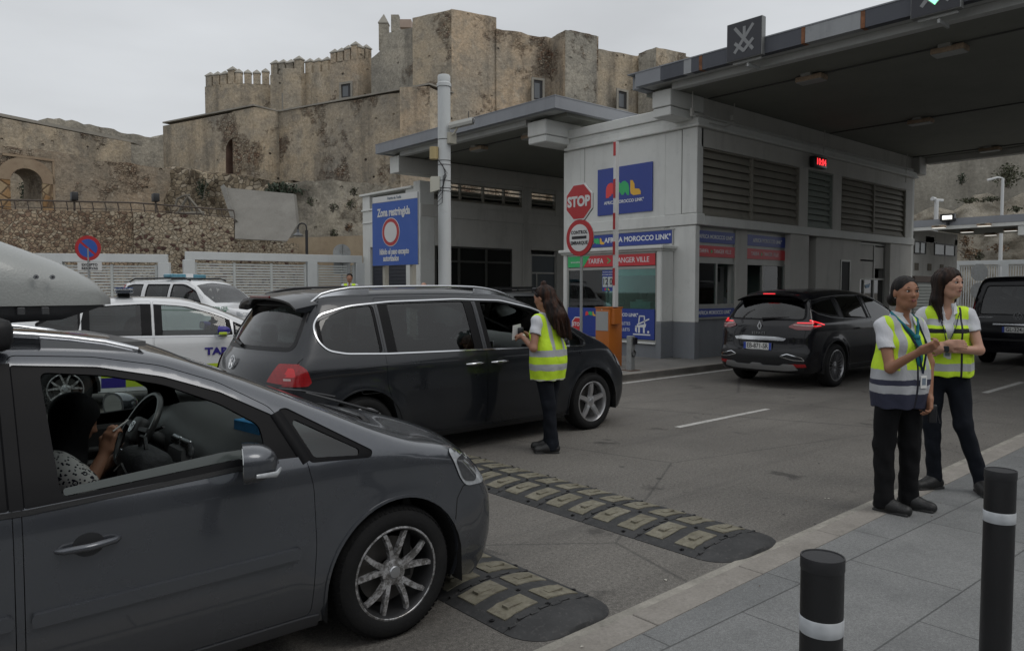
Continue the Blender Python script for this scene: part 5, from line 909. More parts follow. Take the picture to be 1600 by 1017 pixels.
class Shape:
    def __init__(s,top,wsec,plan,xf,xr,crown=0.1,bowf=0.35,bowr=0.18,k=0.03,flare=()):
        s.T=pchip(top); s.dT=np.gradient(s.T[1],s.T[0]); s.W=pchip(wsec); s.P=pchip(plan); s.XF=pchip(xf); s.XR=pchip(xr); s.cr=crown; s.bf=bowf; s.br=bowr; s.k=k; s.fl=flare
        s.dF=np.gradient(s.XF[1],s.XF[0]); s.dR=np.gradient(s.XR[1],s.XR[0])
    def parts(s,x,y,z):
        y=np.abs(y); I=np.interp; fl=0
        for (cx,cz,r,a) in s.fl:
            q=np.sqrt((x-cx)**2+(z-cz)**2)-r; fl=fl+a*np.exp(-(np.maximum(q,0)/0.07)**2)
        f1=y-I(z,*s.W)*I(x,*s.P)-fl; dt=I(x,s.T[0],s.dT); f2=(z-I(x,*s.T)+s.cr*y*y)/np.sqrt(1+dt*dt)
        f3=(x-I(z,*s.XF)+s.bf*y*y)/np.sqrt(1+I(z,s.XF[0],s.dF)**2); f4=(I(z,*s.XR)+s.br*y*y-x)/np.sqrt(1+I(z,s.XR[0],s.dR)**2); return f1,f2,f3,f4
    def F(s,x,y,z):
        f=np.stack(np.broadcast_arrays(*s.parts(x,y,z))); m=f.max(0); return m+s.k*np.log(np.exp((f-m)/s.k).sum(0))
    def solve(s,plane,a,b,it=26):
        """plane side:(x,z)->y  top:(x,y)->z  front/rear:(y,z)->x"""
        a=np.asarray(a,float); b=np.asarray(b,float); n=a.shape
        if plane=='side': lo=np.zeros(n); hi=np.full(n,1.4); f=lambda t:s.F(a,t,b)
        elif plane=='top': lo=np.full(n,0.2); hi=np.full(n,2.6); f=lambda t:s.F(a,b,t)
        elif plane=='front': lo=np.full(n,(s.T[0][0]+s.T[0][-1])/2); hi=np.full(n,s.T[0][-1]+0.6); f=lambda t:s.F(t,a,b)
        else: lo=np.full(n,(s.T[0][0]+s.T[0][-1])/2); hi=np.full(n,s.T[0][0]-0.6); f=lambda t:s.F(t,a,b)
        for _ in range(it):
            m=(lo+hi)/2; v=f(m)>0; hi=np.where(v,m,hi); lo=np.where(v,lo,m)
        m=(lo+hi)/2
        if plane=='side': return np.stack([a,m,b],-1)
        if plane=='top': return np.stack([a,b,m],-1)
        return np.stack([m,a,b],-1)
    def normal(s,P):
        e=0.004; g=np.stack([s.F(P[...,0]+e,P[...,1],P[...,2])-s.F(P[...,0]-e,P[...,1],P[...,2]),s.F(P[...,0],P[...,1]+e,P[...,2])-s.F(P[...,0],P[...,1]-e,P[...,2]),s.F(P[...,0],P[...,1],P[...,2]+e)-s.F(P[...,0],P[...,1],P[...,2]-e)],-1)
        return g/np.maximum(np.linalg.norm(g,axis=-1,keepdims=True),1e-9)
    def edge(s,kind,t):
        """curve where two of the surfaces meet; st: t=x, sf/sr: t=z, tf/tr: t=y  -> 3D points (y>0)"""
        t=np.asarray(t,float); lo=np.full(t.shape,0.02); hi=np.full(t.shape,1.3)
        if kind=='st': P=lambda y:s.solve('top',t,y); g=lambda Q:(lambda f:f[0]-f[1])(s.parts(Q[...,0],Q[...,1],Q[...,2]))
        elif kind=='sf': P=lambda y:s.solve('front',y,t); g=lambda Q:(lambda f:f[0]-f[2])(s.parts(Q[...,0],Q[...,1],Q[...,2]))
        elif kind=='sr': P=lambda y:s.solve('rear',y,t); g=lambda Q:(lambda f:f[0]-f[3])(s.parts(Q[...,0],Q[...,1],Q[...,2]))
        elif kind=='tf': lo[:]=0.3; hi[:]=2.2; P=lambda z:s.solve('front',t,z); g=lambda Q:(lambda f:f[1]-f[2])(s.parts(Q[...,0],Q[...,1],Q[...,2]))
        else: lo[:]=0.3; hi[:]=2.4; P=lambda z:s.solve('rear',t,z); g=lambda Q:(lambda f:f[1]-f[3])(s.parts(Q[...,0],Q[...,1],Q[...,2]))
        for _ in range(22):
            m=(lo+hi)/2; v=g(P(m))>0; hi=np.where(v,m,hi); lo=np.where(v,lo,m)
        return P((lo+hi)/2)
    def corner(s,which):
        """x where side, top and front (or rear) meet"""
        lo=(s.T[0][0]+s.T[0][-1])/2; hi=s.T[0][-1] if which=='f' else s.T[0][0]; j=2 if which=='f' else 3
        for _ in range(22):
            m=(lo+hi)/2; Q=s.edge('st',np.array([m]))[0]; f=s.parts(*[np.array([v]) for v in Q]); v=f[j][0]>f[0][0]
            if v: hi=m
            else: lo=m
        return s.edge('st',np.array([(lo+hi)/2]))[0]
def dens(loop,res,closed=True):
    out=[]; n=len(loop)
    for i in range(n if closed else n-1):
        a=loop[i]; b=loop[(i+1)%n]; L_=math.hypot(b[0]-a[0],b[1]-a[1])
        if L_<1e-6: continue
        k=max(1,int(math.ceil(L_/res)))
        for j in range(k): out.append((a[0]+(b[0]-a[0])*j/k,a[1]+(b[1]-a[1])*j/k))
    if not closed: out.append(loop[-1])
    return out
def fillet(poly,r,n=4):
    out=[]; m=len(poly)
    for i in range(m):
        p=poly[i]; rr=p[2] if len(p)>2 else r; a=Vector(poly[i-1][:2]); b=Vector(p[:2]); c=Vector(poly[(i+1)%m][:2]); d1=a-b; d2=c-b; l=min(rr,d1.length*0.45,d2.length*0.45)
        if l<1e-4: out.append(tuple(b)); continue
        s_=b+d1.normalized()*l; e_=b+d2.normalized()*l
        for j in range(n+1): t=j/n; q=s_*(1-t)**2+b*2*t*(1-t)+e_*t*t; out.append((q.x,q.y))
    return out
def grow(poly,d):
    m=len(poly); ar=sum(poly[i][0]*poly[(i+1)%m][1]-poly[(i+1)%m][0]*poly[i][1] for i in range(m)); sg=1 if ar>0 else -1; out=[]
    for i in range(m):
        a=Vector(poly[i-1][:2]); b=Vector(poly[i][:2]); c=Vector(poly[(i+1)%m][:2]); e1=(b-a); e2=(c-b)
        if e1.length<1e-7 or e2.length<1e-7: out.append(tuple(b)); continue
        e1.normalize(); e2.normalize(); n1=Vector((e1.y,-e1.x))*sg; n2=Vector((e2.y,-e2.x))*sg; nn=(n1+n2); l=max(nn.length,0.5); nn=nn/l/ max(0.6,nn.length/2 if nn.length>0 else 1); out.append((b.x+nn.x*d,b.y+nn.y*d))
    return out
def inside(px,py,loop):
    L_=np.array(loop); x0,y0=L_[:,0],L_[:,1]; x1,y1=np.roll(x0,-1),np.roll(y0,-1); c=np.zeros(px.shape,bool)
    for i in range(len(L_)):
        cond=((y0[i]>py)!=(y1[i]>py)); 
        if not cond.any(): continue
        xx=(x1[i]-x0[i])*(py-y0[i])/(y1[i]-y0[i]+1e-15)+x0[i]; c^=cond&(px<xx)
    return c
def fill(loops,res):
    loops=[dens([p[:2] for p in l],res) for l in loops]; pts=[p for l in loops for p in l]; ed=[]; o=0
    for l in loops: ed+=[(o+i,o+(i+1)%len(l)) for i in range(len(l))]; o+=len(l)
    A=np.array(loops[0]); xs=np.arange(A[:,0].min(),A[:,0].max(),res); ys=np.arange(A[:,1].min(),A[:,1].max(),res*0.9); gx,gy=np.meshgrid(xs,ys); gx=gx+(np.arange(gx.shape[0])%2)[:,None]*res*0.5; gx=gx.ravel(); gy=gy.ravel()
    ok=np.zeros(gx.shape,bool)
    for l in loops: ok^=inside(gx,gy,l)
    gx,gy=gx[ok],gy[ok]; B_=np.array(pts)
    if len(gx):
        keep=np.ones(len(gx),bool)
        for i in range(0,len(gx),2000):
            d=((gx[i:i+2000,None]-B_[None,:,0])**2+(gy[i:i+2000,None]-B_[None,:,1])**2).min(1); keep[i:i+2000]=d>(res*0.45)**2
        pts=pts+list(zip(gx[keep],gy[keep]))
    v,_e,f,ov,_oe,_of=mgeo.delaunay_2d_cdt([Vector(p) for p in pts],ed,[],0,1e-6)
    V=np.array([(p.x,p.y) for p in v]); Fc=np.array([list(t) for t in f]); cx=V[Fc].mean(1); ok=np.zeros(len(Fc),bool)
    for l in loops: ok^=inside(cx[:,0],cx[:,1],l)
    Fc=Fc[ok]; mp_={}
    for i,o_ in enumerate(ov):
        for q in o_: mp_[q]=i
    lp=[]; o=0
    for l in loops: lp.append([mp_.get(o+i,None) for i in range(len(l))]); o+=len(l)
    ar=(V[Fc[:,1],0]-V[Fc[:,0],0])*(V[Fc[:,2],1]-V[Fc[:,0],1])-(V[Fc[:,2],0]-V[Fc[:,0],0])*(V[Fc[:,1],1]-V[Fc[:,0],1])
    Fc=np.where((ar>0)[:,None],Fc,Fc[:,::-1]); Fc=Fc[np.abs(ar)>1e-10]
    return V,Fc,lp
def facing(S,plane,P):
    n=S.normal(P); return {'side':np.abs(n[:,1]),'top':n[:,2],'front':n[:,0],'rear':-n[:,0]}[plane]<{'side':0.42,'top':0.05,'front':0.45,'rear':0.42}[plane]
def panel(S,name,plane,loops,m,parent,res=0.05,off=0.0,rim=0.0,side=-1,rimout=False):
    """a sheet of the body surface S bounded by 2D loops; side=-1 right (y<0), +1 left, 0 = as given (top/front/rear)"""
    V,Fc,lp=fill(loops,res); P=S.solve(plane,V[:,0],np.abs(V[:,1]) if plane=='top' and False else V[:,1]) if plane!='side' else S.solve('side',V[:,0],V[:,1])
    flip={'side':False,'top':False,'front':False,'rear':True}[plane]
    N_=S.normal(P)
    bad=np.abs(S.F(P[:,0],np.abs(P[:,1]),P[:,2]))>0.006
    if off>0 and rim>=0 and name not in ('side_panel',): bad|=facing(S,plane,P)
    if bad.any():
        Fc=Fc[~bad[Fc].any(1)]; rim=rim if off<=0 else 0; use=np.unique(Fc); mp2=-np.ones(len(P),int); mp2[use]=np.arange(len(use)); Fc=mp2[Fc]; P=P[use]; N_=N_[use]; lp=[[int(mp2[i]) for i in l if i is not None and mp2[i]>=0] for l in lp]
    if plane=='side':
        if side<0: P=P*np.array([1,-1,1]); N_=N_*np.array([1,-1,1]); flip=False
        else: flip=True
    Pn=P+N_*off; verts=[tuple(p) for p in Pn]; faces=[tuple(int(i) for i in (t[::-1] if flip else t)) for t in Fc]; norms=[tuple(n) for n in N_]; nv=len(verts); nf=len(faces)
    if rim:
        for l in lp:
            l=[i for i in l if i is not None]; k=len(verts)
            for i in l: verts.append(tuple(Pn[i])); norms.append((0,0,0))
            for i in l: verts.append(tuple(Pn[i]-N_[i]*rim)); norms.append((0,0,0))
            q=len(l)
            for a in range(q): b=(a+1)%q; faces.append((k+a,k+b,k+q+b,k+q+a))
    me=bpy.data.meshes.new(name); me.from_pydata(verts,[],faces); me.update(); me.shade_smooth()
    ln=[norms[l.vertex_index] for l in me.loops]
    me.normals_split_custom_set(ln)
    return link(name,me,m,parent)
def ribbon(S,name,plane,pts,m,parent,w=0.004,off=0.001,side=-1,res=0.03,thick=0.0,closed=False):
    pts=dens(pts,res,closed)
    if closed: pts=pts+[pts[0]]
    V=np.array(pts); P=S.solve(plane,V[:,0],V[:,1]); ok=(np.abs(S.F(P[:,0],np.abs(P[:,1]),P[:,2]))<0.006)&~facing(S,plane,P); P=P[ok]; N_=S.normal(P)
    if len(P)<3: return None
    if plane=='side' and side<0: P=P*np.array([1,-1,1]); N_=N_*np.array([1,-1,1])
    T=np.gradient(P,axis=0); T/=np.maximum(np.linalg.norm(T,axis=1,keepdims=True),1e-9); B_=np.cross(N_,T); b=MB(); rings=[]
    for p,n,q in zip(P,N_,B_): rings.append([tuple(p+q*w/2-n*0.003),tuple(p+q*w/2*0.8+n*off),tuple(p-q*w/2*0.8+n*off),tuple(p-q*w/2-n*0.003)])
    b.loft(rings); o=b.build(name,m,parent,smooth=50); return o
GAPM=mat('panel gap black',(0.006,0.006,0.006),0.8)
TYRE=mat('tyre rubber',(0.010,0.010,0.0105),0.78,var=0.2,vscale=5,bump=0.15,bscale=70,dirt=0.25,dscale=6,dcol=(0.035,0.033,0.03),spec=0.25); BLKP=mat('black car plastic',(0.013,0.013,0.014),0.5,bump=0.1,bscale=220,spec=0.3); FRM=mat('gloss black window trim',(0.006,0.006,0.007),0.45,spec=0.12); LINER=mat('wheel well liner',(0.008,0.008,0.008),0.9); CHR=mat('chrome trim',(0.62,0.63,0.65),0.16,1.0); SATC=mat('satin silver trim',(0.45,0.46,0.48),0.3,0.9)
GTINT=glass('privacy car glass',(0.17,0.19,0.19),0.05,0.01); GCAR=glass('car side glass',(0.62,0.70,0.68),0.06,0.01); GWIN=glass('windscreen glass',(0.74,0.80,0.78),0.06,0.01); INTD=mat('dark cabin plastic',(0.040,0.041,0.043),0.6,bump=0.1,bscale=150); SEATM=mat('dark seat cloth',(0.028,0.028,0.031),0.9,bump=0.2,bscale=200); INTG=mat('grey cabin lining',(0.10,0.10,0.10),0.8)
def lampmat(name,c,rough=0.12,coat=0.8,em=None,es=0.0):
    g=NG(name); v=g.vor(38,'F1',rand=0.2); k=g.mix(g.rng(v,0,1,0,0.5),c,tuple(x*0.25 for x in _c(c)[:3])); m=g.out(k,rough,None,spec=0.6); g.b.inputs['Coat Weight'].default_value=coat; g.b.inputs['Coat Roughness'].default_value=0.02
    if em: g.b.inputs['Emission Color'].default_value=_c(em); g.b.inputs['Emission Strength'].default_value=es
    return m
TAILR=lampmat('tail lamp red',(0.33,0.005,0.009),0.2,0.35); TAILC=lampmat('tail lamp clear',(0.5,0.35,0.33)); TAILD=lampmat('tail lamp dark red',(0.16,0.004,0.006)); HEADL=lampmat('headlamp lens',(0.42,0.44,0.46)); HEADD=lampmat('headlamp dark reflector',(0.06,0.062,0.066)); TAILE=lampmat('lit tail lamp',(0.5,0.01,0.02),em=(1,0.03,0.04),es=1.1)
def wheel(parent,x,y,side,Rt,Wt,Rr,style,rimm,z=None,steer=0.0,detail=True):
    z=Rt-0.003 if z is None else z; t=empty('wheel',(x,y,z)); t.parent=parent; t.rotation_euler=(0,0,steer); s=side; n=56 if detail else 32
    # outer face towards s*y
    h=Wt/2; prof=[(Rr*0.98,-h*0.8),(Rr+0.01,-h*0.98),((Rt+Rr)/2,-h*1.03),(Rt-0.02,-h*0.9),(Rt-0.004,-h*0.72),(Rt,-h*0.4),(Rt,h*0.4),(Rt-0.004,h*0.72),(Rt-0.02,h*0.9),((Rt+Rr)/2,h*1.03),(Rr+0.012,h*0.99),(Rr+0.001,h*0.9),(Rr-0.004,h*0.8)]
    MB().lathe([(r,s*q) for r,q in prof],ax='y',n=n).build('tyre',TYRE,t,smooth=50)
    if detail:
        tr=MB()
        for i in range(72):
            a=2*math.pi*i/72; c,sn=math.cos(a),math.sin(a); 
            for q0,q1 in ((0.62,0.9),):
                for sg in (1,):
                    u=Vector((c,0,sn)); w=Vector((-sn,0,c)); r0,r1=Rt-0.012,Rt+0.0015; ya,yb=s*sg*h*0.55,s*sg*h*0.93
                    tr.add([u*r0+w*0.009+Vector((0,ya,0)),u*r1+w*0.009+Vector((0,ya,0)),u*(r1-0.016)+w*0.009+Vector((0,yb,0)),u*r0+w*-0.009+Vector((0,ya,0)),u*r1+w*-0.009+Vector((0,ya,0)),u*(r1-0.016)-w*0.009+Vector((0,yb,0))],[(0,1,2),(5,4,3),(1,4,5,2)])
        tr.build('tread_blocks',TYRE,t)
    rim=MB(); rim.lathe([(Rr-0.006,s*h*0.80),(Rr+0.004,s*h*0.86),(Rr+0.002,s*h*0.93),(Rr-0.010,s*h*0.93),(Rr-0.018,s*h*0.80),(Rr-0.024,s*h*0.3),(Rr-0.05,-s*h*0.7)],ax='y',n=n)
    ro=rim.build('rim',rimm,t,smooth=40); MB().lathe([(Rr-0.010,s*h*0.90),(Rr-0.004,s*h*0.955),(Rr+0.004,s*h*0.93)],ax='y',n=n).build('rim_lip',MATS.get('scuffed alloy',rimm) if style=='vee' else ALS if 'ALS' in globals() else rimm,ro,smooth=60); sp=MB(); d0=s*h*0.62; d1=s*h*0.80
    def spoke(a0,a1,w0,w1,r0,r1,z0=d0,z1=d1,th=0.02):
        rings=[]
        for k in range(6):
            q=k/5; a=a0+(a1-a0)*q; r=r0+(r1-r0)*q; w=w0+(w1-w0)*q; dz=z0+(z1-z0)*q+s*0.012*math.sin(math.pi*q); u=Vector((math.cos(a),0,math.sin(a))); v=Vector((-math.sin(a),0,math.cos(a)))
            rings.append([u*r+v*w/2+Vector((0,dz-s*th,0)),u*r+v*w/2*0.72+Vector((0,dz,0)),u*r-v*w/2*0.72+Vector((0,dz,0)),u*r-v*w/2+Vector((0,dz-s*th,0))])
        sp.loft(rings)
    R1=Rr-0.012
    if style=='vee':
        for i in range(5):
            a=2*math.pi*(i+0.25)/5
            for sg in (-1,1): spoke(a+sg*0.13,a+sg*0.31,0.036,0.026,0.045,R1+0.008)
    elif style=='five':
        for i in range(5): a=2*math.pi*(i+0.25)/5; spoke(a-0.02,a-0.02,0.070,0.055,0.04,R1,th=0.03)
    elif style=='multi':
        for i in range(10):
            a=2*math.pi*i/10
            for sg in (-1,1): spoke(a+sg*0.12,a+sg*0.19,0.016,0.014,0.05,R1)
    else:
        for i in range(7): a=2*math.pi*i/7; spoke(a,a,0.045,0.05,0.04,R1)
    sp.lathe([(0.0001,d0+s*0.012),(0.045,d0+s*0.010),(0.062,d0+s*0.004),(0.068,d0-s*0.015)],ax='y',n=24); sp.build('spokes',rimm if style!='vee' else MATS.get('scuffed alloy',rimm),ro,smooth=40)
    MB().lathe([(0.0001,d0+s*0.018),(0.026,d0+s*0.017),(0.03,d0+s*0.012)],ax='y',n=20).build('hub_cap',SATC,ro,smooth=40)
    MB().lathe([(0.05,s*h*0.1),(Rr*0.72,s*h*0.1),(Rr*0.72,-s*0.02),(0.05,-s*0.02)],ax='y',n=32).build('brake_disc',mat('brake disc',(0.10,0.095,0.09),0.5,0.7),t,smooth=30); MB().lathe([(Rr-0.03,-s*h*0.6),(0.001,-s*h*0.6)],ax='y',n=32).build('wheel_back',LINER,t)
    return t
def vwlogo(parent,o,u,v,r,m=None):
    m=m or CHR; b=MB(); w=Vector(u).cross(Vector(v)).normalized(); o=Vector(o); u=Vector(u).normalized(); v=Vector(v).normalized(); rings=[]
    n=28
    for i in range(n): a=2*math.pi*i/n; d=u*math.cos(a)+v*math.sin(a); rings.append([o+d*r*0.88,o+d*r*0.88+w*0.005,o+d*r+w*0.005,o+d*r])
    rings.append(rings[0]); b.loft(rings,caps=False)
    def st(a,c,t=0.085):
        a=Vector(a);c=Vector(c);d=(c-a).normalized();q=Vector((-d.y,d.x))*t*0.5; b.prism([tuple((p)*r) for p in (a-q,c-q,c+q,a+q)],o+w*0.006,u,v,0.006)
    st((-.34,.82),(0,.12),.13); st((.34,.82),(0,.12),.13); st((-.78,.40),(-.36,-.78),.13); st((-.36,-.78),(0,-.02),.13); st((0,-.02),(.36,-.78),.13); st((.36,-.78),(.78,.40),.13)
    return b.build('emblem',m,parent)
def seat(parent,x,y,z=0.28,m=None,hr=True,name='seat',top=0.55):
    m=m or SEATM; t=empty(name,(x,y,z)); t.parent=parent
    MB().rbox(-0.05,0.48,-0.25,0.25,0.0,0.18,0.05).build('cushion',m,t,smooth=50); b=MB(); rings=[]
    for q in range(7):
        k=q/6; w_=0.25-0.05*k; xx=-0.02-0.20*k; zz=0.12+top*k; rings.append([(xx-0.07,-w_,zz),(xx+0.03,-w_,zz+0.02),(xx+0.06,-w_*0.6,zz+0.02),(xx+0.06,w_*0.6,zz+0.02),(xx+0.03,w_,zz+0.02),(xx-0.07,w_,zz)])
    b.loft(rings); b.build('seat_back',m,t,smooth=60)
    if hr: b=MB(); b.rbox(-0.30,-0.20,-0.13,0.13,0.14+top,0.32+top,0.04); b.cyl((-0.25,-0.06,0.05+top),(-0.25,-0.06,0.2+top),0.008,n=6); b.cyl((-0.25,0.06,0.05+top),(-0.25,0.06,0.2+top),0.008,n=6); b.build('headrest',m,t,smooth=50)
    return t
def car_shell(S,t,paint,sp,res=0.05):
    """body sheets with door, window and arch openings; sp holds the outlines"""
    cf=S.corner('f'); cr=S.corner('r'); nx=int((cf[0]-cr[0])/res)+2; st=S.edge('st',np.linspace(cr[0],cf[0],nx)); st[0]=cr; st[-1]=cf
    zb=sp['zb']; zbf=sp.get('zbf',zb); zbr=sp.get('zbr',zb); sf=S.edge('sf',np.linspace(zbf,cf[2],14)); sr=S.edge('sr',np.linspace(zbr,cr[2],16)); sf[-1]=cf; sr[-1]=cr
    tf=S.edge('tf',np.linspace(0,cf[1],14)); tr=S.edge('tr',np.linspace(0,cr[1],14)); tf[-1]=cf; tr[-1]=cr
    # bottom line with wheel arches
    bot=[(float(sr[0][0]),zbr)]
    for (cx,cz,r) in sp['arches']:
        zz=zb; a0=math.asin(max(-1,min(1,(zz-cz)/r))); n=22
        if cx<0.5*(cf[0]+cr[0]): bot.append((cx-r*math.cos(a0)-0.02,zbr if zbr>zz else zz)) 
        for i in range(n+1): a=math.pi-a0-(math.pi-2*a0)*i/n; bot.append((cx+r*math.cos(a),cz+r*math.sin(a)))
    bot.append((float(sf[0][0]),zbf))
    loop=bot+[(float(p[0]),float(p[2])) for p in sf[1:]]+[(float(p[0]),float(p[2])) for p in st[::-1][1:]]+[(float(p[0]),float(p[2])) for p in sr[::-1][1:-1]]
    holes=[grow(d['loop'],0.003) for d in sp['doors']]+[q for q in sp['side_windows']]
    for sd_ in (-1,1): panel(S,'side_panel','side',[loop]+holes,paint,t,res,0,0.015,sd_)
    # top sheet
    yl=[(float(p[0]),float(p[1])) for p in st]; front=[(float(p[0]),float(p[1])) for p in tf[::-1]][1:]; rear=[(float(p[0]),float(p[1])) for p in tr][:-1]
    half=yl+front; full=half+[(x_,-y_) for x_,y_ in half[::-1][1:]]; rr=[(float(p[0]),float(p[1])) for p in tr[:-1]]; full=full+[(x_,-y_) for x_,y_ in rr[::-1]]+rr[1:]
    panel(S,'roof_and_hood','top',[full]+[sp['windscreen']]+sp.get('roof_holes',[]),paint,t,res,0,0.01)
    fr=[(float(p[1]),float(p[2])) for p in sf]; tfz=[(float(p[1]),float(p[2])) for p in tf[::-1]]; h_=fr+tfz[1:]; full=h_+[(-a,b_) for a,b_ in h_[::-1][1:]]
    panel(S,'front_panel','front',[full]+sp.get('front_holes',[]),paint,t,res,0,0.01)
    fr=[(float(p[1]),float(p[2])) for p in sr]; tfz=[(float(p[1]),float(p[2])) for p in tr[::-1]]; h_=fr+tfz[1:]; full=h_+[(-a,b_) for a,b_ in h_[::-1][1:]]
    panel(S,'rear_panel','rear',[full]+sp.get('rear_holes',[]),paint,t,res,0,0.01)
    # doors
    for d in sp['doors']:
        for sd_ in (-1,1):
            o=panel(S,'door','side',[d['loop']]+d.get('holes',[]),paint,t,res,0,0.02,sd_); d.setdefault('objs',{})[sd_]=o
    # wheel wells, floor pan
    zf=sp['floor']
    for (cx,cz,r) in sp['arches']:
        for sd_ in (-1,1):
            w_=S.solve('side',np.array([cx]),np.array([cz+r]))[0][1]; b=MB(); rings=[]
            for yy in (w_-0.004,w_-0.34): rings.append([(cx+(r+0.002)*math.cos(math.pi*i/18),sd_*yy,cz-0.12+ (0.12 if 0<i<18 else 0)+(r+0.002)*math.sin(math.pi*i/18)) for i in range(19)])
            b.loft(rings,close=False,caps=False); b.add([rings[1][i] for i in range(19)],[tuple(range(19))]); b.build('wheel_well',LINER,t)
    b=MB(); xa,xb=cr[0]+0.25,cf[0]-0.25; b.box(xa,xb,-0.55,0.55,zf-0.06,zf); 
    ar=sorted(sp['arches']); b.box(ar[0][0]+ar[0][2],ar[1][0]-ar[1][2],-sp['hw']+0.06,sp['hw']-0.06,zf-0.06,zf+0.02)
    b.build('floor_pan',LINER,t)
    b=MB(); fx=sp['firewall']; b.box(fx,fx+0.04,-sp['hw']+0.08,sp['hw']-0.08,zf,sp['belt']-0.12); b.build('firewall',LINER,t)
    return dict(cf=cf,cr=cr,st=st,sf=sf,sr=sr,tf=tf,tr=tr)
def wins(S,t,glasses,surround=None,side_only=None,res=0.06,frame=None):
    """black surround sheets with glass panes; glasses=[(outer,pane,material)]"""
    for (outer,panes) in glasses:
        for sd_ in (-1,1):
            o=panel(S,'window_frame','side',[grow(outer,0.004)]+[p for p,_m in panes if _m is not None],frame or FRM,t,res,-0.005,0.012,sd_)
            for p,m_ in panes:
                if m_ is None or (m_=='open' and sd_<0): continue
                mm=m_ if m_!='open' else GCAR
                panel(S,'glass','side',[grow(p,0.006)],mm,o,res,-0.010,0,sd_)
# ================================================================== VEHICLES
def sh(pts,dx): return [(p[0]-dx,)+tuple(p[1:]) for p in pts]
def car_root(name,x,y,rz,lab,cat='car',group=None): return empty(name,(x,y,0),rz,lab,cat,group)
def paintmat(name,c,rough=0.32,metal=0.55,coat=1.0,dust=0.12):
    g=NG(name); k=g.mix(g.rng(g.noise(3,6,0.6),0.45,0.75,0,dust),c,(0.16,0.15,0.135)); k=g.mix(1,k,g.rng(g.noise(900,1,0.5),0.3,0.7,0.9,1.1),'MULTIPLY'); m=g.out(k,g.rng(g.noise(2.2,5),0.3,0.7,rough-0.05,rough+0.08),None,spec=0.5)
    g.b.inputs['Metallic'].default_value=metal; g.b.inputs['Coat Weight'].default_value=coat; g.b.inputs['Coat Roughness'].default_value=0.05; return m
P_TOU=paintmat('graphite car paint',(0.076,0.082,0.094),0.25,0.6,1.0,0.06); P_SHA=paintmat('dark slate car paint',(0.010,0.012,0.016),0.3,0.3,0.6,0.02); P_BLK=paintmat('black car paint',(0.004,0.004,0.006),0.2,0.0,0.55,0.015); P_BLK.node_tree.nodes['Principled BSDF'].inputs['Specular IOR Level'].default_value=0.15; P_WHT=paintmat('white car paint',(0.62,0.63,0.64),0.35,0.0,dust=0.05); P_SIL=paintmat('silver car paint',(0.36,0.37,0.38),0.35,0.5)
def m_scuff(name,dk=(0.035,0.035,0.036),li=(0.50,0.50,0.51)):
    g=NG(name); f=g.rng(g.noise(34,8,0.75),0.44,0.56,0,1); c=g.mix(f,li,(0.16,0.155,0.15)); m=g.out(c,0.35,g.noise(50,4,0.7),0.3,0.002,0.5); g.b.inputs['Metallic'].default_value=0.6; return m
MATS['scuffed alloy']=m_scuff('scuffed alloy'); ALD=mat('dark alloy',(0.05,0.05,0.052),0.4,0.6); ALS=mat('silver alloy',(0.48,0.48,0.49),0.3,0.8,var=0.1,vscale=9); ALB=mat('black machined alloy',(0.22,0.22,0.23),0.3,0.8)
def handle(S,t,x0,x1,z,m,sd=-1,door=None,cup=True):
    xm=(x0+x1)/2; P=S.solve('side',np.array([x0,xm,x1]),np.array([z-0.004,z,z+0.004])); y=P[:,1]; b=MB()
    pts=[(x0,sd*(y[0]-0.004),z-0.004),(x0+0.02,sd*(y[0]+0.022),z-0.002),(xm,sd*(y[1]+0.036),z),(x1-0.02,sd*(y[2]+0.022),z+0.003),(x1,sd*(y[2]-0.004),z+0.004)]
    b.tube(pts,[0.010,0.013,0.014,0.013,0.010],8,flat=1.0); o=b.build('handle',m,door or t,smooth=60)
    if cup: panel(S,'handle_recess','side',[circ(20,(x1-x0)*0.26,xm,z,ry=0.042)],mat('handle recess shade',(0.02,0.021,0.023),0.45),door or t,0.03,0.0015,0,sd)
    return o
def mirror(S,t,x,z,paint,sd=-1,L_=0.15,H_=0.13,D_=0.2,lamp=True):
    y=float(S.solve('side',np.array([x]),np.array([z]))[0][1]); m=empty('mirror',(x,sd*(y-0.02),z)); m.parent=t; m.rotation_euler=(0,0,sd*R(18))
    b=MB(); b.tube([(0.02,0,-0.01),(0.0,sd*0.06,0.0),(-0.02,sd*0.10,0.02)],[0.035,0.028,0.03],8); b.build('mirror_arm',BLKP,m,smooth=50)
    cy=sd*(0.05+D_/2); rings=[]
    for k in range(10):
        q=k/9; sc_=max(0.06,(1-(q)**2.6)**0.5); rings.append([(-0.075+L_*1.05*q,cy+D_/2*sc_*math.copysign(abs(math.cos(2*math.pi*i/20))**0.75,math.cos(2*math.pi*i/20)),0.035+H_/2*sc_*math.copysign(abs(math.sin(2*math.pi*i/20))**0.75,math.sin(2*math.pi*i/20))) for i in range(20)])
    b=MB(); b.loft(rings,caps=True); b.build('mirror_cap',paint,m,smooth=60)
    b=MB(); b.loft([[(xx,cy+p[0]*0.86,0.035+p[1]*0.86) for p in circ(18,D_/2,ry=H_/2)] for xx in (-0.0745,-0.0765)]); b.build('mirror_glass',mat('mirror glass',(0.5,0.52,0.52),0.05,1.0),m,smooth=40)
    if lamp: b=MB(); b.tube([(0.070,cy,0.0),(0.045,cy+sd*D_*0.40,0.0),(-0.03,cy+sd*D_*0.505,0.003)],[0.010,0.012,0.008],8,flat=0.6); b.build('indicator',HEADL,m,smooth=60)
    return m
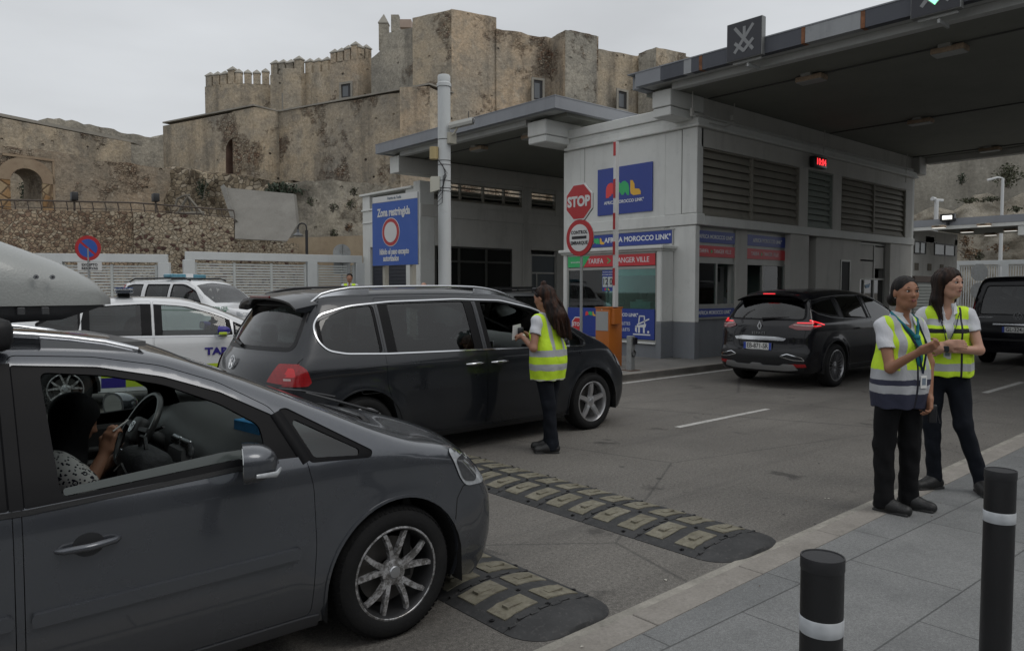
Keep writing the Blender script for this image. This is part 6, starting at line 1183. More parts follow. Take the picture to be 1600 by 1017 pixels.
def plate(parent,o,u,v,w,h,s,m_bg=None,eu=True,size=0.095,bl=(0.02,0.05,0.3)):
    p=shape('number_plate',m_bg or mat('number plate white',(0.60,0.60,0.58),0.4),parent,[[(-w/2,-h/2),(w/2,-h/2),(w/2,h/2),(-w/2,h/2)]],o,u,v,0.006)
    if eu: shape('plate_band',mat('plate blue band',bl,0.4),p,[[(-w/2,-h/2),(-w/2+0.045,-h/2),(-w/2+0.045,h/2),(-w/2,h/2)]],Vector(o)+Vector(u).cross(Vector(v))*0.006,u,v,0.002); shape('plate_band',MATS['plate blue band'],p,[[(w/2-0.045,-h/2),(w/2,-h/2),(w/2,h/2),(w/2-0.045,h/2)]],Vector(o)+Vector(u).cross(Vector(v))*0.006,u,v,0.002)
    text('plate_lettering',s,Vector(o)+Vector(u).cross(Vector(v))*0.006,u,v,size,SCR,p,bold=0.0015,xs=.82,depth=.002); return p
# ------------------------------------------------------------------ the grey minivan in front
X0c=1.85; CY=3.88
S=Shape(top=sh([(-2.55,1.28),(-2.3,1.42),(-1.9,1.485),(-1.0,1.515),(0,1.505),(0.5,1.485),(0.9,1.435),(1.2,1.335),(1.6,1.165),(1.92,1.03),(2.05,0.985),(2.3,0.925),(2.55,0.84),(2.72,0.755),(2.85,0.66),(3.0,0.5)],X0c),
  wsec=[(0.1,0.79),(0.2,0.85),(0.3,0.883),(0.42,0.897),(0.6,0.905),(0.78,0.905),(0.88,0.893),(0.95,0.868),(1.1,0.80),(1.25,0.73),(1.36,0.675),(1.45,0.62),(1.55,0.50)],
  plan=sh([(-2.6,0.90),(-2.0,0.965),(-1.2,0.995),(-0.2,1.0),(1.2,1.0),(1.9,0.985),(2.3,0.955),(2.6,0.91),(2.85,0.85)],X0c), xf=[(0.1,0.80),(0.25,0.89),(0.42,0.92),(0.56,0.91),(0.66,0.86),(0.76,0.78),(0.9,0.66),(1.2,0.46)], xr=[(0.1,-4.2),(0.35,-4.36),(0.7,-4.38),(0.9,-4.34),(1.2,-4.24),(1.5,-4.05)],
  crown=0.115,bowf=0.36,bowr=0.15,k=0.028,flare=((0.045,0.30,0.37,0.012),(-2.68,0.30,0.37,0.012)))
t=car_root('car',X0c,CY,0,'grey minivan with silver roof box and open front window, nearest car at the left','car'); TOU=t
fd=fillet(sh([(0.405,0.235),(1.455,0.235),(1.475,0.55),(1.465,0.80),(1.44,0.93),(1.33,1.145),(1.13,1.265),(0.92,1.345),(0.68,1.392),(0.405,1.412)],X0c),0.03)
fw=fillet(sh([(0.525,0.925),(1.235,0.968),(1.275,1.00),(1.27,1.085),(1.12,1.185),(0.92,1.275),(0.72,1.325),(0.50,1.352)],X0c),0.03)
fdh=fillet(sh([(0.411,0.905),(1.30,0.940),(1.425,0.935),(1.335,1.115),(1.13,1.228),(0.92,1.305),(0.69,1.357),(0.411,1.380)],X0c),0.012)
rd=fillet(sh([(-0.42,0.30),(-0.30,0.235),(0.375,0.235),(0.375,1.412),(-0.55,1.425),(-0.62,0.9)],X0c),0.03); rdh=fillet(sh([(-0.52,0.93),(0.369,0.905),(0.369,1.380),(-0.48,1.39)],X0c),0.012); rwn=fillet(sh([(-0.46,0.96),(0.27,0.94),(0.29,1.35),(-0.42,1.36)],X0c),0.04)
qg=fillet(sh([(1.485,0.925),(1.70,0.905),(1.71,0.930),(1.43,1.090),(1.415,1.075)],X0c),0.015); qgo=fillet(sh([(1.462,0.905),(1.76,0.885),(1.775,0.915),(1.40,1.140),(1.362,1.135)],X0c),0.015)
rq=fillet(sh([(-1.75,1.02),(-0.68,0.96),(-0.60,1.37),(-1.45,1.37)],X0c),0.06)
ws=[(0.06,-0.60),(0.185,-0.3),(0.225,0.0),(0.185,0.3),(0.06,0.60),(-0.40,0.62),(-0.78,0.575),(-0.86,0.3),(-0.875,0),(-0.86,-0.3),(-0.78,-0.575),(-0.40,-0.62)]
C=car_shell(S,t,P_TOU,dict(zb=0.185,zbf=0.14,zbr=0.3,arches=[(-2.68,0.305,0.365),(0.045,0.305,0.37)],doors=[dict(loop=fd,holes=[fdh]),dict(loop=rd,holes=[rdh])],side_windows=[qgo,rq],windscreen=ws,floor=0.26,hw=0.9,firewall=0.12,belt=0.95,rear_holes=[]),0.035)
wins(S,t,[(fdh,[(fw,'open')]),(rdh,[(rwn,GTINT)]),(qgo,[(qg,GCAR)]),(rq,[(grow(rq,-0.03),GTINT)])],res=0.035)
panel(S,'windscreen','top',[grow(ws,0.004)],GWIN,t,0.05,-0.008); ribbon(S,'window_seal','top',ws,BLKP,t,0.03,0.002,closed=True)
# part-lowered pane edge and door mouldings, sills
bm_=fillet(sh([(0.535,0.93),(1.24,0.972),(1.262,1.0),(1.1,1.0),(0.535,0.955)],X0c),0.01); panel(S,'lowered_pane','side',[bm_],mat('smoky pane edge',(0.055,0.065,0.062),0.15),t,0.04,-0.014)
for sd_ in (-1,1):
    for (a,b_) in ((-0.36,0.37),(0.42,1.40)): panel(S,'moulding','side',[fillet(sh([(a,0.50),(b_,0.512),(b_,0.558),(a,0.547)],X0c),0.018)],P_TOU,t,0.04,0.020,0.026,sd_)
    panel(S,'sill','side',[fillet(sh([(-0.44,0.172),(1.50,0.172),(1.50,0.228),(-0.44,0.228)],X0c),0.008)],mat('sill dull grey',(0.035,0.036,0.04),0.5),t,0.04,0.008,0.02,sd_)
    ribbon(S,'belt_seal','side',sh([(-0.55,0.915),(0.38,0.893),(0.42,0.893),(1.32,0.934)],X0c),BLKP,t,0.022,0.005,sd_)
    ribbon(S,'arch_lip','side',[(0.045+0.376*math.cos(R(a)),0.305+0.376*math.sin(R(a))) for a in range(-15,196,6)],P_TOU,t,0.016,0.006,sd_)
    ribbon(S,'bumper_gap','side',sh([(2.245,0.50),(2.26,0.60),(2.30,0.655),(2.46,0.70)],X0c),GAPM,t,0.006,0.001,sd_)
    ribbon(S,'hood_gap','top',[(0.10,sd_*0.70),(0.35,sd_*0.70),(0.55,sd_*0.66),(0.66,sd_*0.60)],GAPM,t,0.007,0.001)
    ribbon(S,'pillar_cover','side',sh([(0.39,0.905),(0.39,1.385)],X0c),FRM,t,0.050,0.003,sd_)
    ribbon(S,'pillar_cover','side',sh([(1.448,0.912),(1.35,1.125)],X0c),FRM,t,0.055,0.003,sd_)
    h_=panel(S,'headlight','side',[fillet(sh([(2.215,0.845),(2.28,0.70),(2.32,0.655),(2.46,0.645),(2.51,0.68),(2.49,0.79),(2.37,0.855)],X0c),0.03)],HEADL,t,0.02,0.006,0.012,sd_)
    panel(S,'lens_frame','side',[fillet(sh([(2.25,0.80),(2.30,0.685),(2.39,0.665),(2.41,0.75),(2.35,0.81)],X0c),0.03)],HEADD,h_,0.02,0.0085,0.0,sd_)
    panel(S,'headlight','front',[[(sd_*a,b_) for a,b_ in fillet([(0.50,0.655),(0.74,0.655),(0.75,0.76),(0.60,0.755),(0.50,0.70)],0.02)]],HEADD,t,0.03,0.007,0.012)
ribbon(S,'hood_gap','top',[(0.66,-0.60),(0.72,-0.4),(0.76,0),(0.72,0.4),(0.66,0.60)],GAPM,t,0.007,0.001)
gr=panel(S,'grille','front',[fillet([(-0.42,0.60),(0.42,0.60),(0.46,0.69),(-0.46,0.69)],0.03)],BLKP,t,0.03,0.006,0.01); panel(S,'lower_intake','front',[fillet([(-0.62,0.25),(0.62,0.25),(0.66,0.42),(-0.66,0.42)],0.05)],BLKP,t,0.04,0.005,0.01)
P_=S.solve('front',np.array([0.]),np.array([0.64]))[0]; vwlogo(gr,(P_[0]+0.012,0,0.645),(0,1,0),VZ,0.06); 
handle(S,t,0.50-X0c,0.70-X0c,0.748,P_TOU,-1,None,True); handle(S,t,-0.35-X0c,-0.15-X0c,0.758,P_TOU,-1); mirror(S,t,1.245-X0c,0.935,P_TOU,-1,H_=0.155,D_=0.21,L_=0.13); mirror(S,t,1.245-X0c,0.935,P_TOU,1,H_=0.155,D_=0.21,L_=0.13)
for sd_ in (-1,1):
    wheel(t,0.045,sd_*0.785,sd_,0.315,0.205,0.218,'vee',ALD,steer=0.0 if sd_<0 else 0); wheel(t,-2.68,sd_*0.785,sd_,0.315,0.205,0.218,'vee',ALD)
# roof rails, crossbars
for sd_ in (-1,1):
    b=MB(); P_=[]
    for x_ in np.linspace(-1.9,0.86,24): 
        y_=0.575; z_=float(S.solve('top',np.array([x_-X0c]),np.array([y_]))[0][2]); e_=min(1,(0.86-x_)/0.5,(x_+1.9)/0.5); P_.append((x_-X0c,sd_*y_,z_+0.004+0.042*max(0,e_)**0.6))
    b.tube(P_,0.014,8); b.build('roof_rail',CHR,t,smooth=60)
    b=MB(); rings=[[(x_-X0c,sd_*(0.60),float(S.solve('top',np.array([x_-X0c]),np.array([0.6]))[0][2])-0.006),(x_-X0c,sd_*0.60,float(S.solve('top',np.array([x_-X0c]),np.array([0.6]))[0][2])+0.004+0.036*max(0,min(1,(0.84-x_)/0.42))**0.7),(x_-X0c,sd_*0.575,float(S.solve('top',np.array([x_-X0c]),np.array([0.6]))[0][2])+0.036*max(0,min(1,(0.84-x_)/0.42))**0.7)] for x_ in np.linspace(0.52,0.84,8)]
    b.loft(rings,caps=False); b.build('rail_foot',SATC,t,smooth=50)
for x_ in (0.36,-0.75): 
    b=MB(); b.cyl((x_-X0c,-0.69,1.515),(x_-X0c,0.69,1.515),0.028,n=12); b.build('crossbar',BLKP,t,smooth=40)
    for sd_ in (-1,1): b=MB(); b.rbox(x_-X0c-0.07,x_-X0c+0.065,sd_*0.66-0.05,sd_*0.66+0.05,1.43,1.55,0.035); b.build('crossbar_foot',BLKP,t,smooth=60)
# cabin
def dash(t,x,hw,z,m=INTD,lhd=1,detail=True,xf=0.55):
    d=empty('dashboard',(x,0,0)); d.parent=t; b=MB(); rings=[]
    for i in range(13):
        y_=-hw+2*hw*i/12; bump=0.055*math.exp(-((y_-lhd*0.38)/0.17)**2); k=0.02*math.cos(y_/hw*1.4)
        rings.append([(xf,y_,z-0.02+k),(0.22,y_,z+0.03+bump*0.6+k),(0.06,y_,z+0.015+bump+k),(-0.02,y_,z-0.06+bump),(-0.045,y_,z-0.13),(0.0,y_,z-0.24),(0.05,y_,z-0.42),(xf,y_,z-0.42)])
    b.loft(rings); b.build('panel',mat('dashboard soft black',(0.085,0.09,0.09),0.5,bump=0.15,bscale=180),d,smooth=50)
    if detail:
        MB().rbox(-0.10,0.1,-0.11,0.11,z-0.60,z-0.075,0.03).build('centre_console',INTD,d,smooth=40)
        for yy in (-0.07,0.07,-hw+0.1,hw-0.1):
            o=put('air_vent',SATC,d,[(-0.062 if abs(yy)<0.1 else -0.052,-0.045,yy-0.058,yy+0.058,z-0.11,z-0.035)],0.006); put('vent_slats',GAPM,o,[(-0.070 if abs(yy)<0.1 else -0.060,-0.0465,yy-0.05,yy+0.05,z-0.103+0.016*k,z-0.103+0.016*k+0.011) for k in range(4)])
        r_=put('radio',mat('radio black',(0.02,0.02,0.022),0.25),d,[(-0.115,-0.10,-0.095,0.095,z-0.24,z-0.14)],0.004); put('radio_trim',SATC,r_,[(-0.118,-0.1151,-0.09,-0.06,z-0.205,z-0.175),(-0.118,-0.1151,0.06,0.09,z-0.205,z-0.175),(-0.118,-0.1151,-0.05,0.05,z-0.232,z-0.224)])
        put('climate_knobs',SATC,d,[(-0.125,-0.10,yy-0.018,yy+0.018,z-0.30,z-0.264) for yy in (-0.07,0,0.07)],0.005)
    return d
def steering(t,x,y,z,rad=0.185,tilt=25,emb=True):
    s=empty('steering_wheel',(x,y,z)); s.parent=t; s.rotation_euler=(0,R(tilt),0); MB().lathe([(rad-0.016,0),(rad-0.008,0.014),(rad+0.006,0.014),(rad+0.014,0),(rad+0.006,-0.014),(rad-0.008,-0.014),(rad-0.016,0)],ax='x',n=40).build('rim',mat('wheel leather',(0.018,0.018,0.018),0.35),s,smooth=60)
    b=MB(); b.rbox(-0.03,0.03,-0.075,0.075,-0.075,0.06,0.025); b.build('hub',INTD,s,smooth=50); b=MB(); b.tube([(0,-0.05,0),(0,-rad,0.01)],0.018,6,flat=1.4); b.tube([(0,0.05,0),(0,rad,0.01)],0.018,6,flat=1.4); b.tube([(0,-0.02,-0.05),(0,-0.02,-rad)],0.014,6,flat=1.6); b.tube([(0,0.02,-0.05),(0,0.02,-rad)],0.014,6,flat=1.6); b.build('spokes',INTD,s,smooth=50)
    put('spoke_trim',CHR,s,[(-0.022,-0.017,-0.03,0.03,-rad+0.02,-rad+0.07)],0.004)
    if emb: vwlogo(s,(-0.032,0,0.0),(0,-1,0),VZ,0.03)
    b=MB(); b.cyl((0,0,0),(0.3,0,-0.02),0.035,n=10); b.build('column',INTD,s,smooth=40); b=MB(); b.tube([(0.06,0,0.0),(0.06,-0.15,0.06)],0.009,6); b.tube([(0.06,0,0.0),(0.06,0.15,0.05)],0.009,6); b.build('stalk',INTD,s)
    return s
dash(t,1.26-X0c,0.74,0.955,xf=0.66); steering(t,1.10-X0c,0.36,0.925,0.195,30)
for yy in (-0.37,0.37): seat(t,0.42-X0c,yy,0.30,top=0.48 if yy<0 else 0.50,hr=(yy>0))
for yy in (-0.45,0,0.45): seat(t,-0.55-X0c,yy,0.30)
put('roof_lining',INTG,t,[(-3.9,-0.95,-0.55,0.55,1.42,1.44)]); 
for sd_ in (-1,1): ribbon(S,'pillar_trim','top',[(-0.74,sd_*0.585),(-0.40,sd_*0.60),(0.02,sd_*0.585)],INTD,t,0.05,-0.02)
for sd_ in (1,-1):
    bb=MB(); yb_=sd_*0.80; bb.box(-1.45,-0.38,min(yb_,yb_-sd_*0.05),max(yb_,yb_-sd_*0.05),0.32,0.90); o=bb.build('door_lining',INTD,t,bevel=0.02); put('armrest',mat('armrest grey',(0.05,0.05,0.052),0.5),o,[(-1.2,-0.6,min(sd_*0.69,sd_*0.75),max(sd_*0.69,sd_*0.75),0.66,0.72)],0.015); put('inner_handle',CHR,o,[(-0.83,-0.74,min(sd_*0.735,sd_*0.75),max(sd_*0.735,sd_*0.75),0.80,0.83)],0.006); put('inner_pull',INTD,o,[(-1.1,-0.8,min(sd_*0.70,sd_*0.75),max(sd_*0.70,sd_*0.75),0.76,0.79)],0.01)
bb=MB(); bb.tube([(-0.98,0,1.40),(-0.95,0,1.36),(-0.93,0,1.33)],0.01,6); bb.rbox(-0.95,-0.92,-0.12,0.12,1.27,1.34,0.012); bb.build('inner_mirror',BLKP,t,smooth=40)
bb=MB(); rings=[]
MB().tube([(0.15,-0.55,1.025),(0.10,-0.2,1.05),(0.12,0.2,1.05)],0.008,5).build('wiper',BLKP,t); MB().tube([(0.2,0.0,1.04),(0.14,0.3,1.05),(0.14,0.62,1.03)],0.008,5).build('wiper',BLKP,t)
# things inside
tb=empty('tissue_box',(1.405,CY-0.42,0.975),R(8),'blue tissue box on the dashboard of the grey minivan','box'); b=MB(); b.box(-0.045,0.045,-0.11,0.11,-0.02,0.06); b.build('carton',mat('tissue box blue',(0.04,0.22,0.45),0.5,var=0.25,vscale=20),tb,bevel=0.003); put('tissue',PAPER,tb,[(-0.02,0.02,-0.05,0.05,0.06,0.07)])
bg_=empty('backpack',(1.0,CY-0.10,0.49),0,'black backpack on the front seat of the grey minivan','bag'); BPM=mat('black nylon',(0.016,0.017,0.019),0.7,bump=0.3,bscale=60); MB().rbox(-0.09,0.10,-0.17,0.17,0,0.42,0.07,n=4).build('bag_body',BPM,bg_,smooth=60); MB().rbox(-0.12,-0.085,-0.14,0.14,0.03,0.25,0.03,n=3).build('front_pocket',BPM,bg_,smooth=60)
MB().tube([(0,-0.05,0.42),(0,-0.03,0.47),(0,0.03,0.47),(0,0.05,0.42)],0.01,6).build('top_handle',BPM,bg_,smooth=60); MB().tube([(-0.092,-0.145,0.30),(-0.094,0,0.36),(-0.092,0.145,0.30)],0.005,5).build('zip',GALV,bg_); put('badge',mat('dull gold badge',(0.3,0.25,0.1),0.4,0.7),bg_,[(-0.096,-0.0905,-0.015,0.015,0.27,0.31)],0.003)
# roof box
rb=empty('roof_box',(0.0,3.80,1.0),0,'silver grey roof box strapped on top of the grey minivan','roof box'); BOXM=mat('silver textured plastic',(0.30,0.31,0.30),0.42,0.1,var=0.06,vscale=3,bump=0.12,bscale=120,coat=0.3); BOXD=mat('dark grey box base',(0.060,0.060,0.062),0.55,bump=0.1,bscale=150)
def bxr(x,w,z0,z1,e=2.6,n=28,flat=False):
    out=[]
    for i in range(n):
        a=2*math.pi*i/n; c,s_=math.cos(a),math.sin(a); yy=math.copysign(abs(c)**(2/e),c)*w; zz=math.copysign(abs(s_)**(2/e),s_); out.append((x,yy,(z0+z1)/2+zz*(z1-z0)/2))
    return out
lid=[];base=[]
for k in range(18):
    q=k/17; x_=0.835-q*1.15 if k<15 else -0.10-(k-14)*0.55; x_=0.835-0.0 if k==0 else x_
    top=float(np.interp(0.835-x_,[0,0.02,0.08,0.20,0.40,0.70,1.1,2.2,2.6],[0.63,0.665,0.71,0.775,0.855,0.925,0.955,0.95,0.8])); w_=float(np.interp(0.835-x_,[0,0.03,0.12,0.35,0.7,2.6],[0.20,0.28,0.335,0.385,0.40,0.40]))
    zb_=0.60; pts=[]
    for i in range(25):
        a=math.pi*i/24; c,s_=math.cos(a),math.sin(a); pts.append((x_,math.copysign(abs(c)**0.62,c)*w_,zb_+ (top-zb_)*abs(s_)**0.62))
    lid.append(pts+[(x_,-w_,zb_-0.012),(x_,w_,zb_-0.012)])
b=MB(); b.loft(lid); b.build('lid',BOXM,rb,smooth=50)
for k in range(14):
    x_=0.80-k*0.17 if k<6 else -0.05-(k-6)*0.2; w_=float(np.interp(0.835-x_,[0,0.03,0.12,0.35,0.7,2.6],[0.20,0.26,0.32,0.37,0.385,0.385])); zb_=float(np.interp(0.835-x_,[0.0,0.05,0.12,0.22,0.5,2.6],[0.588,0.578,0.55,0.525,0.52,0.52]))
    base.append([(x_,-w_,0.587),(x_,-w_*0.97,(0.587+zb_)/2),(x_,-w_*0.85,zb_),(x_,w_*0.85,zb_),(x_,w_*0.97,(0.587+zb_)/2),(x_,w_,0.587)])
b=MB(); b.loft(base); b.build('base',BOXD,rb,smooth=40)
for x_ in (0.53,0.585): b=MB(); b.cyl((x_,-0.387,0.70),(x_,-0.405,0.70),0.009,n=14); b.cyl((x_,-0.40,0.70),(x_,-0.409,0.70),0.003,n=8,m=1); b.build('rivet',[SATC,SCR],rb,smooth=40)
for x_ in (0.48,0.56): put('latch',mat('latch grey',(0.045,0.046,0.048),0.6),rb,[(x_-0.013,x_+0.013,-0.392,-0.37,0.553,0.583)],0.003)
# ------------------------------------------------------------------ the long dark minivan
X0c=6.55; CY=6.99
S=Shape(top=sh([(2.45,1.2),(2.75,1.42),(2.95,1.575),(3.15,1.625),(3.5,1.66),(4.6,1.69),(5.2,1.66),(5.6,1.58),(5.95,1.46),(6.35,1.29),(6.65,1.16),(6.85,1.085),(7.0,1.01),(7.15,0.93),(7.3,0.83),(7.45,0.68),(7.6,0.5)],X0c),
  wsec=[(0.1,0.84),(0.2,0.89),(0.3,0.925),(0.5,0.95),(0.75,0.955),(0.92,0.95),(1.0,0.93),(1.08,0.90),(1.3,0.81),(1.45,0.745),(1.55,0.69),(1.66,0.58),(1.75,0.45)],
  plan=sh([(2.3,0.86),(2.8,0.935),(3.4,0.98),(4.2,1.0),(5.8,1.0),(6.4,0.985),(6.9,0.95),(7.2,0.91),(7.45,0.86)],X0c), xf=[(0.1,0.78),(0.25,0.87),(0.42,0.905),(0.6,0.90),(0.72,0.84),(0.85,0.74),(1.0,0.6),(1.4,0.3)], xr=[(0.1,-3.80),(0.35,-3.95),(0.65,-3.97),(0.9,-3.93),(1.0,-3.89),(1.08,-3.83),(1.3,-3.69),(1.5,-3.55),(1.65,-3.45)],crown=0.10,bowf=0.34,bowr=0.30,k=0.03,flare=((0,0.33,0.41,0.014),(-3.06,0.33,0.41,0.016)))
t=car_root('car',X0c,CY,0,'long dark minivan with chrome window trim and red tail lamps, a woman at its window'); SHA=t
sd_door=fillet(sh([(3.90,0.26),(4.925,0.26),(4.925,1.06),(4.90,1.585),(3.735,1.57),(3.735,0.75)],X0c),0.04); f_door=fillet(sh([(4.94,0.26),(5.86,0.26),(6.02,0.55),(6.06,0.95),(6.03,1.03),(6.02,1.34),(5.72,1.485),(5.30,1.575),(4.92,1.585),(4.94,1.06)],X0c),0.03)
dlo=fillet(sh([(3.09,1.20,.1),(3.17,1.11,.1),(3.34,1.075),(3.75,1.055),(4.9,1.035),(6.0,1.012),(6.42,1.0,.04),(6.44,1.05,.03),(6.0,1.345),(5.72,1.445),(5.3,1.53),(4.7,1.548),(3.9,1.53),(3.45,1.495,.1),(3.15,1.42,.12),(3.08,1.32)],X0c),0.05)
def clip(poly,x0,x1): return [p for p in [(min(max(a,x0),x1),b_) for a,b_ in poly]]
def band(x0,x1,lo,hi,n=8): xs=np.linspace(x0,x1,n); return [(float(x_),float(np.interp(x_,[p[0] for p in lo],[p[1] for p in lo]))) for x_ in xs]+[(float(x_),float(np.interp(x_,[p[0] for p in hi],[p[1] for p in hi]))) for x_ in xs[::-1]]
lo=sh([(3.1,1.15),(3.34,1.08),(3.75,1.062),(4.9,1.045),(6.0,1.02),(6.42,1.01)],X0c); hi=sh([(3.1,1.36),(3.45,1.485),(3.9,1.52),(4.7,1.536),(5.3,1.52),(5.72,1.435),(6.0,1.335),(6.44,1.04)],X0c)
w1=fillet(band(3.14-X0c,3.69-X0c,lo,hi),0.05); w2=fillet(band(3.87-X0c,4.80-X0c,lo,hi),0.03); w3=fillet(band(5.02-X0c,5.96-X0c,lo,hi),0.03); w4=fillet(band(6.09-X0c,6.37-X0c,lo,hi),0.02)
ha=fillet(band(3.76-X0c,4.905-X0c,lo,hi),0.01); hb=fillet(band(4.955-X0c,6.005-X0c,lo,hi),0.01); hc=fillet(band(3.10-X0c,3.715-X0c,lo,hi),0.04); hd=fillet(band(6.05-X0c,6.42-X0c,lo,hi),0.01)
ws=[(0.10,-0.66),(0.24,-0.35),(0.285,0.0),(0.24,0.35),(0.10,0.66),(-0.30,0.70),(-0.90,0.66),(-1.02,0.4),(-1.05,0),(-1.02,-0.4),(-0.90,-0.66),(-0.30,-0.70)]
rwin=fillet([(-0.72,1.12),(0.72,1.12),(0.68,1.30),(0.60,1.52),(-0.60,1.52),(-0.68,1.30)],0.07)
C=car_shell(S,t,P_SHA,dict(zb=0.215,zbf=0.2,zbr=0.3,arches=[(-3.06,0.335,0.40),(0,0.335,0.405)],doors=[dict(loop=sd_door,holes=[ha]),dict(loop=f_door,holes=[hb])],side_windows=[hc,hd],windscreen=ws,floor=0.32,hw=0.95,firewall=0.1,belt=1.05,rear_holes=[rwin]),0.05)
wins(S,t,[(hc,[(w1,GTINT)]),(ha,[(w2,GTINT)]),(hb,[(w3,'open')]),(hd,[(w4,GCAR)])],res=0.05); panel(S,'windscreen','top',[grow(ws,0.004)],GWIN,t,0.07,-0.008); ribbon(S,'window_seal','top',ws,BLKP,t,0.035,0.002,closed=True)
panel(S,'rear_glass','rear',[grow(rwin,0.005)],GTINT,t,0.06,-0.006); ribbon(S,'window_seal','rear',rwin,BLKP,t,0.05,0.003,closed=True)
for sd_ in (-1,1):
    ribbon(S,'chrome_trim','side',grow(dlo,0.004),CHR,t,0.017,0.009,sd_,closed=True)
    ribbon(S,'side_moulding','side',sh([(2.98,0.865),(3.2,0.885),(3.72,0.895)],X0c),BLKP,t,0.022,0.004,sd_)
    ribbon(S,'crease','side',sh([(2.96,0.925),(3.5,0.945),(3.735,0.95)],X0c),P_SHA,t,0.018,0.006,sd_)
    ribbon(S,'fuel_flap','side',fillet(sh([(3.45,0.70),(3.69,0.70),(3.69,0.88),(3.45,0.88)],X0c),0.04),GAPM,t,0.005,0.0012,sd_,closed=True)
    ribbon(S,'arch_lip','side',[(0.412*math.cos(R(a)),0.335+0.412*math.sin(R(a))) for a in range(-12,193,6)],P_SHA,t,0.016,0.006,sd_); ribbon(S,'arch_lip','side',[(-3.06+0.407*math.cos(R(a)),0.335+0.407*math.sin(R(a))) for a in range(-12,193,6)],P_SHA,t,0.016,0.006,sd_)
    handle(S,t,4.66-X0c,4.88-X0c,0.90,CHR,sd_); handle(S,t,4.99-X0c,5.21-X0c,0.90,CHR,sd_)
    panel(S,'sill','side',[fillet(sh([(3.95,0.20),(6.08,0.20),(6.08,0.25),(3.95,0.25)],X0c),0.01)],BLKP,t,0.06,0.006,0.02,sd_)
    h_=panel(S,'headlight','side',[fillet(sh([(6.98,0.87),(7.04,0.74),(7.22,0.68),(7.32,0.70),(7.22,0.83)],X0c),0.03)],HEADL,t,0.03,0.006,0.01,sd_)
    tl=panel(S,'tail_lamp','side',[fillet([(-3.99,0.81),(-3.60,0.81),(-3.565,0.84),(-3.60,0.95),(-3.65,0.995),(-3.97,1.0)],0.015)],TAILR,t,0.02,0.010,0.012,sd_); panel(S,'lamp_band','side',[fillet([(-3.86,0.855),(-3.72,0.86),(-3.72,0.878),(-3.86,0.874)],0.004)],TAILC,tl,0.012,0.0125,0.0,sd_); panel(S,'lamp_cell','side',[fillet([(-3.85,0.89),(-3.69,0.89),(-3.69,0.965),(-3.85,0.97)],0.015)],mat('bright tail lamp cell',(0.60,0.012,0.018),0.15,coat=0.5),tl,0.015,0.0125,0.0,sd_); ribbon(S,'lamp_joint','side',[(-3.885,0.805),(-3.885,1.0)],GAPM,tl,0.007,0.0118,sd_)
    tr_=panel(S,'tail_lamp','rear',[[(sd_*a,b_) for a,b_ in fillet([(0.60,0.84),(0.95,0.81),(0.95,1.0),(0.68,1.0)],0.015)]],TAILR,t,0.03,0.012,0.012)
    mirror(S,t,5.98-X0c,1.03,P_SHA,sd_)
    ribbon(S,'tailgate_gap','rear',[(sd_*0.80,1.50),(sd_*0.845,1.05),(sd_*0.80,0.80),(sd_*0.74,0.55),(sd_*0.3,0.52)],GAPM,t,0.007,0.001)
    for x_ in (): pass
    b=MB(); P_=[]
    for x_ in np.linspace(3.14,5.62,26): y_=0.60; z_=float(S.solve('top',np.array([x_-X0c]),np.array([y_]))[0][2]); e_=max(0,min(1,(5.62-x_)/0.55,(x_-3.14)/0.4)); P_.append((x_-X0c,sd_*y_,z_+0.004+0.055*e_**0.7))
    b.tube(P_,0.013,8); b.build('roof_rail',CHR if sd_<0 else ALD,t,smooth=60)
    b=MB(); rings=[]
    for p in P_: zr=float(S.solve('top',np.array([p[0]]),np.array([0.6]))[0][2]); rings.append([(p[0],p[1]+0.012,zr-0.01),(p[0],p[1]+0.006,max(zr-0.008,p[2]-0.012)),(p[0],p[1]-0.006,max(zr-0.008,p[2]-0.012)),(p[0],p[1]-0.012,zr-0.01)])
    for rr_ in (rings[:7],rings[-7:]): b=MB(); b.loft(rr_); b.build('rail_foot',CHR if sd_<0 else ALD,t,smooth=40)
    wheel(t,0,sd_*0.83,sd_,0.337,0.225,0.235,'five',ALS); wheel(t,-3.06,sd_*0.83,sd_,0.337,0.225,0.235,'five',ALS)
# spoiler, wiper, emblem, plate
b=MB(); rings=[]
for y_ in np.linspace(-0.66,0.66,15):
    p=S.solve('top',np.array([-3.38]),np.array([y_]))[0]; d=0.05*(y_/0.66)**2; rings.append([(-3.34,y_,p[2]+0.006),(-3.45+d,y_,p[2]-0.002),(-3.64+d,y_,p[2]-0.040),(-3.635+d,y_,p[2]-0.062),(-3.5,y_,p[2]-0.075),(-3.34,y_,p[2]-0.03)])
b.loft(rings); b.build('roof_spoiler',P_SHA,t,smooth=50); put('brake_light',TAILD,t,[(-3.648,-3.63,-0.22,0.22,1.573,1.593)],0.003)
P_=S.solve('rear',np.array([0,0.25,0.45,0.0]),np.array([1.13,1.17,1.20,0.98])); b=MB(); b.tube([tuple(P_[0]+[-0.02,0,0]),tuple(P_[1]+[-0.03,0,0]),tuple(P_[2]+[-0.03,0,0])],[0.02,0.012,0.008],6); b.build('rear_wiper',BLKP,t,smooth=50)
vwlogo(t,tuple(P_[3]+np.array([-0.016,0,0])),(0,-1,0),(0.30,0,0.954),0.065)
plate(t,tuple(S.solve('rear',np.array([0.]),np.array([0.72]))[0]+np.array([-0.006,0,0])),(0,-1,0),VZ,0.52,0.11,'4417 HKB')
panel(S,'grille','front',[fillet([(-0.5,0.66),(0.5,0.66),(0.52,0.74),(-0.52,0.74)],0.03)],BLKP,t,0.05,0.006,0.01); panel(S,'lower_intake','front',[fillet([(-0.66,0.25),(0.66,0.25),(0.68,0.44),(-0.68,0.44)],0.05)],BLKP,t,0.05,0.005,0.01)
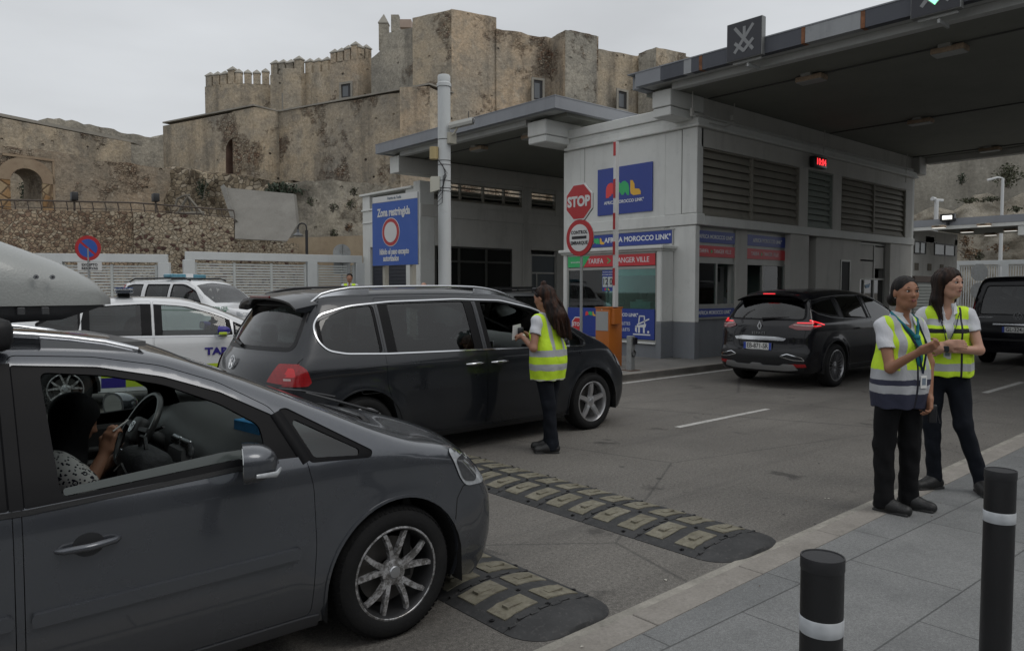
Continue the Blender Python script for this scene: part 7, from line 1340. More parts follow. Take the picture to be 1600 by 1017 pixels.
dash(t,5.75-X0c,0.78,1.08,detail=True,xf=0.7); steering(t,5.58-X0c,0.38,1.0,0.185,25,False)
for (x_,ys_) in ((4.95,(-0.38,0.38)),(4.0,(-0.5,0.0,0.5)),(3.42,(-0.4,0.4))):
    for yy in ys_: seat(t,x_-X0c,yy,0.40,top=0.58)
bb=MB(); bb.rbox(-1.02,-0.98,-0.13,0.13,1.40,1.48,0.015); bb.build('inner_mirror',BLKP,t,smooth=40); bb=MB(); bb.tube([(-0.99,0,1.41),(-0.99,0.01,1.30)],0.003,4); bb.sphere((-0.99,0.01,1.28),0.018,8,6); bb.build('hanging_charm',mat('dark charm',(0.05,0.03,0.02),0.5),t)
for sd_ in (-1,1): ribbon(S,'pillar_trim','top',[(-0.88,sd_*0.66),(-0.30,sd_*0.69),(0.06,sd_*0.65)],INTD,t,0.05,-0.02)
# ------------------------------------------------------------------ the black crossover leaving
def simple_cabin(t,S,x_d,hw,zb_,seats,z=0.36,top=0.55):
    dash(t,x_d,hw,zb_,detail=False,xf=0.6)
    for (x_,ys_) in seats:
        for yy in ys_: seat(t,x_,yy,z,top=top)
X0c=11.52; CY=6.91
S=Shape(top=[(-0.05,1.2),(0.15,1.50),(0.3,1.57),(0.55,1.61),(1.2,1.665),(2.0,1.675),(2.6,1.64),(3.0,1.55),(3.4,1.38),(3.8,1.17),(4.05,1.08),(4.3,1.01),(4.6,0.90),(4.85,0.72),(5.0,0.5)],
  wsec=[(0.1,0.82),(0.25,0.87),(0.45,0.90),(0.7,0.91),(0.95,0.91),(1.08,0.895),(1.18,0.845),(1.35,0.765),(1.5,0.685),(1.62,0.57),(1.75,0.42)],plan=[(-0.1,0.88),(0.5,0.955),(1.2,0.99),(3.2,1.0),(4.0,0.975),(4.5,0.93),(4.9,0.86)],
  xf=[(0.1,4.65),(0.3,4.82),(0.6,4.84),(0.8,4.74),(1.0,4.55),(1.4,4.2)],xr=[(0.1,0.28),(0.25,0.13),(0.42,0.03),(0.55,0.02),(0.70,0.08),(0.9,0.10),(1.02,0.13),(1.12,0.20),(1.3,0.33),(1.5,0.50),(1.65,0.62)],crown=0.10,bowf=0.32,bowr=0.27,k=0.03,flare=((1.05,0.36,0.44,0.02),(3.93,0.36,0.44,0.02)))
t=car_root('car',X0c,CY,0,'shiny black crossover with lit boomerang tail lamps, leaving beside the ticket windows'); 
lo=[(0.35,1.34),(0.60,1.26),(1.0,1.20),(1.5,1.17),(3.2,1.12),(3.9,1.07)]; hi=[(0.35,1.36),(0.60,1.45),(1.0,1.51),(1.6,1.545),(2.4,1.55),(2.9,1.48),(3.3,1.33),(3.9,1.09)]
g1=fillet(band(0.5,1.28,lo,hi),0.02); g2=fillet(band(1.36,1.86,lo,hi),0.02); g3=fillet(band(1.93,2.85,lo,hi),0.02); g4=fillet(band(2.93,3.8,lo,hi),0.02)
d1=fillet([(1.55,0.32),(1.9,0.30),(2.38,0.30),(2.38,1.585),(1.36,1.565),(1.34,1.1),(1.48,0.75)],0.04); d1=[(a+0.0,b_) for a,b_ in d1]
d1h=fillet(band(1.38,2.36,lo,hi),0.01); d2=fillet([(2.40,0.30),(3.42,0.30),(3.52,0.8),(3.55,1.1),(3.5,1.27),(2.95,1.50),(2.40,1.585)],0.03); d2h=fillet(band(2.42,3.50,lo,hi),0.01)
ws=[(4.02,-0.66),(4.12,-0.35),(4.16,0),(4.12,0.35),(4.02,0.66),(3.6,0.70),(2.98,0.66),(2.86,0.35),(2.84,0),(2.86,-0.35),(2.98,-0.66),(3.6,-0.70)]
rwin=fillet([(-0.70,1.15),(0.70,1.15),(0.66,1.32),(0.56,1.50),(-0.56,1.50),(-0.66,1.32)],0.08)
C=car_shell(S,t,P_BLK,dict(zb=0.30,zbf=0.25,zbr=0.26,arches=[(1.05,0.37,0.43),(3.93,0.37,0.43)],doors=[dict(loop=d1,holes=[d1h]),dict(loop=d2,holes=[d2h])],side_windows=[g1],windscreen=ws,floor=0.32,hw=0.93,firewall=3.75,belt=1.1,rear_holes=[rwin]),0.06)
wins(S,t,[(g1,[(grow(g1,-0.03),GTINT)]),(d1h,[(fillet(band(1.45,2.30,lo,hi),0.02),GTINT)]),(d2h,[(fillet(band(2.48,3.42,lo,hi),0.02),GTINT)])],res=0.06)
panel(S,'windscreen','top',[grow(ws,0.004)],GWIN,t,0.09,-0.008); panel(S,'rear_glass','rear',[grow(rwin,0.005)],GTINT,t,0.07,-0.006); ribbon(S,'window_seal','rear',rwin,FRM,t,0.04,0.003,closed=True)
for sd_ in (-1,1):
    ribbon(S,'chrome_trim','side',[(0.30,1.37),(0.6,1.47),(1.0,1.525),(1.6,1.56),(2.4,1.565),(2.95,1.49),(3.35,1.335)],CHR,t,0.010,0.004,sd_); ribbon(S,'chrome_trim','side',[(0.22,1.39),(0.45,1.345),(0.62,1.25),(1.0,1.185),(1.5,1.155),(3.2,1.105),(3.6,1.085)],SATC,t,0.009,0.004,sd_)
    ribbon(S,'cladding','side',[(1.05+0.435*math.cos(R(a)),0.37+0.435*math.sin(R(a))) for a in range(-8,189,6)],BLKP,t,0.03,0.006,sd_); ribbon(S,'cladding','side',[(1.52,0.33),(3.45,0.33)],BLKP,t,0.07,0.006,sd_)
    handle(S,t,1.72,1.92,0.98,P_BLK,sd_,cup=False); handle(S,t,2.62,2.82,0.975,P_BLK,sd_,cup=False)
    tl=panel(S,'tail_lamp','side',[fillet([(0.16,1.00),(0.62,1.03),(0.70,1.07),(0.42,1.13),(0.27,1.33),(0.235,1.35),(0.26,1.20),(0.16,1.13)],0.01)],TAILD,t,0.03,0.010,0.012,sd_)
    ribbon(S,'lit_strip','side',[(0.265,1.32),(0.30,1.21),(0.40,1.125),(0.66,1.068)],TAILE,tl,0.020,0.016,sd_); ribbon(S,'lit_strip','side',[(0.20,1.045),(0.55,1.052)],TAILE,tl,0.016,0.016,sd_)
    tr_=panel(S,'tail_lamp','rear',[[(sd_*a,b_) for a,b_ in fillet([(0.48,1.03),(0.62,0.985),(0.93,0.985),(0.93,1.12),(0.60,1.115)],0.03)]],TAILD,t,0.03,0.012,0.012); ribbon(S,'lit_strip','rear',[(sd_*0.56,1.06),(sd_*0.86,1.045)],TAILC,tr_,0.018,0.018)
    ribbon(S,'lit_strip','rear',[(sd_*0.60,1.095),(sd_*0.88,1.095)],TAILE,tr_,0.014,0.018); panel(S,'reflector','rear',[[(sd_*a,b_) for a,b_ in fillet([(0.52,0.36),(0.80,0.38),(0.79,0.43),(0.53,0.42)],0.01)]],TAILR,t,0.04,0.010,0.01)
    ex=[(sd_*a,b_) for a,b_ in fillet([(0.40,0.545),(0.62,0.49),(0.78,0.485),(0.74,0.535),(0.52,0.585)],0.015)]; ribbon(S,'exhaust_trim','rear',ex,CHR,t,0.016,0.012,closed=True); mirror(S,t,3.45,1.12,P_BLK,sd_)
    ribbon(S,'tailgate_gap','rear',[(sd_*0.64,1.50),(sd_*0.73,1.25),(sd_*0.76,1.02),(sd_*0.73,0.72),(sd_*0.3,0.64)],GAPM,t,0.008,0.001)
    wheel(t,1.05,sd_*0.805,sd_,0.37,0.235,0.262,'multi',ALB,detail=sd_<0); wheel(t,3.93,sd_*0.805,sd_,0.37,0.235,0.262,'multi',ALB,detail=False)
panel(S,'bumper_cladding','rear',[fillet([(-0.90,0.30),(0.90,0.30),(0.92,0.60),(0.60,0.62),(-0.60,0.62),(-0.92,0.60)],0.03)],BLKP,t,0.06,0.006,0.02); panel(S,'skid_plate','rear',[fillet([(-0.68,0.33),(-0.5,0.31),(0.5,0.31),(0.68,0.33),(0.62,0.42),(0.46,0.42),(0.40,0.39),(0.12,0.39),(0.08,0.42),(-0.08,0.42),(-0.12,0.39),(-0.40,0.39),(-0.46,0.42),(-0.62,0.42)],0.02)],SATC,t,0.05,0.018,0.02)
panel(S,'chrome_bar','rear',[fillet([(-0.44,0.80),(0.44,0.80),(0.48,0.84),(0.30,0.865),(-0.30,0.865),(-0.48,0.84)],0.01)],CHR,t,0.05,0.02,0.02)
pp=S.solve('rear',np.array([0.0,0.0,0.0]),np.array([0.70,1.04,0.93])); plate(t,tuple(pp[0]+np.array([-0.016,0,0.0])),(0,-1,0),VZ,0.52,0.115,'EB-871-SR',size=0.115)
text('model_lettering','ESPACE',tuple(pp[2]+np.array([-0.008,0,-0.01])),(0,-1,0),VZ,0.055,CHR,t,space=1.5,depth=.004)
b=MB(); dm=[(0,.085),(.035,.0),(0,-.085),(-.035,0)]; o_=pp[1]+np.array([-0.016,0,0]); 
rings=[]; 
for p,q in zip([(0,.09),(.045,0),(0,-.09),(-.045,0)],[(0,.05),(.02,0),(0,-.05),(-.02,0)]): rings.append([(o_[0],o_[1]-p[0],o_[2]+p[1]),(o_[0]-0.006,o_[1]-p[0],o_[2]+p[1]),(o_[0]-0.006,o_[1]-q[0],o_[2]+q[1]),(o_[0],o_[1]-q[0],o_[2]+q[1])])
rings.append(rings[0]); b.loft(rings,caps=False); b.build('emblem',CHR,t)
P_=S.solve('rear',np.array([0.0,-0.25,-0.45]),np.array([1.16,1.18,1.19])); b=MB(); b.tube([tuple(P_[0]+[-0.03,0,0]),tuple(P_[1]+[-0.035,0,0]),tuple(P_[2]+[-0.03,0,0])],[0.022,0.013,0.008],6); b.build('rear_wiper',BLKP,t,smooth=50); put('brake_light',TAILE,t,[(0.408,0.43,-0.11,0.11,1.575,1.592)],0.003)
b=MB(); rings=[]
for y_ in np.linspace(-0.62,0.62,13): p=S.solve('top',np.array([0.62]),np.array([y_]))[0]; rings.append([(0.72,y_,p[2]+0.008),(0.52,y_,p[2]-0.004),(0.42,y_,p[2]-0.026),(0.43,y_,p[2]-0.045),(0.72,y_,p[2]-0.04)])
b.loft(rings); b.build('roof_spoiler',P_BLK,t,smooth=50)
simple_cabin(t,S,3.35,0.75,1.08,((2.55,(-0.38,0.38)),(1.55,(-0.45,0,0.45))),0.42)
# ------------------------------------------------------------------ the black van
S=Shape(top=[(-0.05,1.7),(0.08,1.90),(0.25,1.945),(1.5,1.965),(3.3,1.95),(3.7,1.85),(4.1,1.55),(4.4,1.30),(4.6,1.18),(4.9,1.02),(5.1,0.8)],wsec=[(0.15,0.86),(0.3,0.92),(0.6,0.95),(1.0,0.955),(1.15,0.94),(1.5,0.87),(1.8,0.79),(1.9,0.73),(2.05,0.55)],plan=[(-0.1,0.97),(0.5,0.995),(4,1.0),(4.6,0.96),(5,0.88)],xf=[(0.1,4.8),(0.4,5.0),(0.8,4.98),(1.1,4.8),(1.5,4.5)],xr=[(0.15,0.12),(0.3,0.03),(0.45,0.0),(0.9,0.02),(1.1,0.04),(1.5,0.09),(1.95,0.20)],crown=0.05,bowf=0.25,bowr=0.045,k=0.025)
t=car_root('van',18.6,4.99,0,'black van seen from behind at the right edge, number plate on its tailgate','van')
rwin=fillet([(-0.74,1.12),(0.74,1.12),(0.70,1.45),(0.62,1.74),(-0.62,1.74),(-0.70,1.45)],0.06); hi=[(0.3,1.70),(3.4,1.70),(3.8,1.5),(4.2,1.25)]; lo=[(0.3,1.17),(4.3,1.12)]
sw=[fillet(band(0.35,1.6,lo,hi),0.06),fillet(band(1.75,2.75,lo,hi),0.05)]; d2=fillet([(2.85,0.35),(3.75,0.35),(4.05,0.9),(4.05,1.2),(3.7,1.60),(3.4,1.76),(2.85,1.78)],0.04); dh=fillet(band(2.9,3.98,lo,hi),0.04)
ws=[(4.42,-0.72),(4.55,0),(4.42,0.72),(4.0,0.74),(3.74,0.66),(3.66,0),(3.74,-0.66),(4.0,-0.74)]
car_shell(S,t,P_BLK,dict(zb=0.26,zbf=0.25,zbr=0.30,arches=[(0.95,0.35,0.42),(4.0,0.35,0.42)],doors=[dict(loop=d2,holes=[dh])],side_windows=sw,windscreen=ws,floor=0.35,hw=0.95,firewall=4.0,belt=1.15,rear_holes=[rwin]),0.07)
wins(S,t,[(q,[(grow(q,-0.03),GTINT)]) for q in sw]+[(dh,[(grow(dh,-0.03),GTINT)])],res=0.08); panel(S,'windscreen','top',[grow(ws,0.004)],GWIN,t,0.1,-0.008); panel(S,'rear_glass','rear',[grow(rwin,0.005)],GTINT,t,0.08,-0.006); ribbon(S,'window_seal','rear',rwin,BLKP,t,0.03,0.003,closed=True)
for sd_ in (-1,1):
    panel(S,'tail_lamp','rear',[[(sd_*a,b_) for a,b_ in fillet([(0.845,0.98),(0.93,0.98),(0.90,1.40),(0.83,1.40)],0.02)]],TAILD,t,0.04,0.008,0.01); panel(S,'reflector','rear',[[(sd_*a,b_) for a,b_ in fillet([(0.66,0.325),(0.86,0.325),(0.86,0.36),(0.66,0.36)],0.008)]],TAILR,t,0.05,0.008,0.01)
    for xx in (0.95,4.0): wheel(t,xx,sd_*0.83,sd_,0.34,0.23,0.22,'seven',ALS,detail=False)
    ribbon(S,'tailgate_gap','rear',[(sd_*0.80,1.80),(sd_*0.82,1.2),(sd_*0.82,0.60),(sd_*0.3,0.56)],GAPM,t,0.009,0.001); mirror(S,t,3.95,1.2,P_BLK,sd_)
panel(S,'chrome_bar','rear',[fillet([(-0.46,0.895),(0.46,0.895),(0.46,0.925),(-0.46,0.925)],0.006)],CHR,t,0.05,0.02,0.02); ribbon(S,'bumper_top','rear',[(-0.9,0.58),(0.9,0.58)],BLKP,t,0.05,0.01)
pp=S.solve('rear',np.array([0.0,0.0,0.66]),np.array([0.80,1.09,1.06])); plate(t,tuple(pp[0]+np.array([-0.010,0,0.0])),(0,-1,0),VZ,0.56,0.12,'GL-324-JC',size=0.12); vwlogo(t,tuple(pp[1]+np.array([-0.012,0,0])),(0,-1,0),VZ,0.085); text('lettering','www.autolocationsvo.fr',tuple(pp[2]+np.array([-0.006,-0.02,0])),(0,-1,0),VZ,0.045,WLET,t,depth=.003)
put('door_sticker',WLET,t,[(0.018,0.02,0.70,0.78,0.885,0.90),(0.012,0.014,0.70,0.79,0.62,0.635),(0.0,0.002,0.70,0.79,0.55,0.563)])
simple_cabin(t,S,3.75,0.8,1.15,((2.9,(-0.45,0.45)),(1.9,(-0.5,0,0.5)),(1.0,(-0.5,0,0.5))),0.5,0.62)
# ------------------------------------------------------------------ white police hatchback
S=Shape(top=[(-0.85,1.05),(-0.62,1.28),(-0.35,1.44),(0.1,1.52),(0.8,1.555),(1.4,1.54),(1.8,1.46),(2.2,1.30),(2.6,1.12),(2.85,1.03),(3.2,0.95),(3.45,0.82),(3.6,0.6)],wsec=[(0.1,0.82),(0.3,0.88),(0.6,0.90),(0.85,0.90),(1.0,0.87),(1.2,0.78),(1.4,0.68),(1.52,0.56),(1.65,0.4)],plan=[(-0.85,0.92),(-0.2,0.98),(0.5,1.0),(2,1.0),(2.8,0.97),(3.5,0.88)],xf=[(0.1,3.35),(0.4,3.5),(0.7,3.45),(0.9,3.3),(1.2,3.0)],xr=[(0.1,-0.6),(0.3,-0.78),(0.6,-0.80),(0.9,-0.76),(1.1,-0.72),(1.5,-0.4)],crown=0.12,bowf=0.32,bowr=0.16,k=0.03,flare=((0,0.34,0.4,0.01),(2.7,0.34,0.4,0.01)))
t=car_root('police_car',2.27,12.33,R(-12),'white police hatchback with blue and lime checks and flat roof light bar','police car')
lo=[(-0.35,1.13),(0.1,1.05),(0.35,1.02),(2.3,0.99),(2.55,0.97)]; hi=[(-0.35,1.20),(-0.1,1.33),(0.3,1.42),(1.0,1.455),(1.5,1.42),(1.9,1.30),(2.3,1.12),(2.55,1.0)]
d1=fillet([(0.45,0.32),(1.07,0.28),(1.07,1.49),(0.25,1.46),(0.15,1.0),(0.40,0.7)],0.04); d2=fillet([(1.09,0.28),(2.0,0.28),(2.12,0.6),(2.14,0.95),(2.1,1.25),(1.6,1.44),(1.09,1.49)],0.04); d1h=fillet(band(0.20,1.064,lo,hi),0.005); d2h=fillet(band(1.096,2.13,lo,hi),0.005); qg_=fillet(band(-0.33,0.19,lo,hi),0.02); fq=fillet(band(2.15,2.52,lo,hi),0.01)
ws=[(2.72,-0.6),(2.86,0),(2.72,0.6),(2.2,0.64),(1.72,0.58),(1.62,0),(1.72,-0.58),(2.2,-0.64)]; rwin=fillet([(-0.62,1.08),(0.62,1.08),(0.52,1.36),(-0.52,1.36)],0.06)
car_shell(S,t,P_WHT,dict(zb=0.25,zbf=0.25,zbr=0.3,arches=[(0,0.325,0.385),(2.7,0.325,0.385)],doors=[dict(loop=d1,holes=[d1h]),dict(loop=d2,holes=[d2h])],side_windows=[qg_,fq],windscreen=ws,floor=0.3,hw=0.9,firewall=2.5,belt=1.0,rear_holes=[rwin]),0.06)
wins(S,t,[(qg_,[(grow(qg_,-0.03),GTINT)]),(d1h,[(fillet(band(0.30,0.93,lo,hi),0.02),GTINT)]),(d2h,[(fillet(band(1.20,2.05,lo,hi),0.02),GCAR)]),(fq,[(grow(fq,-0.03),GCAR)])],res=0.06); panel(S,'windscreen','top',[grow(ws,0.004)],GWIN,t,0.08,-0.008); panel(S,'rear_glass','rear',[grow(rwin,0.005)],GTINT,t,0.08,-0.006)
LIME=mat('lime livery',(0.40,0.52,0.03),0.4); NAVY=mat('navy livery',(0.03,0.02,0.20),0.4)
for sd_ in (-1,1):
    for xx in (0,2.7): wheel(t,xx,sd_*0.80,sd_,0.325,0.21,0.215,'vee',MATS['scuffed alloy'] if xx else ALB,detail=False)
    ribbon(S,'arch_lip','side',[(0.395*math.cos(R(a)),0.325+0.395*math.sin(R(a))) for a in range(-8,189,7)],BLKP,t,0.04,0.008,sd_)
    for k,x_ in enumerate(np.arange(0.42,2.2,0.30)):
        for r_ in range(2): panel(S,'livery_check','side',[[(x_,0.31+0.14*r_),(x_+0.298,0.31+0.14*r_),(x_+0.298,0.448+0.14*r_),(x_,0.448+0.14*r_)]],[LIME,NAVY][(k+r_+1)%2] ,t,0.08,0.003,0,sd_)
    ribbon(S,'chrome_trim','side',[(-0.30,1.12),(0.1,1.03),(0.35,1.0),(2.3,0.975)],CHR,t,0.012,0.005,sd_); ribbon(S,'tail_lamp','side',[(-0.62,1.12),(-0.35,1.10)],TAILD,t,0.05,0.006,sd_)
    m_=mirror(S,t,2.05,1.03,NAVY,sd_); put('mirror_band',LIME,m_,[(-0.06,0.05,min(sd_*0.08,sd_*0.265),max(sd_*0.08,sd_*0.265),-0.025,0.015)],0.01)
P_=S.solve('side',np.array([1.9]),np.array([0.78]))[0]; text('lettering','TARIFA',(2.02,-P_[1]-0.006,0.76),(1,0,0),VZ,0.14,NAVY,t,bold=0.006,xs=1.2,depth=.006)
b=MB(); b.rbox(0.62,0.86,-0.55,0.55,1.60,1.675,0.03); b.build('light_bar',glass('clear light bar',(0.5,0.55,0.6),0.12),t,smooth=40); put('light_bar_core',mat('light bar core',(0.25,0.28,0.33),0.3,0.5),t,[(0.66,0.82,-0.5,0.5,1.61,1.65)],0.01); put('light_bar_top',mat('blue lamp lens',(0.03,0.10,0.35),0.2),t,[(0.63,0.85,-0.54,-0.2,1.676,1.682),(0.63,0.85,0.2,0.54,1.676,1.682)]); put('light_bar_foot',BLKP,t,[(0.66,0.82,-0.25,0.25,1.54,1.60)],0.01)
simple_cabin(t,S,2.1,0.7,0.98,((1.25,(-0.36,0.36)),(0.4,(-0.4,0.4))),0.34,0.5)
# ------------------------------------------------------------------ white guard SUV
S=Shape(top=[(-0.05,1.3),(0.1,1.62),(0.3,1.70),(1.5,1.75),(2.4,1.72),(2.75,1.60),(3.15,1.33),(3.4,1.17),(3.6,1.12),(4.1,1.06),(4.4,0.98),(4.6,0.8)],wsec=[(0.2,0.82),(0.4,0.88),(0.8,0.90),(1.05,0.89),(1.2,0.83),(1.5,0.74),(1.65,0.66),(1.8,0.5)],plan=[(-0.1,0.94),(0.6,0.99),(3.2,1.0),(4.2,0.96),(4.6,0.90)],xf=[(0.2,4.4),(0.5,4.58),(0.85,4.55),(1.05,4.45),(1.3,4.2)],xr=[(0.2,0.15),(0.4,0.02),(0.9,0.02),(1.2,0.08),(1.7,0.25)],crown=0.06,bowf=0.22,bowr=0.1,k=0.03,flare=((0.9,0.38,0.42,0.02),(3.6,0.38,0.42,0.02)))
c_=at(318,500,19.5); az_=R(-64); t=car_root('police_car',c_[0]-2.3*math.cos(az_),c_[1]-2.3*math.sin(az_),az_,'white guard four wheel drive with pale blue light bar in front of the slatted fence','police car'); t.location.z=0.17
lo=[(0.3,1.22),(3.3,1.12)]; hi=[(0.3,1.55),(0.6,1.63),(2.4,1.63),(2.75,1.50),(3.3,1.16)]
qa_=fillet(band(0.42,1.0,lo,hi),0.04); d1=fillet([(1.25,0.45),(1.95,0.40),(1.95,1.67),(1.10,1.67),(1.05,1.1),(1.2,0.8)],0.04); d1h=fillet(band(1.13,1.92,lo,hi),0.03); d2=fillet([(1.97,0.40),(3.0,0.40),(3.12,0.8),(3.14,1.1),(2.75,1.55),(2.4,1.67),(1.97,1.67)],0.04); d2h=fillet(band(2.0,3.08,lo,hi),0.03)
ws=[(3.36,-0.66),(3.46,0),(3.36,0.66),(3.05,0.70),(2.72,0.62),(2.62,0),(2.72,-0.62),(3.05,-0.70)]; rwin=fillet([(-0.65,1.18),(0.65,1.18),(0.58,1.58),(-0.58,1.58)],0.06)
car_shell(S,t,P_WHT,dict(zb=0.36,zbf=0.3,zbr=0.35,arches=[(0.9,0.37,0.42),(3.6,0.37,0.42)],doors=[dict(loop=d1,holes=[d1h]),dict(loop=d2,holes=[d2h])],side_windows=[qa_],windscreen=ws,floor=0.35,hw=0.9,firewall=3.2,belt=1.12,rear_holes=[rwin]),0.07)
wins(S,t,[(qa_,[(grow(qa_,-0.03),GTINT)]),(d1h,[(grow(d1h,-0.04),GTINT)]),(d2h,[(grow(d2h,-0.04),GCAR)])],res=0.08); panel(S,'windscreen','top',[grow(ws,0.004)],GWIN,t,0.1,-0.008); panel(S,'rear_glass','rear',[grow(rwin,0.005)],GTINT,t,0.08,-0.006)
for sd_ in (-1,1):
    for xx in (0.9,3.6): wheel(t,xx,sd_*0.79,sd_,0.36,0.22,0.22,'five',ALS,detail=False)
    panel(S,'headlight','side',[fillet([(4.18,1.02),(4.22,0.86),(4.42,0.84),(4.42,1.0)],0.03)],HEADL,t,0.04,0.008,0.01,sd_); panel(S,'headlight','front',[[(sd_*a,b_) for a,b_ in fillet([(0.52,0.84),(0.80,0.84),(0.80,1.0),(0.56,1.0)],0.03)]],HEADL,t,0.05,0.01,0.01)
    panel(S,'tail_lamp','side',[fillet([(0.12,1.15),(0.32,1.15),(0.36,1.62),(0.24,1.66)],0.02)],TAILR,t,0.05,0.008,0.01,sd_); mirror(S,t,2.95,1.18,BLKP,sd_)
    ribbon(S,'livery_stripe','side',[(0.4,0.98),(3.9,0.98)],mat('guard green',(0.02,0.16,0.08),0.4),t,0.03,0.004,sd_)
    b=MB(); b.tube([(0.4,sd_*0.6,1.69),(0.6,sd_*0.6,1.77),(2.3,sd_*0.6,1.78),(2.5,sd_*0.6,1.71)],0.02,6); b.build('roof_rail',BLKP,t)
P_=S.solve('side',np.array([2.2,3.7]),np.array([1.03,1.03])); text('lettering','GUARDIA CIVIL',(3.62,-P_[1][1]-0.006,1.04),(1,0,0),VZ,0.10,MATS['guard green'],t,bold=0.002,depth=.004)
panel(S,'grille','front',[fillet([(-0.45,0.72),(0.45,0.72),(0.48,0.98),(-0.48,0.98)],0.04)],BLKP,t,0.06,0.008,0.01)
b=MB(); b.rbox(1.55,1.85,-0.58,0.58,1.79,1.89,0.03); b.build('light_bar',mat('pale blue light bar',(0.10,0.26,0.34),0.2,coat=0.6,var=0.3,vscale=20),t,smooth=40); put('light_bar_centre',WLET,t,[(1.54,1.86,-0.12,0.12,1.80,1.895)],0.004)
simple_cabin(t,S,2.9,0.7,1.1,((2.1,(-0.36,0.36)),(1.2,(-0.4,0.4))),0.45)
# ------------------------------------------------------------------ silver car glimpsed beyond
S=Shape(top=[(-0.05,1.2),(0.15,1.45),(0.4,1.55),(1.5,1.60),(2.3,1.57),(2.7,1.45),(3.2,1.18),(3.5,1.05),(4.0,0.96),(4.35,0.8),(4.5,0.6)],wsec=[(0.2,0.82),(0.4,0.88),(0.8,0.90),(1.0,0.88),(1.15,0.82),(1.4,0.72),(1.55,0.62),(1.7,0.4)],plan=[(-0.1,0.94),(0.6,0.99),(3.2,1.0),(4.1,0.95),(4.5,0.88)],xf=[(0.2,4.25),(0.5,4.42),(0.8,4.36),(1.2,4.0)],xr=[(0.2,0.12),(0.4,0.02),(0.9,0.04),(1.1,0.12),(1.5,0.35)],crown=0.08,bowf=0.25,bowr=0.12,k=0.03)
t=car_root('car',12.2,15.9,0,'silver car with black roof rack, half hidden between the dark minivan and the booth'); lo=[(0.3,1.16),(3.4,1.08)]; hi=[(0.3,1.22),(0.6,1.42),(1.2,1.49),(2.3,1.48),(2.7,1.36),(3.4,1.10)]
qa_=fillet(band(0.36,1.0,lo,hi),0.02); d1=fillet([(1.25,0.4),(1.95,0.38),(1.95,1.53),(1.10,1.53),(1.05,1.05),(1.2,0.8)],0.04); d1h=fillet(band(1.13,1.92,lo,hi),0.03); d2=fillet([(1.97,0.38),(3.0,0.38),(3.12,0.8),(3.14,1.05),(2.7,1.42),(2.3,1.53),(1.97,1.53)],0.04); d2h=fillet(band(2.0,3.08,lo,hi),0.03)
ws=[(3.32,-0.62),(3.44,0),(3.32,0.62),(3.0,0.66),(2.62,0.6),(2.52,0),(2.62,-0.6),(3.0,-0.66)]; rwin=fillet([(-0.62,1.12),(0.62,1.12),(0.54,1.42),(-0.54,1.42)],0.06)
car_shell(S,t,P_SIL,dict(zb=0.30,zbf=0.28,zbr=0.32,arches=[(0.85,0.34,0.40),(3.5,0.34,0.40)],doors=[dict(loop=d1,holes=[d1h]),dict(loop=d2,holes=[d2h])],side_windows=[qa_],windscreen=ws,floor=0.35,hw=0.9,firewall=3.1,belt=1.05,rear_holes=[rwin]),0.08)
wins(S,t,[(qa_,[(grow(qa_,-0.03),GTINT)]),(d1h,[(grow(d1h,-0.03),GTINT)]),(d2h,[(grow(d2h,-0.03),GTINT)])],res=0.08); panel(S,'windscreen','top',[grow(ws,0.004)],GWIN,t,0.1,-0.008); panel(S,'rear_glass','rear',[grow(rwin,0.005)],GTINT,t,0.08,-0.006)
for sd_ in (-1,1):
    for xx in (0.85,3.5): wheel(t,xx,sd_*0.79,sd_,0.335,0.21,0.215,'five',ALS,detail=False)
    b=MB(); b.tube([(0.4,sd_*0.56,1.54),(0.55,sd_*0.56,1.60),(2.1,sd_*0.56,1.64),(2.3,sd_*0.56,1.57)],0.018,6); b.build('roof_rail',BLKP,t); mirror(S,t,3.0,1.1,P_SIL,sd_)
    panel(S,'tail_lamp','side',[fillet([(0.12,0.95),(0.42,1.0),(0.45,1.10),(0.16,1.12)],0.02)],TAILR,t,0.05,0.008,0.01,sd_)
for xx in (0.8,1.4,2.0): b=MB(); b.tube([(xx,-0.58,1.63),(xx,-0.5,1.68),(xx,0.5,1.68),(xx,0.58,1.63)],0.018,6); b.build('rack_bar',BLKP,t)
b=MB(); b.tube([(0.7,-0.45,1.71),(2.1,-0.45,1.72)],0.018,6); b.tube([(0.7,0.45,1.71),(2.1,0.45,1.72)],0.018,6); b.build('rack_rail',BLKP,t)
# ================================================================== PEOPLE (smooth blended bodies grown from measured joints)
def sd_prim(P,pr):
    t=pr[0]
    if t=='c':
        a=np.array(pr[1]);b=np.array(pr[2]);ba=b-a;L2=max(ba@ba,1e-9);h=np.clip(((P-a)@ba)/L2,0,1); return np.linalg.norm(P-a-h[:,None]*ba,axis=1)-(pr[3]+(pr[4]-pr[3])*h)
    if t=='e':
        c=np.array(pr[1]);r=np.array(pr[2]);M=pr[3] if pr[3] is not None else np.eye(3); q=(P-c)@np.array(M).T; k0=np.linalg.norm(q/r,axis=1); k1=np.linalg.norm(q/(r*r),axis=1); return k0*(k0-1)/np.maximum(k1,1e-9)
    if t=='b':
        c=np.array(pr[1]);r=np.array(pr[2]);M=np.array(pr[3]) if pr[3] is not None else np.eye(3); q=np.abs((P-c)@M.T)-r+pr[5]; return np.linalg.norm(np.maximum(q,0),axis=1)+np.minimum(q.max(1),0)-pr[5]
    if t=='p': return (P-np.array(pr[1]))@np.array(pr[2])
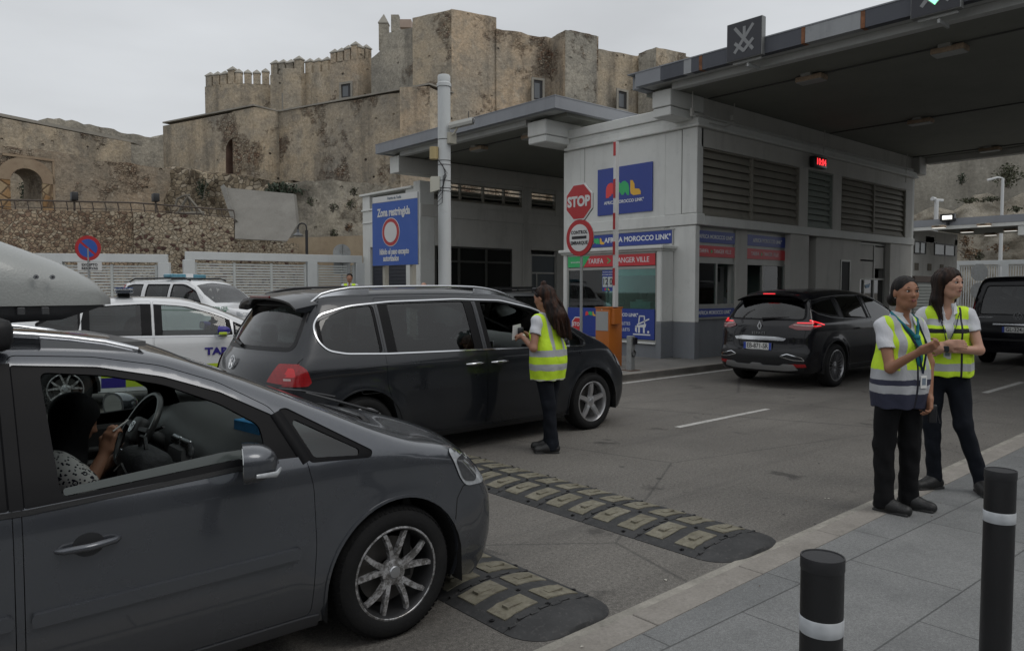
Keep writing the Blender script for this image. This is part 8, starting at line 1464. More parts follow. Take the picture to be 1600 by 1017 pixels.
def sd_all(P,prims,cuts=()):
    d=np.full(len(P),9.0)
    for pr in prims:
        k=pr[-1]; e=sd_prim(P,pr)
        h=np.maximum(k-np.abs(d-e),0)/k; d=np.minimum(d,e)-h*h*k*0.25
    for pr in cuts: k=pr[-1]; e=-sd_prim(P,pr); h=np.maximum(k-np.abs(d-e),0)/k; d=np.maximum(d,e)+h*h*k*0.25
    return d
def sdf_mesh(name,prims,lo,hi,h,cuts=(),wob=None):
    lo=np.array(lo,float); n=(np.ceil((np.array(hi)-lo)/(4*h)).astype(int))*4; cn=n//4; g=np.stack(np.meshgrid(*[lo[i]+4*h*(np.arange(cn[i])+0.5) for i in range(3)],indexing='ij'),-1).reshape(-1,3)
    f=lambda P:(sd_all(P,prims,cuts)+(wob(P) if wob else 0)); c=f(g).reshape(cn); act=np.abs(c)<h*9.0; V=np.repeat(np.repeat(np.repeat(c,4,0),4,1),4,2); A=np.repeat(np.repeat(np.repeat(act,4,0),4,1),4,2); idx=np.argwhere(A); P=lo+h*(idx+0.5); out=np.empty(len(P))
    for i in range(0,len(P),200000): out[i:i+200000]=f(P[i:i+200000])
    V[A]=out; V=np.pad(V,1,constant_values=1.0); lo=lo-h*0.5; S_=V<0; nx,ny,nz=V.shape
    sm=np.zeros((nx-1,ny-1,nz-1),np.int8)
    for a in (0,1):
        for b in (0,1):
            for c_ in (0,1): sm+=S_[a:nx-1+a,b:ny-1+b,c_:nz-1+c_]
    cells=np.argwhere((sm>0)&(sm<8)); ids=-np.ones(sm.shape,int); ids[tuple(cells.T)]=np.arange(len(cells)); acc=np.zeros((len(cells),3)); cnt=np.zeros(len(cells))
    cr=[(a,b,c_) for a in (0,1) for b in (0,1) for c_ in (0,1)]
    for i,p in enumerate(cr):
        for q in cr[i+1:]:
            if sum(abs(p[k]-q[k]) for k in range(3))!=1: continue
            va=V[cells[:,0]+p[0],cells[:,1]+p[1],cells[:,2]+p[2]]; vb=V[cells[:,0]+q[0],cells[:,1]+q[1],cells[:,2]+q[2]]; m=(va<0)!=(vb<0); t=np.where(m,va/(va-vb+1e-12),0)[:,None]; pt=np.array(p)+(np.array(q)-np.array(p))*t; acc+=pt*m[:,None]; cnt+=m
    X=lo+h*(cells+acc/np.maximum(cnt,1)[:,None]-0.0)-h*0.5+0.0; F_=[]
    for ax in range(3):
        sl=[slice(1,-1)]*3; sl[ax]=slice(0,-1); s2=list(sl); s2[ax]=slice(1,None); a=S_[tuple(sl)]; b=S_[tuple(s2)]; e=np.argwhere(a!=b); flip=a[tuple(e.T)]; off=np.array([1,1,1]); off[ax]=0; e=e+off; u,v=[(1,2),(2,0),(0,1)][ax]; du=np.zeros(3,int); du[u]=1; dv=np.zeros(3,int); dv[v]=1
        q=[ids[tuple((e-du-dv).T)],ids[tuple((e-dv).T)],ids[tuple(e.T)],ids[tuple((e-du).T)]]; q=np.stack(q,1); q=np.where(flip[:,None],q,q[:,::-1]); F_.append(q)
    Fq=np.concatenate(F_); Fq=Fq[(Fq>=0).all(1)]; me=bpy.data.meshes.new(name); me.vertices.add(len(X)); me.vertices.foreach_set('co',X.ravel()); me.loops.add(len(Fq)*4); me.loops.foreach_set('vertex_index',Fq.ravel()); me.polygons.add(len(Fq)); me.polygons.foreach_set('loop_start',np.arange(len(Fq))*4); me.polygons.foreach_set('loop_total',np.full(len(Fq),4)); me.update(calc_edges=True); me.validate(); me.shade_smooth(); return me
def skinmat(name,c):
    g=NG(name); k=g.mix(g.rng(g.noise(9,5,0.6),0.35,0.7,0,0.12),c,tuple(v*0.72 for v in c[:1])+tuple(v*0.62 for v in c[1:3])); m=g.out(k,0.5,g.noise(160,3,0.6),0.12,0.002,0.4); g.b.inputs['Subsurface Weight'].default_value=0.06; g.b.inputs['Subsurface Radius'].default_value=(0.01,0.004,0.002); return m
def hairmat(name,c,c2):
    g=NG(name); k=g.mix(g.rng(g.noise(30,4,0.6,vec=g.mapp((1,1,0.06))),0.4,0.65,0,1),c,c2); m=g.out(k,0.55,g.noise(60,3,0.6,vec=g.mapp((1,1,0.05))),0.7,0.006,0.2); return m
def cloth(name,c,var=0.12,rough=0.85,fold=True):
    g=NG(name); k=g.mix(g.rng(g.noise(4,5,0.6),0.35,0.7,0,1),tuple(v*(1-var) for v in _c(c)[:3]),tuple(min(1,v*(1+var)) for v in _c(c)[:3])); return g.out(k,rough,g.math('ADD',g.math('MULTIPLY',g.noise(7,3,0.5,vec=g.mapp((1,1,0.6)),dist=1.2),3.0 if fold else 0.5),g.math('MULTIPLY',g.noise(350,2,0.5),0.25)),0.35,0.012,0.25)
def vestmat(name,rv,bands,straps,lime=(0.50,0.72,0.03),zip_=None,fv=None):
    g=NG(name); X=g.sep()
    def dot(v): return g.math('ADD',g.math('MULTIPLY',X[0],float(v[0])),g.math('MULTIPLY',X[1],float(v[1])))
    fold=g.noise(6,3,0.5,dist=1.0); zz=g.math('ADD',X[2],g.math('MULTIPLY',g.math('SUBTRACT',fold,0.5),0.03)); c=g.mix(g.rng(fold,0.3,0.7,0,1),tuple(v*0.86 for v in lime),lime); s=dot(rv); SILV=(0.40,0.41,0.43)
    def rect(v,a,b): return g.math('MULTIPLY',g.math('GREATER_THAN',v,a),g.math('LESS_THAN',v,b))
    for (a,b_,z0,z1,cc) in straps: c=g.mix(g.math('MULTIPLY',rect(s,a,b_),rect(zz,z0,z1)),c,cc or SILV)
    for (z0,z1,cc) in bands: c=g.mix(rect(zz,z0,z1),c,cc or SILV)
    if zip_: f_=dot(fv); c=g.mix(g.math('MULTIPLY',rect(s,zip_[0]-0.008,zip_[0]+0.008),g.math('GREATER_THAN',f_,zip_[1])),c,(0.02,0.02,0.03))
    return g.out(c,0.7,g.math('ADD',g.math('MULTIPLY',fold,3),g.math('MULTIPLY',g.noise(300,2,0.5),0.2)),0.45,0.012,0.3)
SK1=skinmat('tanned skin',(0.30,0.145,0.085)); SK2=skinmat('fair skin',(0.46,0.26,0.185)); SK3=skinmat('warm skin',(0.33,0.17,0.11)); HBK=hairmat('black hair',(0.006,0.005,0.005),(0.02,0.015,0.013)); HBR=hairmat('dark brown hair',(0.010,0.006,0.005),(0.035,0.018,0.012)); HRD=hairmat('brown hair with warm tips',(0.010,0.006,0.005),(0.050,0.021,0.012))
SHW=cloth('white shirt cotton',(0.56,0.57,0.60),0.06); TRK=cloth('black trousers',(0.0045,0.0045,0.0055),0.2); TRN=cloth('dark denim',(0.006,0.008,0.013),0.3); SHOE=mat('black shoe leather',(0.012,0.012,0.012),0.5,bump=0.2,bscale=60); SOLE=mat('black rubber sole',(0.025,0.025,0.025),0.7); LIP=mat('lips',(0.26,0.08,0.07),0.45); EYW=mat('eye white',(0.5,0.48,0.46),0.25); IRI=mat('dark iris',(0.02,0.012,0.008),0.15); BROW=mat('brow hair',(0.010,0.007,0.006),0.8)
V3=lambda *a: np.array(a,float)
def nrm(v): v=np.array(v,float); return v/np.linalg.norm(v)
def rotm(f,u=(0,0,1)):
    f=nrm(f); r=nrm(np.cross(f,u)); u2=np.cross(r,f); return np.array([r,f,u2])       # rows: right, forward, up
def head_prims(c,f,up=(0,0,1)):
    M=rotm(f,up); r,fw,u=M; A=lambda a,b,d:c+r*a+fw*b+u*d
    P=[('e',A(0,-0.012,0.025),(0.074,0.093,0.088),M,0.01),('e',A(0,0.020,-0.035),(0.060,0.070,0.078),M,0.04),('c',A(-0.022,0.045,-0.088),A(0.022,0.045,-0.088),0.021,0.021,0.03),('c',A(-0.040,0.005,-0.062),A(-0.018,0.045,-0.09),0.018,0.017,0.03),('c',A(0.040,0.005,-0.062),A(0.018,0.045,-0.09),0.018,0.017,0.03),
       ('c',A(0,0.078,0.010),A(0,0.097,-0.025),0.007,0.0115,0.012),('c',A(-0.010,0.088,-0.030),A(0.010,0.088,-0.030),0.007,0.007,0.008),('c',A(-0.038,0.068,0.022),A(0.038,0.068,0.022),0.011,0.011,0.015),('e',A(-0.038,0.052,-0.022),(0.021,0.02,0.021),M,0.02),('e',A(0.038,0.052,-0.022),(0.021,0.02,0.021),M,0.02),('c',A(-0.018,0.080,-0.056),A(0.018,0.080,-0.056),0.0065,0.0065,0.012),
       ('e',A(-0.077,-0.012,-0.010),(0.009,0.018,0.031),M,0.008),('e',A(0.077,-0.012,-0.010),(0.009,0.018,0.031),M,0.008)]
    C=[('e',A(-0.031,0.088,0.003),(0.017,0.013,0.009),M,0.012),('e',A(0.031,0.088,0.003),(0.017,0.013,0.009),M,0.012)]
    return P,C,A,M
def face_parts(t,A,M,name=''):
    r,fw,u=M
    for s in (-1,1):
        b=MB(); b.sphere((0,0,0),1,10,8); me=b.mesh('eye',60); me.transform(Matrix([[*(r*0.0145),0],[0,0,0,0],[0,0,0,0],[0,0,0,1]]) if 0 else Matrix(((r[0]*.0145,fw[0]*.010,u[0]*.0070,A(s*.031,.0735,.003)[0]),(r[1]*.0145,fw[1]*.010,u[1]*.0070,A(s*.031,.0735,.003)[1]),(r[2]*.0145,fw[2]*.010,u[2]*.0070,A(s*.031,.0735,.003)[2]),(0,0,0,1)))); e=link('eye',me,EYW,t)
        b=MB(); b.cyl(A(s*.031+.001,.080,.003),A(s*.031+.001,.0845,.003),0.0058,n=10); b.build('iris',IRI,e); b=MB(); b.tube([A(s*.046,.074,.009),A(s*.031,.082,.013),A(s*.017,.082,.008)],0.0022,5); b.build('eyelid',BROW,e)
        b=MB(); b.tube([A(s*.050,.070,.025),A(s*.036,.080,.0305),A(s*.018,.082,.0265)],[0.002,0.0038,0.003],6); b.build('eyebrow',BROW,t,smooth=60)
    b=MB(); b.tube([A(-.026,.080,-.060),A(-.009,.0895,-.0575),A(0,.0905,-.0585),A(.009,.0895,-.0575),A(.026,.080,-.060)],[0.002,0.0045,0.004,0.0045,0.002],7); b.tube([A(-.022,.082,-.0625),A(0,.0895,-.0675),A(.022,.082,-.0625)],[0.002,0.0055,0.002],7); b.build('lips',LIP,t,smooth=60)
def hand_prims(w,d,pn,curl=0.5,sz=1.0,thumb=1):
    """w wrist, d direction towards the knuckles, pn palm normal (fingers curl towards it)"""
    w=np.array(w);d=nrm(d);pn=nrm(np.array(pn)-d*(np.array(pn)@d)); s=np.cross(d,pn)*thumb; k=w+d*0.075*sz; P=[('c',w,w+d*0.02,0.024*sz,0.024*sz,0.02),('b',w+d*0.045*sz,(0.037*sz,0.043*sz,0.0145*sz),np.array([s,d,pn]),0.0,0.012,0.02)]
    P[-1]=('b',w+d*0.045*sz,(0.037*sz,0.043*sz,0.0145*sz),np.array([s,d,pn]),0.0,0.012,0.02)
    for i,(off,l) in enumerate(((0.027,0.070),(0.009,0.078),(-0.009,0.073),(-0.026,0.058))):
        a=k+s*off*sz+d*0.006; ang=0.25+curl*(0.9+0.08*i); c1=a
        for j,(fr,r0) in enumerate(((0.45,0.0088),(0.30,0.0078),(0.25,0.007))):
            th=ang*(0.45+0.75*j); dr=nrm(d*math.cos(th)+pn*math.sin(th)+s*off*0.8); c2=c1+dr*l*fr*sz; P.append(('c',c1,c2,r0*sz,(r0-0.0008)*sz,0.006 if j else 0.010)); c1=c2
    a=w+d*0.022*sz+s*0.030*sz; b_=a+nrm(s*0.75+d*0.7+pn*0.35)*0.040*sz; c_=b_+nrm(d*0.85+pn*(0.3+0.6*curl)-s*0.15*curl)*0.033*sz; P+=[('c',a,b_,0.013*sz,0.0105*sz,0.012),('c',b_,c_,0.0098*sz,0.0080*sz,0.006)]
    return P
def figure(lab,pos,rz,J,sp):
    """J joints in the figure's own frame; builds body + clothing children"""
    t=empty('person',tuple(pos),rz,lab,'person',sp.get('group')); h=sp.get('h',0.006); f=nrm(list(J['f'])+[0]); rv=np.array([f[1],-f[0],0]); g=lambda k:np.array(J[k],float)
    pel,ch,nk=g('pel'),g('chest'),g('neck'); Mt=rotm(f); fem=sp.get('fem',1)
    torso=[('e',pel+V3(0,0,0.0),(0.165,0.115,0.13),Mt,0.02),('e',(pel+ch)/2+V3(0,0,0.0),(0.128,0.095,0.16),Mt,0.08),('e',ch,(0.150,0.105,0.17),Mt,0.08),('c',nk+rv*0.12+V3(0,0,-0.055),nk-rv*0.12+V3(0,0,-0.055),0.055,0.055,0.07)]
    if fem: torso+=[('e',ch+f*0.075+rv*0.062+V3(0,0,0.01),(0.062,0.06,0.062),Mt,0.05),('e',ch+f*0.075-rv*0.062+V3(0,0,0.01),(0.062,0.06,0.062),Mt,0.05)]
    hc=g('head'); hf=nrm(list(J.get('hf',J['f']))+[J.get('hpitch',0)]); HP,HC,A,M=head_prims(hc,hf); P=list(torso)+[('c',nk+V3(0,0,-0.03),hc-M[2]*0.055-M[1]*0.012,0.052,0.047,0.03)]+HP
    arms=[]; 
    for s in 'RL':
        sh_,el,wr=g('sh'+s),g('el'+s),g('wr'+s); arms.append((sh_,el,wr)); P+=[('c',sh_,el,0.046,0.036,0.04),('c',el,wr,0.036,0.0235,0.02)]; P+=hand_prims(wr,J.get('hd'+s,wr-el),J.get('hn'+s,(0,0,-1)),J.get('curl'+s,0.5),1.0,J.get('th'+s,1))
    legs=[]
    for s in 'RL':
        hp,kn,an=pel+rv*(0.088 if s=='R' else -0.088)+V3(0,0,-0.03),g('kn'+s),g('an'+s); legs.append((hp,kn,an)); P+=[('c',hp,kn,0.085,0.056,0.05),('c',kn,an,0.055,0.038,0.03),('c',an,V3(an[0],an[1],0.07),0.036,0.034,0.02),('c',V3(an[0],an[1],0.055),V3(an[0],an[1],0.05)+nrm(list(J['toe'+s])+[0])*0.11,0.026,0.018,0.02)]
    pts=np.array([pel,ch,nk,hc+V3(0,0,0.14)]+[q for a in arms for q in a]+[q for a in legs for q in a]); lo=pts.min(0)-0.26; hi=pts.max(0)+0.26; lo[2]=-0.02
    link('body',sdf_mesh('body',P,lo,hi,h,HC),sp['skin'],t); 
    if h<0.01: face_parts(t,A,M)
    # trousers
    q=[]; tr=sp.get('tr',1.0)
    for (hp,kn,an) in legs: q+=[('c',hp,kn,0.098,0.068*tr,0.03),('c',kn,an+V3(0,0,0.0),0.066*tr,sp.get('hem',0.055),0.03),('c',an,V3(an[0],an[1],0.055),sp.get('hem',0.055),sp.get('hem',0.055),0.02)]
    q=[('e',pel+V3(0,0,0.0),(0.178,0.13,0.15),Mt,0.03)]+q
    def wobt(Pt): return 0.003*np.sin(Pt[:,2]*46+Pt[:,0]*25+np.sin(Pt[:,1]*30))*np.clip((0.75-Pt[:,2])*2,0.2,1)*np.clip(Pt[:,2]*6-0.5,0,1)+0.0025*np.sin(Pt[:,0]*60+Pt[:,2]*22)
    link('trousers',sdf_mesh('trousers',q,lo,(hi[0],hi[1],pel[2]+0.2),max(h,0.007),[('p',V3(0,0,0.032),V3(0,0,1),0.006)],wobt),sp['trm'],t)
    # shoes
    for s,(hp,kn,an) in zip('RL',legs):
        d=nrm(list(J['toe'+s])+[0]); Ms=rotm(d); b0=V3(an[0],an[1],0.0); q=[('c',b0-d*0.032+V3(0,0,0.050),b0+d*0.06+V3(0,0,0.052),0.048,0.048,0.03),('c',b0+d*0.05+V3(0,0,0.048),b0+d*0.155+V3(0,0,0.036),0.048,0.042,0.03),('c',an+V3(0,0,0.01),b0+d*0.02+V3(0,0,0.07),0.046,0.048,0.03)]
        o=link('shoe',sdf_mesh('shoe',q,b0-0.3,b0+V3(0.3,0.3,0.2),max(h,0.006),[('p',V3(0,0,0.012),V3(0,0,1),0.004)]),SHOE,t); q=[('b',b0+d*0.055+V3(0,0,0.012),(0.043,0.126,0.013),Ms,0.0,0.012,0.01)]; link('sole',sdf_mesh('sole',q,b0-0.3,b0+V3(0.3,0.3,0.1),max(h,0.005)),SOLE,o)
    # shirt with sleeves
    sl=sp.get('sleeve',0.55); q=[(p[0],p[1],tuple(np.array(p[2])+0.008),p[3],p[4]) if p[0]=='e' else (p[0],p[1],p[2],p[3]+0.008,p[4]+0.008,p[5]) for p in torso]; q.append(('c',nk+V3(0,0,-0.03),nk+V3(0,0,0.012)+f*0.005,0.066,0.060,0.03))
    for (a,e,w_) in arms: q.append(('c',a,a+(e-a)*sl,0.055,0.056,0.03))
    cuts=[('p',pel+V3(0,0,-0.05),V3(0,0,1),0.01),('c',nk+V3(0,0,0.02),nk+V3(0,0,0.12),0.05,0.055,0.005),('e',nk+f*0.085+V3(0,0,-0.01),(0.030,0.06,0.085),Mt,0.01)]
    for (a,e,w_) in arms: cuts.append(('c',a+(e-a)*(sl+0.16),e,0.07,0.07,0.005))
    link('shirt',sdf_mesh('shirt',q,lo,hi,max(h,0.006),cuts,lambda Pt:0.003*np.sin(Pt[:,2]*50+Pt[:,0]*30+Pt[:,1]*20)),sp['shirt'],t)
    # vest
    if 'vest' in sp:
        zb=sp['vz']; q=[(p[0],p[1],tuple(np.array(p[2])+0.022),p[3],p[4]) if p[0]=='e' else (p[0],p[1],p[2],p[3]+0.016,p[4]+0.016,p[5]) for p in torso]; q.append(('b',pel+V3(0,0,-0.04),(0.182,0.135,0.26),Mt,0.0,0.10,0.10))
        cuts=[('p',V3(0,0,zb),V3(0,0,1),0.004)]
        for (a,e,w_) in arms: o_=nrm(a-nk)*V3(1,1,0); cuts.append(('c',a+o_*0.094+V3(0,0,0.10),a+o_*0.066+V3(0,0,-0.11)+f*0.01,0.060,0.055,0.02))
        if sp.get('vneck',1): cuts+=[('c',nk+f*0.12+V3(0,0,0.10),nk+f*0.14+V3(0,0,-sp.get('vdepth',0.17)),0.085,0.012,0.01),('c',nk+V3(0,0,0.0),nk+V3(0,0,0.2),0.068,0.09,0.01),('c',nk+f*0.05+V3(0,0,0.06),nk+f*0.11+V3(0,0,-0.07),0.070,0.052,0.01)]
        else: cuts+=[('c',nk+V3(0,0,-0.01),nk+V3(0,0,0.2),0.075,0.09,0.01)]
        o=link('vest',sdf_mesh('vest',q,lo,hi,max(h,0.006),cuts,lambda Pt:0.005*np.sin(np.arctan2(Pt[:,1]-pel[1],Pt[:,0]-pel[0])*7+Pt[:,2]*9)*np.clip((ch[2]-Pt[:,2])*4,0,1)),sp['vest'],t)
    # hair
    if 'hair' in sp:
        q,cu=sp['hair'](A,M,hc,nk,rv,f); link('hair',sdf_mesh('hair',q,lo,hi+V3(0,0,0.06),max(h,0.006),cu,(lambda Pt:sp.get('hw',0.003)*np.sin(Pt[:,0]*170+np.sin(Pt[:,2]*9)*2.2)*np.sin(Pt[:,1]*150+1)) if h<0.01 else None),sp['hairm'],t)
    return t,dict(A=A,M=M,arms=arms,f=f,rv=rv,nk=nk,ch=ch,pel=pel,Mt=Mt)
def strands(t,roots,m,n=40,r=0.004,spread=0.03):
    b=MB()
    for k in range(n):
        pl=roots[k%len(roots)]; o=RS.uniform(-spread,spread,3)*V3(1,1,0.2); ph=RS.uniform(0,6.28); pts=[p+o*(0.35+0.65*i/(len(pl)-1))+V3(math.sin(ph+i)*0.006,math.cos(ph+i)*0.006,0) for i,p in enumerate(pl)]; b.tube(pts,[r]*(len(pl)-1)+[r*0.3],5)
    return b.build('hair_strands',m,t,smooth=70)
RZP=AZ-math.pi/2
# ---- woman with tied black hair, hand raised
def hair1(A,M,hc,nk,rv,f): return [('e',A(0,-0.022,0.033),(0.082,0.100,0.088),M,0.02),('e',A(0,-0.07,-0.02),(0.062,0.055,0.07),M,0.04),('e',A(0.015,-0.135,-0.055),(0.048,0.042,0.050),M,0.02)],[('c',A(0,0.10,0.085),A(0,-0.03,0.130),0.006,0.006,0.006),('e',A(0,0.117,-0.015),(0.068,0.085,0.094),M,0.02),('e',A(0.085,0.0,-0.05),(0.03,0.04,0.045),M,0.01),('e',A(-0.085,0.0,-0.05),(0.03,0.04,0.045),M,0.01)]
LIME=(0.60,0.86,0.04); NV=(0.035,0.038,0.065)
W1=dict(f=(0.68,-0.73),pel=(0.0,0.0,0.93),chest=(-0.01,0.0,1.23),neck=(-0.005,0.0,1.43),head=(0.025,-0.03,1.615),hf=(0.50,-0.86),hpitch=0.0,shR=(-0.125,-0.105,1.375),elR=(-0.065,-0.215,1.075),wrR=(0.125,-0.315,1.215),hdR=(0.85,-0.1,0.45),hnR=(0.1,0.5,0.6),curlR=1.0,thR=-1,shL=(0.11,0.10,1.375),elL=(0.185,0.10,1.10),wrL=(0.19,0.0,0.85),hnL=(-0.6,-0.3,0),curlL=0.7,knR=(-0.095,-0.03,0.50),anR=(-0.085,-0.06,0.10),knL=(0.075,0.075,0.50),anL=(0.075,0.11,0.10),toeR=(0.92,-0.38),toeL=(0.95,-0.30))
f1=nrm([0.68,-0.73,0]); rv1=np.array([f1[1],-f1[0],0])
VM1=vestmat('lime and navy vest cloth',rv1,[(0.985,1.055,None),(0.945,0.985,NV),(0.885,0.945,None),(0.6,0.885,NV)],[(0.085,0.135,1.05,2,None),(-0.135,-0.085,1.05,2,None)],LIME,(0.0,0.02),f1)
p1=onz(1402,797,0.022); w1,i1=figure('woman with tied black hair and teal scarf, in a lime and navy vest',(p1[0],p1[1],0.022),RZP-math.atan(600/1177),W1,dict(skin=SK1,trm=TRK,hem=0.066,tr=1.10,shirt=SHW,sleeve=0.55,vest=VM1,vz=0.775,vdepth=0.19,hair=hair1,hairm=HBK,hw=0.0006,h=0.0055))
def piping(t,I,sp_=1,m=None,r=0.0045):
    for (a,e,w_) in I['arms']:
        o_=nrm((a-I['nk'])*V3(1,1,0)); c=a-o_*0.002+V3(0,0,-0.025); f=I['f']; b=MB(); pts=[c+f*0.095*math.cos(R(x_))*(1 if math.cos(R(x_))>0 else 0.9)+V3(0,0,0.115*math.sin(R(x_)))+o_*0.012*math.cos(R(2*x_)) for x_ in range(0,361,20)]; b.tube(pts,r,5); b.build('piping',m or GAPM,t,smooth=60)
b=MB(); nk=i1['nk']; f=i1['f']; rv=i1['rv']; TEAL=cloth('teal scarf silk',(0.015,0.16,0.20),0.3,0.5)
b.tube([nk+rv*0.075-f*0.02+V3(0,0,0.03),nk+rv*0.085+f*0.06+V3(0,0,-0.02),nk+rv*0.035+f*0.125+V3(0,0,-0.10),nk+f*0.145+V3(0,0,-0.15)],0.017,8,flat=0.5); b.tube([nk-rv*0.075-f*0.02+V3(0,0,0.03),nk-rv*0.085+f*0.06+V3(0,0,-0.02),nk-rv*0.03+f*0.125+V3(0,0,-0.10),nk+f*0.145+V3(0,0,-0.15)],0.017,8,flat=0.5); b.tube([nk+f*0.15+V3(0,0,-0.13),nk+f*0.165-rv*0.01+V3(0,0,-0.20),nk+f*0.16-rv*0.02+V3(0,0,-0.30),nk+f*0.15-rv*0.03+V3(0,0,-0.37)],[0.022,0.026,0.028,0.01],8,flat=0.5); b.sphere(nk+f*0.15+V3(0,0,-0.14),0.024,10,8); b.build('scarf',TEAL,w1,smooth=60)
def collar(t,I,m):
    nk,f,rv=I['nk'],I['f'],I['rv']
    for s in (-1,1):
        b=MB(); b.add([tuple(nk+q) for q in (rv*s*0.068-f*0.02+V3(0,0,0.045),rv*s*0.045+f*0.045+V3(0,0,0.03),rv*s*0.030+f*0.115+V3(0,0,-0.055),rv*s*0.085+f*0.06+V3(0,0,-0.030),rv*s*0.095-f*0.02+V3(0,0,0.0))],[(0,1,2,3,4)]); o=b.build('collar',m,t); mo=o.modifiers.new('t','SOLIDIFY'); mo.thickness=0.006
collar(w1,i1,SHW)
def lanyard(t,I,m,zl,card=True,off=0.0,fo=0.135):
    nk,f,rv=I['nk'],I['f'],I['rv']; b=MB(); e=nk+f*fo+V3(0,0,-zl)+rv*off
    for s in (-1,1): b.tube([nk+rv*s*0.072-f*0.01+V3(0,0,0.025),nk+rv*s*0.08+f*0.07+V3(0,0,-0.03),nk+rv*s*0.045+f*(fo+0.012)+V3(0,0,-zl*0.5)+rv*off*0.5,e],0.010,6,flat=0.3)
    o=b.build('lanyard',m,t,smooth=50)
    if card: b=MB(); c=e+V3(0,0,-0.06); b.prism([(-.027,-.045),(.027,-.045),(.027,.045),(-.027,.045)],c+f*0.012,-rv,VZ,0.006); b.build('id_card',PAPER,o,bevel=0.002); b=MB(); b.prism([(-.016,-.02),(.016,-.02),(.016,.03),(-.016,.03)],c+f*0.0135,-rv,VZ,0.002); b.build('card_print',mat('card print',(0.18,0.22,0.27),0.5),o)
LNV=mat('navy lanyard ribbon',(0.012,0.02,0.055),0.6); lanyard(w1,i1,LNV,0.40,True,-0.045,0.165)
rd_=i1['arms'][1][2]; b=MB(); q=rd_+V3(0.02,-0.02,-0.10); b.rbox(q[0]-0.028,q[0]+0.028,q[1]-0.018,q[1]+0.018,q[2]-0.075,q[2]+0.055,0.01); b.tube([q+V3(0.015,0,0.05),q+V3(0.05,0.01,-0.08)],0.004,5); r_=empty('radio',(0,0,0),0,'black handheld radio in the lowered hand of the woman with tied hair','radio'); b.build('radio_body',SCR,r_,smooth=50); r_.location=(p1[0],p1[1],0.022); r_.rotation_euler=(0,0,RZP-math.atan(600/1177))
b=MB(); b.sphere(i1['A'](-0.080,-0.006,-0.045),0.004,8,6); b.sphere(i1['A'](0.080,-0.006,-0.045),0.004,8,6); b.build('earring',CHR,w1)
# ---- woman with long loose hair, arms crossed
def hair2(A,M,hc,nk,rv,f): return [('e',A(0,-0.026,0.038),(0.090,0.108,0.092),M,0.02),('c',A(0.070,-0.03,0.03),A(0.082,-0.05,-0.14),0.036,0.040,0.05),('c',A(-0.070,-0.03,0.03),A(-0.080,-0.05,-0.14),0.036,0.040,0.05),('c',A(0,-0.075,0.0),A(0,-0.085,-0.26),0.065,0.062,0.06),('c',A(0.082,-0.05,-0.14),A(0.085,0.005,-0.30),0.038,0.014,0.03),('c',A(-0.08,-0.05,-0.14),A(-0.10,-0.03,-0.30),0.036,0.014,0.03)],[('e',A(0,0.115,-0.03),(0.068,0.09,0.098),M,0.02)]
W2=dict(f=(0.22,-0.975),pel=(-0.085,0.0,0.97),chest=(-0.085,0.0,1.28),neck=(-0.085,0.0,1.485),head=(-0.062,-0.035,1.685),hf=(0.80,-0.60),hpitch=-0.03,shR=(-0.245,-0.035,1.435),elR=(-0.30,-0.10,1.165),wrR=(-0.07,-0.225,1.205),hdR=(0.9,-0.1,0.05),hnR=(0.1,0.9,-0.2),curlR=0.5,thR=-1,shL=(0.075,0.035,1.435),elL=(0.15,-0.06,1.155),wrL=(-0.10,-0.235,1.165),hdL=(-0.95,0.1,0.1),hnL=(-0.1,0.8,0.1),curlL=0.6,thL=1,knR=(-0.165,-0.03,0.55),anR=(-0.135,0.0,0.10),knL=(0.06,-0.02,0.55),anL=(0.195,0.03,0.10),toeR=(-0.70,-0.70),toeL=(0.25,-0.97))
f2=nrm([0.22,-0.975,0]); rv2=np.array([f2[1],-f2[0],0]); VM2=vestmat('lime vest cloth',rv2,[(1.345,1.395,None),(1.285,1.32,(0.015,0.015,0.015)),(0.985,1.045,None)],[],LIME,(0.0,0.02),f2)
p2=onz(1490,766,0.022); w2,i2=figure('woman with long loose dark hair in a lime vest, arms crossed, looking right',(p2[0],p2[1],0.022),RZP-math.atan(690/1177),W2,dict(skin=SK2,trm=TRN,hem=0.052,tr=1.0,shirt=SHW,sleeve=0.5,vest=VM2,vz=0.94,vdepth=0.26,hair=hair2,hairm=HBR,h=0.0055))
lanyard(w2,i2,LNV,0.30,True,0.02,0.15); collar(w2,i2,SHW)
A=i2['A']; strands(w2,[[A(0.08,-0.03,0.0),A(0.09,-0.05,-0.12),A(0.09,0.0,-0.28),A(0.08,0.03,-0.38)],[A(-0.08,-0.03,0.0),A(-0.09,-0.06,-0.14),A(-0.11,-0.05,-0.26),A(-0.15,-0.04,-0.33)],[A(0,-0.13,0),A(0,-0.15,-0.15),A(0.02,-0.14,-0.33)]],HBR,36)
w_=i2['arms'][1]; wd=nrm(w_[2]-w_[1]); c=w_[2]-wd*0.02; b=MB(); rg_=[]; a1=nrm(np.cross(wd,[0,0,1])); a2=np.cross(wd,a1)
for q in (-0.012,0.012): rg_.append([c+wd*q+(a1*math.cos(2*math.pi*i/16)+a2*math.sin(2*math.pi*i/16))*0.031 for i in range(16)])
b.loft(rg_); b.build('watch_strap',mat('dark grey strap',(0.03,0.035,0.04),0.5),w2,smooth=50); b=MB(); q=c+f2*0.030+V3(0,0,0.004); b.prism([(-.020,-.022),(.020,-.022),(.020,.022),(-.020,.022)],q+f2*0.008,-rv2,VZ,0.012); b.build('watch_face',mat('smart watch glass',(0.02,0.025,0.03),0.1),w2,bevel=0.004)
b=MB(); b.sphere(i2['A'](-0.085,0.0,-0.05),0.008,8,6,sc=(0.6,0.6,1.4)); b.build('earring',CHR,w2)
